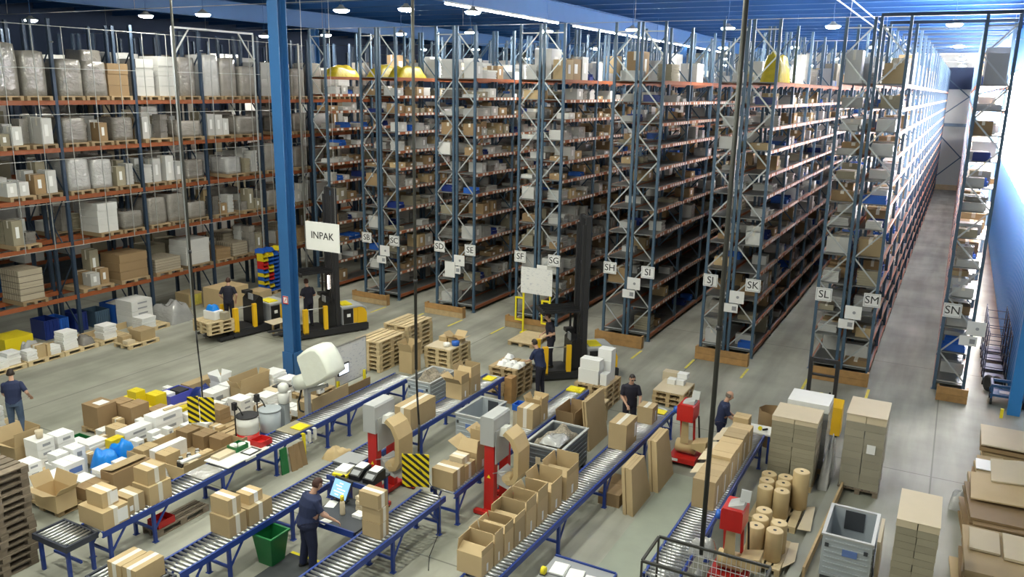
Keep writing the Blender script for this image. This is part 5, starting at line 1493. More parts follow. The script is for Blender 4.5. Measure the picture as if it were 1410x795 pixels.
tray(-13.62, 12.72, 0.826, 0.34, 0.36, 0.13, 'plastic_red', 'small red crate on the work top')
obj('clipboard', bx(-13.5, -13.2, 12.3, 12.66, 0.826, 0.84).box(-13.46, -13.24, 12.33, 12.6, 0.84, 0.844, 1), ['ink', 'paper'], label='dark clipboard with a paper on the work top', cat='clipboard')
obj('yellow_envelope', bx(-13.55, -13.22, 13.95, 14.3, 0.81, 0.83), 'safety_yellow', label='bright yellow envelope on the first conveyor', cat='envelope')
obj('grey_card', bx(-13.78, -13.2, 13.7, 14.4, 0.785, 0.805), 'carton_grey', label='grey card under the yellow envelope', cat='card')
obj('clear_sheet', bx(-13.78, -13.22, 11.0, 11.55, 0.785, 0.80), 'film_white', label='clear plastic sheet on the rollers before the work top', cat='sheet')
for i, (y, mt) in enumerate([(13.95, 'safety_yellow'), (14.15, 'white_plastic'), (14.35, 'white_plastic')]):
    t = thing('hanging_strap', 'strap roll hung on the first conveyor rail, %s' % ['the yellow one', 'the left white one', 'the right white one'][i], 'strap', (-13.14, y, 0.5), group='straps on the conveyor rail')
    obj('loop', bx(0, 0.02, -0.04, 0.04, -0.2 if i == 0 else 0.0, 0.24).box(-0.05, 0.02, -0.04, 0.04, 0.24, 0.26).box(0.03, 0.045, -0.04, 0.04, -0.05 if i else -0.3, 0.25), mt, t)
obj('green_board', MB().hexa([(-13.12, 13.16, 0), (-13.09, 13.16, 0), (-13.06, 13.36, 0), (-13.09, 13.36, 0), (-13.16, 13.16, 0.64), (-13.13, 13.16, 0.64), (-13.12, 13.36, 0.64), (-13.15, 13.36, 0.64)]), 'plastic_green', label='green board leaning under the first conveyor', cat='board')
for i in range(3):
    y = 13.42 + 0.17 * i
    obj('brown_board', MB().hexa([(-13.05, y, 0), (-13.02, y, 0), (-12.98, y + 0.15, 0), (-13.01, y + 0.15, 0), (-13.14, y, 0.6), (-13.11, y, 0.6), (-13.09, y + 0.14, 0.6), (-13.12, y + 0.14, 0.6)]), 'carton_dark', label='dark brown board leaning under the first conveyor, %s from the near end' % ORD[i], cat='board', group='brown boards under the conveyor')
heap('crumpled_paper', -12.9, -12.35, 14.3, 14.9, 0.0, 0.28, 'kraft', 'crumpled kraft paper on the floor between the first two conveyors', 'packing paper', seed=6, n=10, rough=0.55)
pallet(-13.72, 9.82, 0, 'dark pallet pushed under the first conveyor', 'wood_old', 0.55, 1.1)
tray(-13.66, 9.9, 0.147, 0.34, 0.4, 0.14, 'plastic_red', 'small red crate on the dark pallet under the first conveyor')

# ---- drums, hopper, board behind the first conveyor
dr = thing('white_drum', 'white drum with a red band standing behind the first conveyor', 'drum', (-14.8, 13.78, 0))
obj('red_base', MB().lathe([(0.265, 0), (0.272, 0.02), (0.272, 0.5)], 24), 'machine_red', dr); obj('white_shell', MB().lathe([(0.268, 0.5), (0.274, 0.52), (0.27, 0.7), (0.276, 0.72), (0.27, 0.74), (0.268, 0.93)], 24), 'white_plastic', dr); obj('lid', MB().lathe([(0.255, 0.931), (0.255, 0.94)], 24), 'plastic_red', dr); obj('rim', MB().lathe([(0.278, 0.925), (0.278, 0.95), (0.256, 0.952), (0.256, 0.945)], 24), 'dark_steel', dr)
dg_ = thing('grey_drum', 'open grey drum behind the white one', 'drum', (-14.75, 14.5, 0))
obj('shell', MB().lathe([(0.25, 0), (0.27, 0.02), (0.26, 0.4), (0.28, 0.85)], 22), 'bin_grey', dg_); obj('rim', MB().lathe([(0.292, 0.85), (0.292, 0.88), (0.255, 0.88)], 22), 'bin_grey', dg_); obj('dark_base', MB().lathe([(0.275, 0.03), (0.275, 0.3)], 22), 'navy_plastic', dg_)
for i, (x, y) in enumerate(((-15.16, 13.72), (-15.1, 14.42))):
    t = thing('pump_lance', 'black pump with hose standing beside the %s drum' % ('white' if i == 0 else 'grey'), 'pump', (x, y, 0), group='pumps in the drums')
    obj('tube', MB().path([(0, 0, 0.01), (0, 0, 1.08), (0.1, -0.02, 1.16), (0.24, -0.05, 1.1), (0.34, -0.06, 0.97)], 0.018, 6), 'black', t); obj('motor', bx(-0.05, 0.05, -0.05, 0.05, 1.02, 1.22), 'dark_steel', t)
def loft(pts, radii, n=16, m=0, mb=None):
    mb = mb or MB()
    b = len(mb.v)
    pts = [Vector(p) for p in pts]
    for i, p in enumerate(pts):
        d = (pts[min(i + 1, len(pts) - 1)] - pts[max(i - 1, 0)]).normalized()
        u = Vector((0, 1, 0)) if abs(d.y) < 0.9 else Vector((1, 0, 0))
        a = d.cross(u).normalized(); c = d.cross(a).normalized()
        ra, rc = radii[i] if isinstance(radii[i], tuple) else (radii[i], radii[i])
        for k in range(n):
            t = 2 * math.pi * k / n
            mb.v.append(tuple(p + a * math.cos(t) * ra + c * math.sin(t) * rc))
    for i in range(len(pts) - 1):
        for k in range(n):
            j = (k + 1) % n
            mb.face([b + i * n + k, b + (i + 1) * n + k, b + (i + 1) * n + j, b + i * n + j], m, True)
    mb.face([b + k for k in range(n)], m); e = b + (len(pts) - 1) * n
    mb.face([e + k for k in reversed(range(n))], m)
    return mb
hp = thing('foam_hopper', 'big white plastic-covered foam hopper beside the blue column', 'hopper', (-14.1, 15.2, 0))
hpoly = [(-0.10, 2.26), (0.15, 2.46), (0.42, 2.6), (0.60, 2.62), (0.76, 2.5), (0.92, 2.28), (1.03, 2.05), (1.05, 1.95), (0.72, 1.7), (0.42, 1.52), (0.2, 1.43), (0.1, 1.6), (0.0, 1.9), (-0.1, 2.15)]
cx_, cz_ = 0.48, 2.02
mb = MB(); n_ = len(hpoly); b0 = len(mb.v)
for (yy, sc) in ((-0.30, 0.82), (-0.24, 0.95), (-0.12, 1.0), (0.2, 1.0), (0.32, 0.95), (0.38, 0.82)):
    mb.v += [(cx_ + (px_ - cx_) * sc, yy, cz_ + (pz_ - cz_) * sc) for (px_, pz_) in hpoly]
for r_ in range(5):
    for i_ in range(n_):
        j_ = (i_ + 1) % n_
        mb.face([b0 + r_ * n_ + i_, b0 + (r_ + 1) * n_ + i_, b0 + (r_ + 1) * n_ + j_, b0 + r_ * n_ + j_], 0, True)
mb.face([b0 + i_ for i_ in range(n_)]); mb.face([b0 + 5 * n_ + i_ for i_ in reversed(range(n_))])
obj('cover', mb, 'hopper_film', hp)
obj('film_roll', MB().cyl((-0.24, -0.12, 1.46), (0.2, 0.04, 1.62), 0.2, 0.22, 18), 'hopper_film', hp)
obj('roll_end', MB().cyl((-0.27, -0.13, 1.45), (-0.243, -0.121, 1.459), 0.19, 0.19, 18), 'bin_grey', hp)
obj('mast', bx(-0.06, 0.06, -0.06, 0.06, 0, 1.5), 'machine_grey', hp); obj('arm', MB().bar((0, 0, 1.25), (0.6, 0.1, 1.5), 0.1, 0.08), 'machine_grey', hp); obj('foot', bx(-0.3, 0.22, -0.3, 0.3, 0, 0.04), 'machine_grey', hp)
obj('hose', MB().path([(-0.1, -0.1, 1.3), (-0.12, -0.2, 1.0), (-0.05, -0.25, 0.8), (0.05, -0.2, 0.75)], 0.025, 7), 'black', hp)
tk = thing('white_canister', 'white plastic canisters strapped beside the foam hopper', 'canister', (-14.72, 14.98, 0))
obj('lower_tank', MB().lathe([(0.1, 0.86), (0.15, 0.9), (0.15, 1.12), (0.1, 1.18)], 14), 'white_plastic', tk); obj('upper_tank', MB().lathe([(0.09, 1.18), (0.14, 1.22), (0.14, 1.36), (0.08, 1.42)], 14), 'white_plastic', tk); obj('stand', bx(-0.1, 0.1, -0.1, 0.1, 0, 0.86), 'bin_grey', tk)
obj('cardboard_screen', bx(-14.05, -14.03, 15.3, 16.75, 0.3, 1.0), 'carton', label='cardboard panel along the first conveyor under the hopper', cat='cardboard')
obj('cardboard_screen', bx(-14.2, -14.17, 16.8, 17.9, 0.15, 0.8), 'carton_dark', label='dark cardboard panel below the whiteboard', cat='panel')
carton(-14.4, 15.6, 0, 0.45, 0.55, 0.7, 'brown carton on the floor behind the hopper', 'carton', None)
wbd = thing('whiteboard', 'whiteboard of notes on yellow posts behind the first conveyor', 'whiteboard', (-14.3, 16.55, 0))
obj('board', bx(-0.02, 0.01, 0, 1.32, 0.9, 2.0), 'board_print', wbd); obj('frame', bx(-0.025, 0.02, -0.02, 1.34, 2.0, 2.03).box(-0.025, 0.02, -0.02, 1.34, 0.87, 0.9).box(-0.025, 0.02, -0.02, 0, 0.9, 2.0).box(-0.025, 0.02, 1.32, 1.34, 0.9, 2.0), 'steel', wbd)
for y in (0.0, 1.15): obj('post', bx(0.022, 0.08, y, y + 0.07, 0, 1.05), 'safety_yellow', wbd)
mn = thing('wall_monitor', 'small lit monitor on an arm before the whiteboard', 'monitor', (-14.1, 16.42, 1.42))
obj('case', bx(-0.02, 0.02, 0, 0.46, -0.16, 0.16), 'black', mn); obj('screen', bx(0.0205, 0.024, 0.03, 0.43, -0.13, 0.13), 'screen_white', mn); obj('arm', MB().bar((-0.02, 0.2, 0), (-0.17, 0.2, -0.05), 0.04, 0.04), 'dark_steel', mn)

# ---- pallet stacks at the back of the packing area
pallet_stack(-16.45, 20.05, 7, 'the seven-high stack by the whiteboard', 'wood_pale', 1.2, 1.18)
pallet_stack(-16.45, 21.6, 8, 'the eight-high stack farther back', 'wood_pale', 1.25, 1.2)
pallet_stack(-14.6, 21.3, 5, 'the five-high stack with small boxes on top', 'wood_pale', 1.25, 1.06)
obj('flat_card', bx(-14.58, -13.62, 21.32, 22.55, 0.728, 0.74), 'carton_pale', label='flat card lying on the five-high pallet stack', cat='card')
carton(-14.2, 22.0, 0.742, 0.3, 0.34, 0.16, 'left small brown box on the five-high stack', 'carton', None); open_carton(-13.75, 22.05, 0.742, 0.42, 0.4, 0.14, 'shallow open carton on the five-high stack', 'carton', angles=(1.2, 0.9, 0.9, 1.0), lab=False)
rl = thing('tape_roll', 'white tape roll on the five-high pallet stack', 'tape roll', (-13.95, 21.62, 0.742))
obj('ring', MB().lathe([(0.05, 0), (0.11, 0), (0.11, 0.12), (0.05, 0.12), (0.05, 0)], 16), 'white_plastic', rl)
bl = thing('blue_roll', 'blue strapping roll on the five-high pallet stack', 'strap roll', (-13.75, 21.85, 0.742))
obj('ring', MB().lathe([(0.05, 0), (0.13, 0.01), (0.13, 0.15), (0.05, 0.16)], 16), 'plastic_blue', bl)
open_carton(-14.55, 20.5, 0.0, 0.5, 0.5, 0.72, 'open carton between the pallet stacks', 'carton', angles=(0.2, 0.2, 0.3, 0.3), lab=False)
pallet_stack(-11.62, 20.35, 6, 'the six-high stack with white bags', 'wood', 1.15, 0.9)
q = random.Random(9)
for i in range(7):
    x, y = -11.45 + 0.26 * (i % 3), 20.5 + 0.24 * (i // 3)
    heap('paper_bag', x, x + 0.25, y, y + 0.23, 0.872 + (0.085 if i > 5 else 0), 0.14, 'paper', 'white paper bag on the six-high stack, %s of seven' % ORD[i], 'bag', 'white bags on the six-high stack', seed=60 + i, n=7)
carton(-10.6, 19.9, 0, 0.24, 0.3, 0.78, 'narrow yellow-edged carton below the six-high stack', 'wood_board', None)
pallet_stack(-9.0, 20.75, 5, 'the five-high stack with white boxes', 'wood', 1.25, 0.98)
for i, (x, y, z, w, d, h) in enumerate([(-8.3, 20.85, 0.726, 0.62, 0.36, 0.42), (-8.28, 20.86, 1.147, 0.6, 0.34, 0.3), (-8.1, 21.3, 0.726, 0.46, 0.36, 0.62), (-8.1, 21.32, 1.347, 0.42, 0.34, 0.32), (-8.72, 21.25, 0.726, 0.3, 0.4, 0.36), (-8.06, 20.9, 0.726, 0.2, 0.3, 0.34)]):
    carton(x, y, z, w, d, h, 'white box on the five-high stack beyond the third conveyor, %s of six' % ORD[i], 'paper', None, 'white boxes beyond the third conveyor')
for i in range(6):
    t = thing('metal_can', 'grey metal can at the end of the third conveyor, %s of six' % ORD[i], 'can', (-8.05 + 0.11 * (i % 3), 19.95 + 0.13 * (i // 3), 0.62), group='cans at the conveyor end')
    obj('body', MB().lathe([(0.045, 0), (0.05, 0.02), (0.05, 0.15), (0.04, 0.16)], 10), 'steel_dull', t); obj('cap', MB().lathe([(0.03, 0.161), (0.03, 0.19)], 8), 'paper', t)
ct = thing('side_table', 'small side table holding grey cans', 'table', (-8.2, 19.85, 0)); obj('top', bx(0, 0.5, 0, 0.4, 0.58, 0.62), 'wood_pale', ct)
for xx in (0.04, 0.46):
    for yy in (0.04, 0.36): obj('leg', bx(xx - 0.02, xx + 0.02, yy - 0.02, yy + 0.02, 0, 0.58), 'wood', ct)
pallet_stack(-7.05, 22.05, 3, 'the three-high stack behind the fourth conveyor', 'wood', 1.15, 0.98)
obj('flat_card', bx(-7.04, -6.14, 22.07, 23.2, 0.437, 0.45), 'carton_pale', label='flat card on the three-high pallet stack', cat='card')
for i, (x, y, z) in enumerate([(-6.6, 22.75, 0), (-6.35, 22.8, 0), (-6.3, 22.95, 0.16)]):
    carton(x, y, 0.452 + z, 0.24 if i < 2 else 0.3, 0.26, 0.15, 'small white box on the three-high stack, %s of three' % ORD[i], 'paper', None, 'white boxes on the three-high stack')
carton(-6.72, 23.3, 0, 0.44, 0.3, 0.62, 'pale striped carton behind the three-high stack', 'carton_pale', None)
pallet(-13.45, 24.9, 0, 'pallet under the plywood sheet near rack SF', 'wood', 1.25, 1.18)
obj('plywood_sheet', bx(-13.45, -12.45, 24.88, 26.35, 0.147, 0.165), 'wood_pale', label='pale plywood sheet on a pallet near rack SF', cat='plywood')
pallet_stack(-15.55, 6.95, 14, 'the tall weathered stack at the left edge', 'wood_old', 1.3, 1.0)

# ================================================================== WORKSTATION and lower table
ws = thing('workstation', 'dark packing workstation with blue frame beside the third conveyor', 'workstation', (-10.35, 10.9, 0))
obj('desk_top', bx(0.05, 1.25, 0, 1.05, 0.76, 0.80), 'bin_dark', ws)
obj('front_edge', bx(0.05, 1.25, -0.03, -0.001, 0.70, 0.83), 'conv_blue', ws)
obj('upper_shelf', bx(-0.35, 0.72, 1.12, 1.85, 1.06, 1.10), 'bin_dark', ws)
obj('shelf_edge', bx(-0.35, 0.72, 1.09, 1.119, 1.03, 1.13), 'conv_blue', ws)
for (x, y, z) in ((0.1, 0.05, 0.76), (1.2, 0.05, 0.76), (0.1, 1.0, 0.76), (1.2, 1.0, 0.76), (-0.3, 1.2, 1.06), (0.66, 1.2, 1.06), (-0.3, 1.78, 1.06), (0.66, 1.78, 1.06)):
    obj('leg', bx(x - 0.03, x + 0.03, y - 0.03, y + 0.03, 0, z), 'conv_blue', ws)
mo = thing('monitor', 'blue lit computer monitor in front of the worker in navy', 'monitor', (-10.1, 11.7, 0.803), -0.1)
obj('stand', bx(-0.12, 0.12, -0.02, 0.14, 0, 0.02).box(-0.02, 0.02, 0.06, 0.10, 0.02, 0.2), 'dark_steel', mo)
hx = lambda z0, z1, y0, y1, w, t: MB().hexa([(-w, y0, z0), (w, y0, z0), (w, y0 + t, z0), (-w, y0 + t, z0), (-w, y1, z1), (w, y1, z1), (w, y1 + t, z1), (-w, y1 + t, z1)])
obj('case', hx(0.1, 0.46, -0.08, 0.12, 0.24, 0.03), 'dark_steel', mo); obj('screen', hx(0.13, 0.43, -0.068, 0.10, 0.215, 0.005), 'screen_on', mo).location = (0, -0.008, 0)
for i in range(5):
    z = 0.17 + 0.05 * i
    obj('text_line', hx(z, z + 0.018, -0.068 + (z - 0.13) * 0.56, -0.068 + (z - 0.112) * 0.56, 0.05 + 0.03 * ((i * 7) % 4), 0.002), 'screen_white', mo, (-0.05 + 0.04 * (i % 3), -0.012, 0))
ctr = thing('bottle_spray', 'pale spray bottle with green cap on the desk', 'bottle', (-9.75, 11.35, 0.8))
obj('body', MB().lathe([(0.05, 0), (0.055, 0.02), (0.05, 0.26), (0.03, 0.3)], 12), 'carton_pale', ctr); obj('cap', MB().lathe([(0.04, 0.301), (0.04, 0.4)], 10), 'plastic_yellow', ctr)
for i, (x, y, r) in enumerate([(-10.2, 11.55, 0.3), (-9.85, 11.0, -0.2)]):
    obj('paper_sheet', bx(-0.1, 0.1, -0.14, 0.14, 0, 0.004), 'paper', None, (x, y, 0.802), r, label='white paper sheet on the workstation desk, %s one' % ('by the monitor' if i == 0 else 'by the worker'), cat='paper', group='paper sheets on the desk')
carton(-9.3, 11.35, 0.802, 0.22, 0.2, 0.06, 'small white box on the workstation desk', 'paper', None)
bl = thing('bag_flap', 'beige envelope lying against the stacked cartons', 'envelope', (-9.32, 11.6, 0.803)); obj('pad', layered_xy(0.3, 0.24, 0.3, 4, 3), 'carton_pale', bl)
lt = thing('letter_tray', 'yellow edged letter tray with white paper on the upper shelf', 'letter tray', (-10.6, 12.05, 1.102), 0.15)
obj('tray', bx(0, 0.34, 0, 0.42, 0, 0.06), 'safety_yellow', lt); obj('paper', bx(0.03, 0.31, 0.05, 0.4, 0.061, 0.12), 'paper', lt)
for i, (x, lab) in enumerate(((-10.22, 'left black label printer with white paper on the upper shelf'), (-9.86, 'right black label printer with white paper on the upper shelf'))):
    p = thing('label_printer', lab, 'printer', (x, 12.12, 1.102), group='label printers on the upper shelf')
    obj('case', MB().prism([(0, 0), (0.42, 0), (0.42, 0.2), (0.16, 0.2), (0, 0.1)], 'x', 0, 0.27), 'black', p); obj('paper', MB().hexa([(0.03, 0.18, 0.205), (0.24, 0.18, 0.205), (0.24, 0.4, 0.23), (0.03, 0.4, 0.23), (0.03, 0.18, 0.215), (0.24, 0.18, 0.215), (0.24, 0.4, 0.24), (0.03, 0.4, 0.24)]), 'paper', p); obj('keypad', MB().hexa([(0.04, 0.02, 0.113), (0.23, 0.02, 0.113), (0.23, 0.12, 0.175), (0.04, 0.12, 0.175), (0.04, 0.015, 0.12), (0.23, 0.015, 0.12), (0.23, 0.115, 0.182), (0.04, 0.115, 0.182)]), 'truck_grey', p)
ph = thing('desk_phone', 'black handset phone between the label printers', 'phone', (-10.28, 12.0, 1.102)); obj('base', bx(-0.04, 0.04, -0.06, 0.06, 0, 0.04), 'black', ph); obj('handset', MB().path([(0, -0.06, 0.06), (0, -0.03, 0.1), (0, 0.03, 0.1), (0, 0.06, 0.06)], 0.022, 7), 'black', ph)
gb = thing('green_bin', 'green plastic waste bin under the second conveyor', 'waste bin', (-10.72, 10.38, 0))
obj('body', MB().rects([(-0.17, 0.17, -0.17, 0.17, 0), (-0.17, 0.17, -0.17, 0.17, 0.02), (-0.24, 0.24, -0.24, 0.24, 0.61), (-0.225, 0.225, -0.225, 0.225, 0.61), (-0.16, 0.16, -0.16, 0.16, 0.04)]), 'plastic_green', gb)
obj('rim', bx(-0.265, 0.265, -0.265, -0.225, 0.60, 0.64).box(-0.265, 0.265, 0.225, 0.265, 0.60, 0.64).box(-0.265, -0.225, -0.225, 0.225, 0.60, 0.64).box(0.225, 0.265, -0.225, 0.225, 0.60, 0.64), 'plastic_green', gb)
fm = thing('floor_mat', 'black anti-fatigue mat with a yellow edge under the navy worker', 'floor mat', (-10.6, 9.2, 0), -0.0)
obj('pad', bx(0, 1.35, 0, 1.55, 0, 0.014), 'mat_black', fm); obj('yellow_edge', bx(0, 1.35, 1.55, 1.62, 0, 0.014), 'safety_yellow', fm)
fm = thing('floor_mat', 'grey-green floor mat between the second paper machine and the ribbed bin', 'floor mat', (-7.75, 14.0, 0))
obj('pad', bx(0.3, 1.1, 0.0, 1.75, 0, 0.012), 'mat_green', fm)
obj('floor_mat', bx(-5.15, -4.1, 12.2, 18.0, 0, 0.01), 'mat_green', label='long pale green floor mat between the fourth and fifth conveyors', cat='floor mat')
tb = thing('packing_table', 'blue-framed packing table at the bottom edge', 'table', (-5.42, 10.9, 0))
obj('top', bx(0, 1.15, 0, 1.05, 0.86, 0.9), 'truck_grey', tb); obj('edge', bx(1.151, 1.18, 0, 1.05, 0.83, 0.93), 'conv_blue', tb); obj('edge', bx(0, 1.15, 1.051, 1.08, 0.83, 0.93), 'conv_blue', tb)
for xx in (0.05, 1.1):
    for yy in (0.05, 1.0): obj('leg', bx(xx - 0.03, xx + 0.03, yy - 0.03, yy + 0.03, 0, 0.86), 'conv_blue', tb)
for i, (x, y, r) in enumerate([(-5.15, 11.6, 0.1), (-4.82, 11.55, 0.15), (-4.5, 11.5, 0.1)]):
    obj('paper_pile', layered_xy(0.26, 0.36, 0.05, 2, i), 'paper', None, (x + 0.13, y - 0.18, 0.902), r, label='white paper pile on the bottom packing table, %s from the left' % ORD[i], cat='paper pile', group='paper piles on the bottom table')
yb = thing('tape_dispenser', 'round yellow tape dispenser at the corner of the bottom table', 'tape dispenser', (-5.36, 11.35, 0.9)); obj('reel', MB().cyl((-0.03, 0, 0.07), (0.04, 0, 0.07), 0.07, n=14), 'safety_yellow', yb); obj('base', bx(-0.05, 0.06, -0.06, 0.06, 0, 0.012), 'dark_steel', yb)
# mesh trolley at the bottom
mt_ = thing('mesh_trolley', 'grey wire mesh trolley in front of the lower red paper unit', 'trolley', (-3.65, 11.42, 0))
fr = 0.03
W_, D_, H_ = 1.85, 0.85, 1.65
for (x, y) in ((0, 0), (W_, 0), (0, D_), (W_, D_)):
    obj('post', bx(x - fr / 2, x + fr / 2, y - fr / 2, y + fr / 2, 0.12, H_), 'pole_grey', mt_)
    obj('castor', MB().cyl((x - 0.02, y, 0.06), (x + 0.02, y, 0.06), 0.06, n=10), 'rubber', mt_)
for z in (0.16, H_):
    for y in (0, D_): obj('rail', bx(0, W_, y - 0.02, y + 0.02, z - 0.02, z + 0.02), 'pole_grey', mt_)
    for x in (0, W_): obj('rail', bx(x - 0.02, x + 0.02, 0.021, D_ - 0.021, z - 0.02, z + 0.02), 'pole_grey', mt_)
for i in range(1, 24):
    x = W_ * i / 24
    for y in (0, D_): obj('wire', bx(x - 0.004, x + 0.004, y - 0.004, y + 0.004, 0.18, H_ - 0.02), 'wire', mt_)
for j in range(1, 12):
    z = 0.16 + 0.12 * j
    for y in (0, D_): obj('wire', bx(0.02, W_ - 0.02, y + 0.005, y + 0.013, z - 0.004, z + 0.004), 'wire', mt_)
obj('deck', bx(0.02, W_ - 0.02, 0.02, D_ - 0.02, 0.12, 0.14), 'dark_steel', mt_)
for i, (x, y, w, d, h, mt) in enumerate([(-2.62, 11.5, 0.46, 0.6, 1.3, 'film_white'), (-2.05, 11.5, 0.5, 0.6, 1.1, 'navy_plastic'), (-3.12, 11.5, 0.46, 0.6, 0.9, 'carton_dark')]):
    heap('scrap_bag', x - w, x, y, y + d, 0.142, h, mt, ['white film scrap bag inside the mesh trolley', 'dark blue scrap bag inside the mesh trolley', 'brown paper scrap inside the mesh trolley'][i], 'scrap bag', seed=70 + i, n=9, rough=0.45)
heap('film_scrap', -3.45, -3.0, 13.45, 13.8, 0.78, 0.3, 'film_white', 'grey film scrap on the fifth conveyor behind the trolley', 'scrap', seed=75, n=9, rough=0.5)

# ================================================================== HANGING POLES, SIGNS
def drop_pole(x, y, r, ztip, label, sag):
    t = thing('drop_pole', label, 'cable pole', (x, y, 0), group='cable poles hung from the roof')
    obj('pole', MB().cyl((0, 0, 3.4 if sag else ztip), (0, 0, 13.28), r, n=10), 'pole_grey', t)
    if sag:
        obj('cable', MB().path([(0, 0, 3.4), (0.02, 0, 2.8), (0.05, 0.01, 2.2), (0.04, 0, 1.6), (0.02, 0, ztip)], r * 0.7, 7), 'black', t)
    obj('ceiling_cap', MB().cyl((0, 0, 13.2), (0, 0, 13.29), r * 2.2, n=10), 'pole_grey', t)
    obj('clamp', MB().cyl((0, 0, 5.2), (0, 0, 5.28), r * 1.35, n=10), 'dark_steel', t)
    return t
drop_pole(-15.12, 12.7, 0.026, 1.1, 'left hanging cable pole above the goods field', True)
drop_pole(-9.16, 13.06, 0.032, 0.95, 'middle hanging cable pole above the third conveyor', True)
drop_pole(-3.09, 13.0, 0.042, 1.1, 'right hanging pole above the fifth conveyor', False)
hz = thing('hazard_panel', 'folded yellow and black striped panel on the left hanging pole', 'hazard panel', (-15.1, 12.62, 1.12), 0.35)
obj('panel', bx(-0.27, -0.02, -0.01, 0.01, 0, 0.66), 'hazard', hz, rz=0.5); obj('panel', bx(0.0, 0.34, -0.01, 0.01, 0, 0.62), 'hazard', hz, rz=0.2)
hz = thing('hazard_panel', 'flat yellow and black striped panel on the middle hanging pole', 'hazard panel', (-9.16, 13.0, 0.80), 0.35)
obj('panel', bx(-0.29, -0.0, -0.01, 0.01, 0, 0.74), 'hazard', hz); obj('panel', bx(0.002, 0.29, -0.01, 0.01, 0.02, 0.76), 'hazard', hz)
lc = thing('floor_cable', 'thin black cable hanging to the floor past the third conveyor', 'cable', (-8.7, 13.0, 0)); obj('cable', MB().path([(-0.3, -0.1, 1.3), (0.35, -0.3, 0.9), (0.5, -0.6, 0.3), (0.55, -1.0, 0.02), (0.8, -1.4, 0.01)], 0.008, 5), 'black', lc)
sg = thing('hanging_sign', 'white hanging sign reading INPAK', 'sign', (-16.03, 18.2, 4.67))
obj('board', bx(-0.63, 0.63, -0.012, 0.012, -0.42, 0.42), 'white_card', sg)
obj('lettering', text_mesh('INPAK', 0.30, 'ink'), None, sg, (0, -0.016, 0.02), label='thin black letters INPAK')
for x in (-0.5, 0.5): obj('wire', MB().cyl((x, 0, 0.42), (x, 0, 8.6), 0.006, n=5), 'wire', sg)
wb2 = thing('notice_board', 'white notice board on a yellow frame in front of rack SF', 'notice board', (-13.15, 26.5, 0))
obj('board', bx(-0.645, 0.645, -0.015, 0.015, 1.56, 2.55), 'board_print', wb2); obj('top_card', bx(0.0, 0.42, -0.016, 0.0, 2.555, 2.69), 'paper', wb2)
for x in (-0.55, 0.55):
    obj('post', bx(x - 0.03, x + 0.03, 0.02, 0.08, 0, 1.9), 'safety_yellow', wb2)
    obj('guard_loop', bx(x - 0.35, x - 0.03, 0.02, 0.08, 1.3, 1.36).box(x - 0.35, x - 0.29, 0.02, 0.08, 0.5, 1.3).box(x - 0.35, x - 0.03, 0.02, 0.08, 0.44, 0.5), 'safety_yellow', wb2)
    obj('foot', bx(x - 0.05, x + 0.05, -0.12, 0.3, 0, 0.04), 'safety_yellow', wb2)

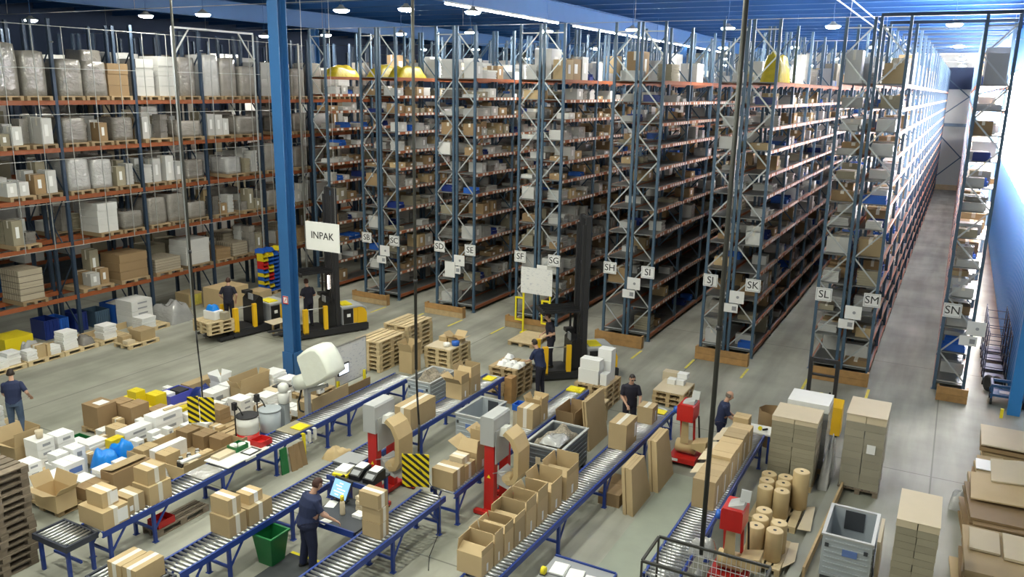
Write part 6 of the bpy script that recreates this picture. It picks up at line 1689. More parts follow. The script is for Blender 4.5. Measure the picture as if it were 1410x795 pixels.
# ================================================================== TRUCKS
def order_picker(x, y, rz, label, mast_h, guard_z, lit=False):
    """forks towards -y, battery box towards +y"""
    t = thing('order_picker_truck', label, 'forklift', (x, y, 0), rz, 'yellow and black order picker trucks')
    obj('chassis', MB().prism([(-0.5, 0.06), (2.05, 0.06), (2.05, 0.3), (1.95, 0.34), (-0.45, 0.26), (-0.55, 0.16)], 'x', -0.5, 0.5), 'dark_steel', t)
    obj('load_arm', bx(-0.5, -0.3, -1.1, -0.55, 0.05, 0.16), 'dark_steel', t); obj('load_arm', bx(0.3, 0.5, -1.1, -0.55, 0.05, 0.16), 'dark_steel', t)
    for (xx, yy, r) in ((-0.4, -1.0, 0.06), (0.4, -1.0, 0.06), (-0.4, 1.6, 0.13), (0.4, 1.6, 0.13)):
        obj('wheel', MB().cyl((xx - 0.06, yy, r), (xx + 0.06, yy, r), r, n=14), 'rubber', t)
    # operator cab
    c = obj('cab_floor', bx(-0.48, 0.48, -0.45, 0.42, 0.27, 0.32), 'dark_steel', t)
    obj('cab_post', bx(0.36, 0.50, -0.47, -0.30, 0.2, 1.12), 'truck_yellow', t); obj('cab_post', bx(0.40, 0.50, 0.30, 0.45, 0.28, 1.16), 'truck_yellow', t)
    obj('cab_post', bx(-0.50, -0.38, -0.45, -0.33, 0.28, 1.12), 'truck_yellow', t)
    obj('cab_rail', MB().path([(0.44, -0.39, 1.1), (0.44, 0.4, 1.1)], 0.02, 6), 'steel', t)
    obj('console', MB().prism([(0.46, 0.32), (0.8, 0.32), (0.8, 1.3), (0.66, 1.4), (0.48, 1.22)], 'x', -0.44, 0.38), 'black', t)
    obj('console_screen', bx(-0.05, 0.22, 0.46, 0.5, 1.24, 1.46), 'truck_grey', t); obj('control_box', bx(-0.4, -0.1, 0.42, 0.7, 1.41, 1.52), 'black', t)
    # mast
    if mast_h:
        for xx in (-0.38, 0.26):
            obj('mast_column', chan(0.13, 0.16, 0.02, mast_h - 0.3), 'dark_steel', t, (xx + 0.06, 0.9, 0.3))
            obj('inner_column', chan(0.08, 0.1, 0.015, mast_h - 0.6), 'dark_steel', t, (xx + 0.06, 0.78, 0.34))
        z = 0.7
        while z < mast_h:
            obj('cross_member', bx(-0.32, 0.32, 0.86, 0.94, z, z + 0.09), 'dark_steel', t); z += max(0.9, (mast_h - 0.8) / 3)
        obj('lift_cylinder', MB().cyl((0, 0.9, 0.3), (0, 0.9, mast_h - 0.4), 0.05, n=10), 'steel_dull', t)
        obj('hose', MB().path([(0.12, 0.84, 0.5), (0.14, 0.84, mast_h - 0.3)], 0.02, 6), 'black', t)
    if guard_z:
        obj('overhead_guard', bx(-0.46, 0.46, -0.5, 0.7, guard_z, guard_z + 0.05).box(-0.46, 0.46, -0.5, -0.44, guard_z - 0.06, guard_z), 'black', t)
        for i in range(5): obj('guard_slat', bx(-0.4 + 0.19 * i, -0.36 + 0.19 * i, -0.44, 0.7, guard_z + 0.051, guard_z + 0.09), 'black', t)
        for xx in (-0.44, 0.40): obj('guard_post', bx(xx, xx + 0.04, 0.62, 0.68, 1.2, guard_z), 'black', t)
    # battery and motor box
    obj('battery_box', bx(-0.48, 0.47, 1.02, 1.62, 0.34, 0.96), 'truck_grey', t); obj('battery_panel', bx(0.471, 0.48, 1.06, 1.44, 0.36, 0.92), 'black', t); obj('maker_plate', bx(0.481, 0.485, 1.2, 1.34, 0.62, 0.74), 'paper', t); obj('side_cover', bx(0.471, 0.482, 1.46, 1.62, 0.36, 0.94), 'truck_yellow', t)
    obj('rear_cover', MB().prism([(1.63, 0.34), (2.0, 0.34), (2.0, 0.7), (1.92, 0.86), (1.78, 0.94), (1.63, 0.96)], 'x', -0.48, 0.48), 'truck_yellow', t)
    obj('rear_hood', MB().prism([(1.0, 0.965), (1.66, 0.965), (1.84, 0.96), (1.98, 0.86), (1.98, 0.9), (1.86, 1.0), (1.66, 1.02), (1.0, 1.02)], 'x', -0.5, 0.5), 'machine_grey', t)
    obj('top_hatch', bx(-0.3, 0.3, 1.1, 1.5, 1.021, 1.05), 'safety_yellow', t)
    for xx in (-0.3, 0.16): obj('fork', bx(xx, xx + 0.14, -1.55, -0.46, 0.28, 0.33), 'dark_steel', t)
    if lit:
        obj('cab_lamp', bx(0.3, 0.36, 0.56, 0.6, 1.75, 2.25), 'cab_light', t)
    return t
order_picker(-22.5, 20.85, -0.20, 'order picker truck carrying a pallet, left of the blue column', 0, 0)
order_picker(-20.15, 22.1, -0.46, 'order picker truck with lit cab behind the blue column', 5.4, 2.38, True)
order_picker(-10.62, 22.75, -0.86, 'order picker truck with the tallest dark mast beside the notice board', 5.2, 2.2)
pallet(-23.35, 19.5, 0.334, 'lower pallet carried by the left order picker truck', 'wood_pale', 1.3, 0.85, -0.2, group='pallets carried by the left truck')
pallet(-23.35, 19.5, 0.480, 'middle pallet carried by the left order picker truck', 'wood_pale', 1.3, 0.85, -0.2, group='pallets carried by the left truck')
pallet(-23.35, 19.5, 0.626, 'upper pallet carried by the left order picker truck', 'wood_pale', 1.3, 0.85, -0.2, group='pallets carried by the left truck')
carton(-22.5, 19.75, 0.774, 0.56, 0.4, 0.3, 'white carton on the pallets of the left truck', 'paper', None); carton(-22.25, 19.95, 0.774, 0.22, 0.26, 0.26, 'grey box beside the white carton on the left truck', 'carton_grey', None)
heap('blue_bag', -23.0, -22.62, 19.8, 20.1, 1.076, 0.24, 'bag_blue', 'blue bag on the white carton of the left truck', 'plastic bag', seed=81, n=8)
sh = obj('carton_sheet', MB().hexa([(-21.6, 21.2, 0.502), (-21.0, 21.05, 0.502), (-20.95, 21.75, 0.502), (-21.5, 21.9, 0.502), (-21.6, 21.2, 0.52), (-21.0, 21.05, 0.52), (-20.95, 21.75, 0.52), (-21.5, 21.9, 0.52)]), 'carton_pale', label='pale board resting between the two left trucks', cat='board')
bs = thing('board_trestle', 'low trestle under the pale board between the trucks', 'trestle', (-21.27, 21.5, 0)); obj('beam', bx(-0.25, 0.25, -0.04, 0.04, 0.44, 0.5), 'wood', bs)
for xx in (-0.2, 0.2): obj('leg', bx(xx - 0.03, xx + 0.03, -0.03, 0.03, 0, 0.44), 'wood', bs)
# small stacker
st = thing('stacker_truck', 'small yellow stacker truck with a dark twin mast', 'stacker', (-2.48, 22.6, 0))
for xx in (-0.34, 0.34): obj('mast_column', chan(0.1, 0.12, 0.02, 2.02), 'dark_steel', st, (xx, 0, 0.04))
obj('cross_member', bx(-0.29, 0.29, -0.04, 0.04, 1.95, 2.05), 'dark_steel', st); obj('cross_member', bx(-0.29, 0.29, -0.04, 0.04, 1.55, 1.6), 'dark_steel', st); obj('cross_member', bx(-0.29, 0.29, -0.04, 0.04, 0.85, 0.93), 'dark_steel', st)
obj('motor_box', MB().prism([(-0.5, 0.12), (-0.07, 0.12), (-0.07, 1.0), (-0.2, 1.06), (-0.5, 0.9)], 'x', 0.0, 0.62), 'truck_yellow', st); obj('warning_lamp', MB().cyl((0, 0, 0.93), (0, 0, 1.06), 0.07, n=10), 'safety_yellow', st)
for xx in (-0.28, 0.16): obj('fork', bx(xx, xx + 0.12, 0.08, 1.1, 0.06, 0.12), 'dark_steel', st)
for (xx, yy) in ((-0.22, 1.0), (0.22, 1.0), (0.1, -0.3), (0.5, -0.3)): obj('wheel', MB().cyl((xx - 0.04, yy, 0.06), (xx + 0.04, yy, 0.06), 0.06, n=12), 'rubber', st)
obj('tiller', MB().path([(0.3, -0.45, 0.9), (0.3, -0.75, 1.15), (0.3, -0.8, 1.4)], 0.025, 7), 'black', st)

# ================================================================== LEFT FLOOR GOODS
for i, (x, y) in enumerate([(-26.22, 13.45), (-26.22, 14.72), (-26.22, 15.98), (-25.02, 17.5), (-26.22, 17.28), (-26.22, 18.95)]):
    pallet(x, y, 0, 'pallet on the floor before the left rack, %s from the left' % ORD[i], 'wood_pale', 1.02, 1.02)
PSG = 'white paper stacks before the left rack'
for i, (x, y, w, d, h, n) in enumerate([(-25.5, 13.8, 0.4, 0.36, 0.3, 4), (-25.6, 14.2, 0.45, 0.42, 0.42, 5), (-25.5, 14.76, 0.36, 0.34, 0.34, 4), (-25.5, 15.55, 0.4, 0.36, 0.28, 4), (-25.55, 16.05, 0.5, 0.5, 0.62, 8), (-25.5, 17.5, 0.5, 0.5, 0.5, 6), (-25.45, 19.0, 0.55, 0.6, 0.42, 7)]):
    paper_stack(x, y, 0.146, w, d, h, n, 'white paper stack before the left rack, %s from the left' % ORD[i], 'paper', PSG)
carton(-25.55, 15.12, 0.146, 0.3, 0.3, 0.42, 'left brown carton among the paper stacks', 'carton', 'y', BB); carton(-25.5, 15.44, 0.146, 0.3, 0.3 - 0.19, 0.4, 'right brown carton among the paper stacks', 'carton', None, BB)
heap('grey_pack', -26.0, -25.5, 16.7, 17.15, 0.146, 0.36, 'film', 'grey wrapped pack at the end of the paper stacks', 'pack', seed=51, n=9)
heap('white_pack', -26.2, -25.9, 14.9, 15.5, 0.146, 0.6, 'film_white', 'white wrapped pack behind the brown cartons', 'pack', seed=52, n=9)
for i, (x, y, w, d, h, mt, lab) in enumerate([(-24.3, 18.05, 0.6, 0.6, 0.36, 'carton', 'wrapped brown carton on the nearest floor pallet'), (-24.65, 17.6, 0.3, 0.36, 0.22, 'carton', 'small brown carton on the nearest floor pallet'), (-24.35, 17.55, 0.26, 0.3, 0.12, 'carton_pale', 'flat pale carton on the nearest floor pallet')]):
    carton(x, y, 0.146, w, d, h, lab, mt, None, BB)
heap('white_sacks', -26.85, -25.4, 20.3, 21.4, 0.0, 0.85, 'film_white', 'big heap of shiny white wrapped sacks before the left rack', 'sack heap', seed=54, n=16, rough=0.35)
wstack(-26.35, 19.3, 0.0, 0.9, 0.9, 1.0, 5, 'tall pale stacked pack behind the white sacks', 'white_card')
def crate(x0, y0, z0, w, d, h, mt, label, group=None, ribs=4):
    t = thing('plastic_crate', label, 'crate', (x0, y0, z0), group=group)
    s = 0.02
    obj('body', bx(0, w, 0, d, 0, s).box(0, s, 0, d, s, h).box(w - s, w, 0, d, s, h).box(s, w - s, 0, s, s, h).box(s, w - s, d - s, d, s, h), mt, t)
    for i in range(ribs):
        y = d * (i + 0.5) / ribs
        obj('rib', bx(w + 0.001, w + 0.02, y - 0.02, y + 0.02, 0.03, h - 0.03), mt, t)
    return t
crate(-28.4, 16.7, 0, 0.8, 0.55, 0.7, 'navy_plastic', 'left dark blue crate under the left rack', 'crates under the left rack'); crate(-28.4, 17.27, 0, 0.8, 0.35, 0.66, 'plastic_blue', 'bright blue crate beside the dark blue ones', 'crates under the left rack'); crate(-28.4, 17.85, 0, 0.8, 0.5, 0.7, 'navy_plastic', 'right dark blue crate under the left rack', 'crates under the left rack')
crate(-28.3, 18.6, 0, 0.8, 0.6, 0.62, 'rack_blue', 'slate blue ribbed crate under the left rack', 'crates under the left rack', 7); crate(-28.3, 19.35, 0, 0.9, 0.8, 0.72, 'plastic_blue', 'largest bright blue crate, with a white lid board', 'crates under the left rack', 0)
obj('lid_board', MB().hexa([(-27.9, 19.35, 0.74), (-27.38, 19.35, 0.74), (-27.38, 20.1, 0.82), (-27.9, 20.1, 0.82), (-27.9, 19.35, 0.76), (-27.38, 19.35, 0.76), (-27.38, 20.1, 0.84), (-27.9, 20.1, 0.84)]), 'white_card', label='white lid board on the largest blue crate', cat='lid')
carton(-26.9, 14.9, 0, 0.9, 0.95, 0.6, 'yellow carton at the far left under the rack', 'plastic_yellow', None)
obj('cardboard_strip', bx(-26.62, -26.58, 15.0, 19.2, 0, 0.24), 'carton', label='long cardboard strip standing along the left rack feet', cat='cardboard strip')
carton(-25.4, 22.75, 0, 1.1, 1.4, 0.85, 'huge brown carton behind the left order picker truck', 'carton', None); carton(-26.95, 22.4, 0, 0.8, 0.7, 0.55, 'yellow banded carton left of the huge brown carton', 'carton', None, lab=(0.1, 0.9, 0.1, 0.9, 'line_yellow'))
carton(-25.0, 24.35, 0, 0.7, 0.7, 0.5, 'brown carton right of the huge one', 'carton', None)
# picking bins stacked on a pallet
me_bin = {}
def bin_mesh(mt):
    if mt not in me_bin:
        w, d, h, s = 0.40, 0.28, 0.17, 0.012
        mb = MB().box(-w, 0, 0, d, 0, s)
        mb.prism([(-w, s), (0, s), (0, h * 0.45), (-0.1, h), (-w, h)], 'y', 0, s); mb.prism([(-w, s), (0, s), (0, h * 0.45), (-0.1, h), (-w, h)], 'y', d - s, d)
        mb.box(-w, -w + s, s, d - s, s, h); mb.box(-s, 0, s, d - s, s, h * 0.45)
        me_bin[mt] = mb.mesh('picking_bin', mt)
    return me_bin[mt]
pallet(-26.5, 25.35, 0, 'pallet under the coloured picking bins', 'wood', 1.0, 1.15)
colname = {'plastic_blue': 'blue', 'plastic_yellow': 'yellow', 'plastic_red': 'red'}
for cidx in range(4):
    for r in range(10):
        mt = 'plastic_blue' if cidx > 1 else ['plastic_blue', 'plastic_blue', 'plastic_yellow', 'plastic_blue', 'plastic_yellow', 'plastic_blue', 'plastic_red', 'plastic_red', 'plastic_yellow', 'plastic_yellow'][(r + 3 * cidx) % 10]
        if cidx == 3 and r > 7: continue
        obj('picking_bin', bin_mesh(mt), None, None, (-25.72, 25.42 + 0.31 * cidx, 0.147 + 0.172 * r), label='%s picking bin, %s column from the left, %s from the bottom' % (colname[mt], ORD[cidx], ORD[r]), cat='bin', group='picking bins stacked on a pallet')
for i in range(3):
    obj('picking_bin', bin_mesh('plastic_blue' if i < 2 else 'plastic_yellow'), None, None, (-25.8 + 0.05 * i, 25.5 + 0.42 * i, 1.868 if i < 2 else 1.868), 0.3, label='%s picking bin lying loose on top of the bin stack, %s' % ('blue' if i < 2 else 'yellow', ORD[i]), cat='bin', group='picking bins stacked on a pallet')
pallet(-21.6, 10.6, 0, 'pallet of papers at the left edge beside the jeans worker', 'wood_pale', 1.0, 1.0)
paper_stack(-20.95, 10.75, 0.146, 0.5, 0.6, 0.62, 5, 'high paper stack beside the jeans worker', 'paper')

# ================================================================== RIGHT WALL TROLLEYS
def roll_cage(x, y, label, w=0.62, d=0.8, h=1.72):
    t = thing('roll_cage', label, 'trolley', (x, y, 0), group='dark roll cages along the blue wall')
    r = 0.016
    for (a, c) in ((0, 0), (w, 0), (0, d), (w, d)):
        obj('post', MB().cyl((a, c, 0.16), (a, c, h), r, n=6), 'cage_blue', t); obj('castor', MB().cyl((a - 0.02, c, 0.07), (a + 0.02, c, 0.07), 0.07, n=10), 'rubber', t); obj('stem', MB().cyl((a, c, 0.1), (a, c, 0.16), 0.012, n=6), 'cage_blue', t)
    for z in (0.2, 0.6, 1.05, h - 0.03):
        obj('rail', MB().path([(0, 0, z), (0, d, z)], r * 0.8, 6), 'cage_blue', t); obj('rail', MB().path([(w, 0, z), (w, d, z)], r * 0.8, 6), 'cage_blue', t); obj('rail', MB().path([(0, 0, z), (w, 0, z)], r * 0.8, 6), 'cage_blue', t)
    obj('deck', bx(0.02, w - 0.02, 0.02, d - 0.02, 0.16, 0.19), 'cage_blue', t)
for i in range(4): roll_cage(1.58, 29.2 + 1.15 * i, 'dark roll cage along the blue wall, %s from the near end' % ORD[i])
for i in range(2):
    t = thing('tyre', 'dark rubber tyre beside the nearest roll cage, %s' % ('left' if i == 0 else 'right'), 'tyre', (1.72 + 0.22 * i, 28.55, 0), group='tyres beside the roll cages')
    obj('rubber', MB().lathe([(0.13, -0.06), (0.24, -0.07), (0.27, 0.0), (0.24, 0.07), (0.13, 0.06)], 16), 'rubber', t, (0, 0, 0.272)).rotation_euler = (0, math.pi / 2, 0.4)
bc = thing('platform_trolley', 'blue platform trolley on castors near the blue wall', 'trolley', (1.72, 27.3, 0))
obj('deck_frame', bx(0, 0.95, 0, 0.06, 0.56, 0.64).box(0, 0.95, 0.6, 0.66, 0.56, 0.64).box(0, 0.06, 0.06, 0.6, 0.56, 0.64).box(0.89, 0.95, 0.06, 0.6, 0.56, 0.64), 'cart_blue', bc); obj('deck', bx(0.06, 0.89, 0.06, 0.6, 0.30, 0.33), 'cart_blue', bc); obj('lower_rail', bx(0, 0.95, 0, 0.06, 0.27, 0.34), 'cart_blue', bc); obj('lower_rail', bx(0, 0.95, 0.6, 0.66, 0.27, 0.34), 'cart_blue', bc); obj('paper', bx(0.25, 0.6, 0.2, 0.45, 0.331, 0.345), 'paper', bc)
for (a, c) in ((0.05, 0.03), (0.9, 0.03), (0.05, 0.63), (0.9, 0.63)):
    obj('post', bx(a - 0.025, a + 0.025, c - 0.025, c + 0.025, 0.2, 0.6), 'cart_blue', bc); obj('castor', MB().cyl((a - 0.03, c, 0.1), (a + 0.03, c, 0.1), 0.1, n=12), 'rubber', bc)
obj('yellow_post', bx(1.98, 2.06, 26.2, 26.28, 0, 0.28), 'safety_yellow', label='short yellow floor post before the platform trolley', cat='post')

# bulky yellow goods on top shelves
heap('yellow_bundle', -22.16, -21.5, 28.2, 29.9, 9.321, 0.55, 'yellow_bag', 'yellow wrapped bundle on the top shelf of rack SB', 'bundle', seed=91, n=10)
heap('yellow_bundle', -21.2, -20.54, 28.4, 30.3, 9.321, 0.55, 'yellow_bag', 'yellow wrapped bundle on the top shelf of rack SC', 'bundle', seed=92, n=10)
heap('yellow_bundle', -24.85, -24.2, 28.6, 30.4, 9.321, 0.55, 'yellow_bag', 'yellow wrapped bundle on the top shelf of rack SA', 'bundle', seed=93, n=10)
heap('yellow_bundle', -6.22, -5.56, 29.0, 30.8, 9.321, 1.15, 'yellow_bag', 'large yellow wrapped bundle on the top shelf of rack SK', 'bundle', seed=94, n=12)

# ================================================================== PEOPLE
def capsule(mb, p0, r0, p1, r1, n=10):
    p0, p1 = Vector(p0), Vector(p1)
    d = p1 - p0
    L_ = d.length
    d = d / L_ if L_ > 1e-6 else Vector((0, 0, 1))
    pts, rad = [], []
    for k in range(4):
        t = math.pi / 2 * (k / 4)
        pts.append(p0 - d * r0 * math.cos(t)); rad.append(max(0.0015, r0 * math.sin(t)))
    pts.append(p0); rad.append(r0); pts.append(p1); rad.append(r1)
    for k in range(1, 5):
        t = math.pi / 2 * (k / 4)
        pts.append(p1 + d * r1 * math.sin(t)); rad.append(max(0.0015, r1 * math.cos(t)))
    loft(pts, rad, n, 0, mb)
def ellipsoid(mb, c, rx, ry, rz, R=None, n=14):
    b = len(mb.v)
    c = Vector(c)
    rows = 9
    for j in range(rows + 1):
        t = math.pi * j / rows
        for i in range(n):
            a = 2 * math.pi * i / n
            v = Vector((rx * max(0.02, math.sin(t)) * math.cos(a), ry * max(0.02, math.sin(t)) * math.sin(a), rz * math.cos(t)))
            if R: v = R @ v
            mb.v.append(tuple(c + v))
    for j in range(rows):
        for i in range(n):
            k = (i + 1) % n
            mb.face([b + j * n + i, b + (j + 1) * n + i, b + (j + 1) * n + k, b + j * n + k])
    mb.face([b + i for i in range(n)]); mb.face([b + rows * n + i for i in reversed(range(n))])

def person(label, loc, rz, hands, elbows=None, lean=0.0, side=0.0, head_down=0.2, head_turn=0.0, shirt='shirt_navy', trousers='trousers_navy', hair='hair', bald=False, feet=((0.11, 0.0), (-0.11, 0.0)), scale=1.0, sleeve=0.7, voxel=0.0105, glasses=False, z=0.0, bulk=1.08):
    """faces local +y; hands = (right xyz, left xyz)"""
    mb = MB()
    segs = []
    V = Vector
    pel = V((0, 0, 0.94))
    up = V((side, math.sin(lean), math.cos(lean))).normalized()
    fwd = V((0, math.cos(lean), -math.sin(lean)))
    waist = pel + up * 0.16; chest = pel + up * 0.38; shd = pel + up * 0.52; neck = pel + up * 0.60
    def torso(p, rx, ry): return (p, rx, ry)
    pts = [pel - up * 0.08, pel, waist, chest, shd, shd + up * 0.05]
    rad = [(0.15, 0.115), (0.175, 0.125), (0.155, 0.11), (0.18, 0.125), (0.165, 0.1), (0.08, 0.07)]
    b = len(mb.v); n = 18
    rad = [(rx * bulk, ry * bulk ** 1.5) for rx, ry in rad]
    for p, (rx, ry) in zip(pts, rad):
        for k in range(n):
            t = 2 * math.pi * k / n
            mb.v.append(tuple(p + V((1, 0, 0)) * rx * math.cos(t) + fwd * ry * math.sin(t)))
    for i in range(len(pts) - 1):
        for k in range(n):
            j = (k + 1) % n
            mb.face([b + i * n + k, b + i * n + j, b + (i + 1) * n + j, b + (i + 1) * n + k])
    mb.face([b + k for k in reversed(range(n))]); e = b + (len(pts) - 1) * n; mb.face([e + k for k in range(n)])
    segs += [('trousers', pel - up * 0.1, pel + up * 0.02), ('shirt', pel + up * 0.1, shd)]
    # neck and head
    Rh = Matrix.Rotation(head_turn, 3, 'Z') @ Matrix.Rotation(-head_down, 3, 'X')
    hc = neck + up * 0.05 + Rh @ V((0, 0.035, 0.115))
    capsule(mb, shd + up * 0.02, 0.062, hc - Rh @ V((0, 0.01, 0.06)), 0.055)
    ellipsoid(mb, hc + Rh @ V((0, -0.008, 0.02)), 0.076, 0.096, 0.108, Rh); ellipsoid(mb, hc + Rh @ V((0, 0.02, -0.05)), 0.058, 0.07, 0.072, Rh)
    capsule(mb, hc + Rh @ V((0, 0.088, 0.012)), 0.012, hc + Rh @ V((0, 0.108, -0.022)), 0.017, 8)
    for s in (-1, 1): ellipsoid(mb, hc + Rh @ V((0.078 * s, -0.005, -0.005)), 0.014, 0.022, 0.034, Rh, 8)
    capsule(mb, hc + Rh @ V((-0.02, 0.078, -0.062)), 0.012, hc + Rh @ V((0.02, 0.078, -0.062)), 0.012, 8)
    segs += [('skin', shd + up * 0.07, hc + V((0, 0, 0.1)))]
    # legs
    for s, ft in zip((1, -1), feet):
        hip = pel + V((0.09 * s, 0, -0.04)); ank = V((ft[0], ft[1], 0.085)); knee = (hip + ank) / 2 + V((0.005 * s, 0.03, 0.02))
        capsule(mb, hip, 0.092 * bulk, knee, 0.066 * bulk); capsule(mb, knee, 0.064 * bulk, ank, 0.05 * bulk); capsule(mb, ank + V((0, -0.045, -0.045)), 0.038, ank + V((0.015 * s, 0.13, -0.05)), 0.034)
        segs += [('trousers', hip, knee), ('trousers', knee, ank + V((0, 0, 0.0))), ('shoe', ank + V((0, -0.05, -0.05)), ank + V((0, 0.16, -0.05)))]
    # arms and hands
    for i, s in enumerate((1, -1)):
        sh_ = shd + V((0.185 * s, 0, 0)) - up * 0.04
        wr = V(hands[i])
        d = wr - sh_
        reach = 0.53
        if d.length > reach: wr = sh_ + d.normalized() * reach; d = wr - sh_
        if elbows and elbows[i]: el = V(elbows[i])
        else:
            h_ = math.sqrt(max(0.0, 0.275 ** 2 - (d.length / 2) ** 2))
            out = (V((0.5 * s, -0.35, -0.8)) - d.normalized() * V((0.5 * s, -0.35, -0.8)).dot(d.normalized())).normalized()
            el = sh_ + d / 2 + out * h_
        capsule(mb, sh_, 0.058, el, 0.044); capsule(mb, el, 0.042, wr, 0.028)
        mid = sh_ + (el - sh_) * sleeve
        segs += [('shirt', sh_, mid), ('skin', mid + (el - mid) * 0.6, el), ('skin', el, wr)]
        hd = (wr - el).normalized(); nx = hd.cross(V((0, 0, 1)))
        nx = nx.normalized() if nx.length > 0.1 else V((1, 0, 0))
        dn = nx.cross(hd).normalized()
        if dn.z > 0: dn = -dn
        pc = wr + hd * 0.055
        R_ = Matrix((nx, hd, -dn)).transposed()
        ellipsoid(mb, pc, 0.042, 0.056, 0.019, R_, 10)
        tip = None
        for f_, (off, ln) in enumerate(((-0.031, 0.062), (-0.0105, 0.076), (0.0105, 0.072), (0.031, 0.054))):
            k0 = pc + hd * 0.04 + nx * off; k1 = k0 + hd * ln * 0.55 + dn * 0.012 + nx * off * 0.25; k2 = k1 + hd * ln * 0.35 + dn * 0.03
            capsule(mb, k0, 0.0105, k1, 0.010, 8); capsule(mb, k1, 0.010, k2, 0.009, 8); tip = k2
        th = pc - hd * 0.02 - nx * 0.036 * s * (1 if nx.x > 0 else -1)
        td = (hd * 0.7 - nx * 0.6 * s * (1 if nx.x > 0 else -1) + dn * 0.35).normalized()
        capsule(mb, th, 0.013, th + td * 0.06, 0.0105, 8)
        segs += [('skin', wr, wr + hd * 0.16)]
    me = mb.mesh('person', 'skin')
    tmp = bpy.data.objects.new('person_tmp', me); COL.objects.link(tmp)
    md = tmp.modifiers.new('remesh', 'REMESH'); md.mode = 'VOXEL'; md.voxel_size = voxel; md.use_smooth_shade = True
    sm_ = tmp.modifiers.new('smooth', 'SMOOTH'); sm_.factor = 0.5; sm_.iterations = 3
    bm = bpy.data.meshes.new_from_object(tmp.evaluated_get(bpy.context.evaluated_depsgraph_get()))
    bpy.data.objects.remove(tmp); bpy.data.meshes.remove(me)
    import numpy as np
    nv = len(bm.vertices); co = np.empty(nv * 3); bm.vertices.foreach_get('co', co); co = co.reshape(-1, 3)
    no = np.empty(nv * 3); bm.vertices.foreach_get('normal', no); no = no.reshape(-1, 3)
    best = np.full(nv, 1e9); reg = np.zeros(nv, int); names = ['skin', 'shirt', 'trousers', 'shoe']
    for (nm, a, c) in segs:
        a, c = np.array(a), np.array(c); ab = c - a
        t = np.clip(((co - a) @ ab) / (ab @ ab), 0, 1); dist = np.linalg.norm(co - (a + t[:, None] * ab), axis=1)
        if nm == 'shirt': dist = dist - 0.03 * (np.linalg.norm(ab) > 0.35)
        w = dist < best; best[w] = dist[w]; reg[w] = names.index(nm)
    bm.materials.clear(); bm.materials.append(M['skin'])
    bm.polygons.foreach_set('use_smooth', [True] * len(bm.polygons))
    body = obj('person', bm, None, None, loc, rz, (scale,) * 3, label, 'person')
    body.location.z = z
    npoly = len(bm.polygons); lt_ = np.empty(npoly, int); bm.polygons.foreach_get('loop_total', lt_); vi = np.empty(len(bm.loops), int); bm.loops.foreach_get('vertex_index', vi); st_ = np.empty(npoly, int); bm.polygons.foreach_get('loop_start', st_)
    fr_ = reg[vi[st_]]
    def shell(nm, k, mt, off, faces):
        idx = [list(vi[st_[f]:st_[f] + lt_[f]]) for f in faces]
        used = sorted({v for q in idx for v in q}); mp_ = {v: i for i, v in enumerate(used)}
        m2 = bpy.data.meshes.new(nm); m2.from_pydata([tuple(co[v] + no[v] * off) for v in used], [], [[mp_[v] for v in q] for q in idx])
        m2.materials.append(M[mt]); m2.polygons.foreach_set('use_smooth', [True] * len(m2.polygons)); m2.update()
        return obj(nm, m2, None, body)
    shell('trousers', 2, trousers, 0.007, np.where(fr_ == 2)[0]); shell('shirt', 1, shirt, 0.016, np.where(fr_ == 1)[0]); [shell('shoe', 3, 'shoe', 0.006, np.where((fr_ == 3) & (np.sign(co[vi[st_]][:, 0] - (feet[0][0] + feet[1][0]) / 2) == sd))[0]) for sd in (1, -1)]
    cen = co[vi[st_]]
    loc_h = (cen - np.array(hc)) @ np.array(Rh)     # into head space
    if bald: hm = (loc_h[:, 2] > -0.04) & (loc_h[:, 2] < 0.05) & (loc_h[:, 1] < 0.02)
    else: hm = ((loc_h[:, 2] > 0.055) | ((loc_h[:, 1] < 0.0) & (loc_h[:, 2] > -0.05))) & ~((loc_h[:, 1] > 0.06) & (loc_h[:, 2] < 0.08))
    hm &= (fr_ == 0) & (np.linalg.norm(loc_h, axis=1) < 0.18)
    shell('hair', 0, hair, 0.008, np.where(hm)[0])
    for s in (-1, 1):
        p = hc + Rh @ V((0.03 * s, 0.084, 0.012)); e_ = MB(); ellipsoid(e_, p, 0.011, 0.008, 0.008, None, 8); obj('eye', e_, 'ink', body)
    if glasses:
        g_ = MB()
        for s in (-1, 1): g_.hexa([tuple(hc + Rh @ V(q)) for q in ((0.008 * s, 0.1, -0.006), (0.06 * s, 0.094, -0.006), (0.06 * s, 0.1, -0.006), (0.008 * s, 0.106, -0.006), (0.008 * s, 0.1, 0.028), (0.06 * s, 0.094, 0.028), (0.06 * s, 0.1, 0.028), (0.008 * s, 0.106, 0.028))])
        obj('glasses', g_, 'ink', body)
    return body

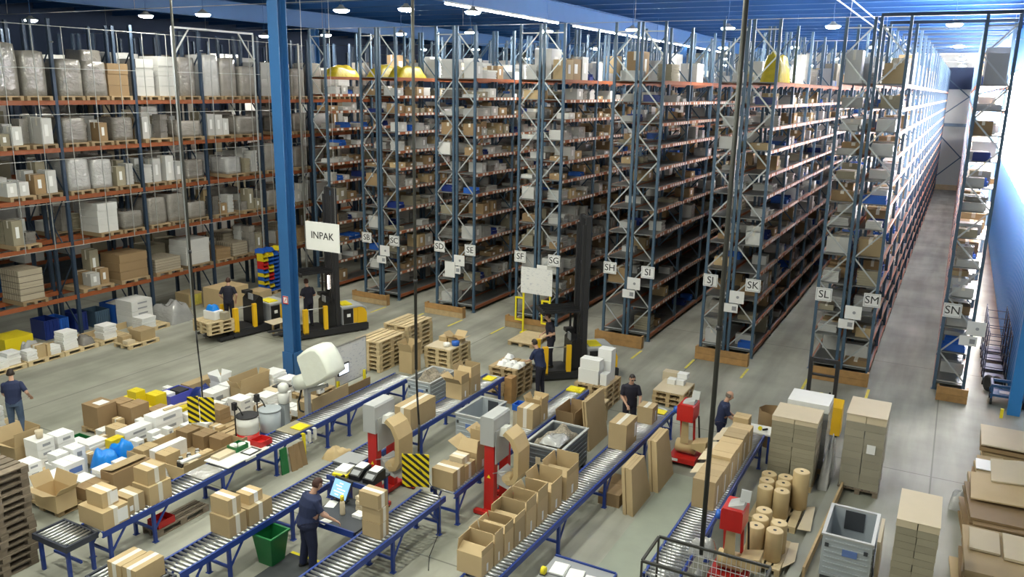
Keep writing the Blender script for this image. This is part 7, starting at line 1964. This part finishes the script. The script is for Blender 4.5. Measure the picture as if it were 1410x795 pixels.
# worker in navy at the workstation (seen from behind, reaching right)
person('worker in navy reaching across the workstation desk', (-9.92, 10.55, 0), -0.5, ((0.28, 0.42, 1.0), (-0.16, 0.36, 0.98)), lean=0.2, head_down=0.5, hair='hair_brown', feet=((0.13, 0.02), (-0.13, -0.08)), scale=1.02, voxel=0.0095, bulk=1.32)
person('worker in navy shirt and blue jeans at the left edge', (-20.45, 11.35, 0), 0.85, ((0.34, 0.2, 1.02), (-0.22, 0.36, 0.98)), lean=0.12, head_down=0.35, head_turn=0.3, trousers='jeans', hair='hair', feet=((0.13, 0.0), (-0.12, 0.05)), scale=1.0)
person('worker in dark clothes leaning over the white paper bags', (-10.15, 20.9, 0), 1.35, ((0.12, 0.48, 1.05), (-0.12, 0.5, 1.05)), lean=0.3, head_down=0.45, shirt='shirt_navy', trousers='shirt_black', hair='hair', scale=0.98)
person('man in black with glasses behind the fourth conveyor', (-6.85, 19.55, 0), -2.75, ((0.10, 0.28, 1.0), (-0.24, 0.34, 1.02)), elbows=None, lean=0.1, head_down=0.3, head_turn=0.35, shirt='shirt_black', trousers='shirt_black', hair='hair', glasses=True, scale=0.98)
person('bald man in navy beside the fifth conveyor', (-4.42, 19.5, 0), -1.25, ((0.10, 0.42, 1.02), (-0.12, 0.42, 1.05)), lean=0.15, head_down=0.35, shirt='shirt_navy', trousers='trousers_navy', hair='hair_grey', bald=True, scale=0.98)
person('driver in dark clothes standing on the left order picker truck', (-22.75, 20.65, 0), 0.6, ((0.24, 0.1, 0.95), (-0.24, 0.2, 1.0)), lean=0.1, head_down=0.2, shirt='shirt_black', trousers='shirt_black', z=0.325, hair='hair_brown', scale=0.98)
person('driver standing in the lit cab behind the blue column', (-20.25, 22.1, 0), 1.3, ((0.2, 0.25, 1.05), (-0.2, 0.3, 1.1)), lean=0.08, head_down=0.2, shirt='shirt_black', trousers='shirt_black', z=0.325, hair='hair_brown', scale=0.98)
person('driver in dark clothes on the tall-masted truck', (-10.7, 22.7, 0), 2.2, ((0.2, 0.25, 1.05), (-0.22, 0.2, 1.1)), lean=0.1, head_down=0.25, shirt='shirt_black', trousers='shirt_black', z=0.325, hair='hair_brown', scale=0.98)
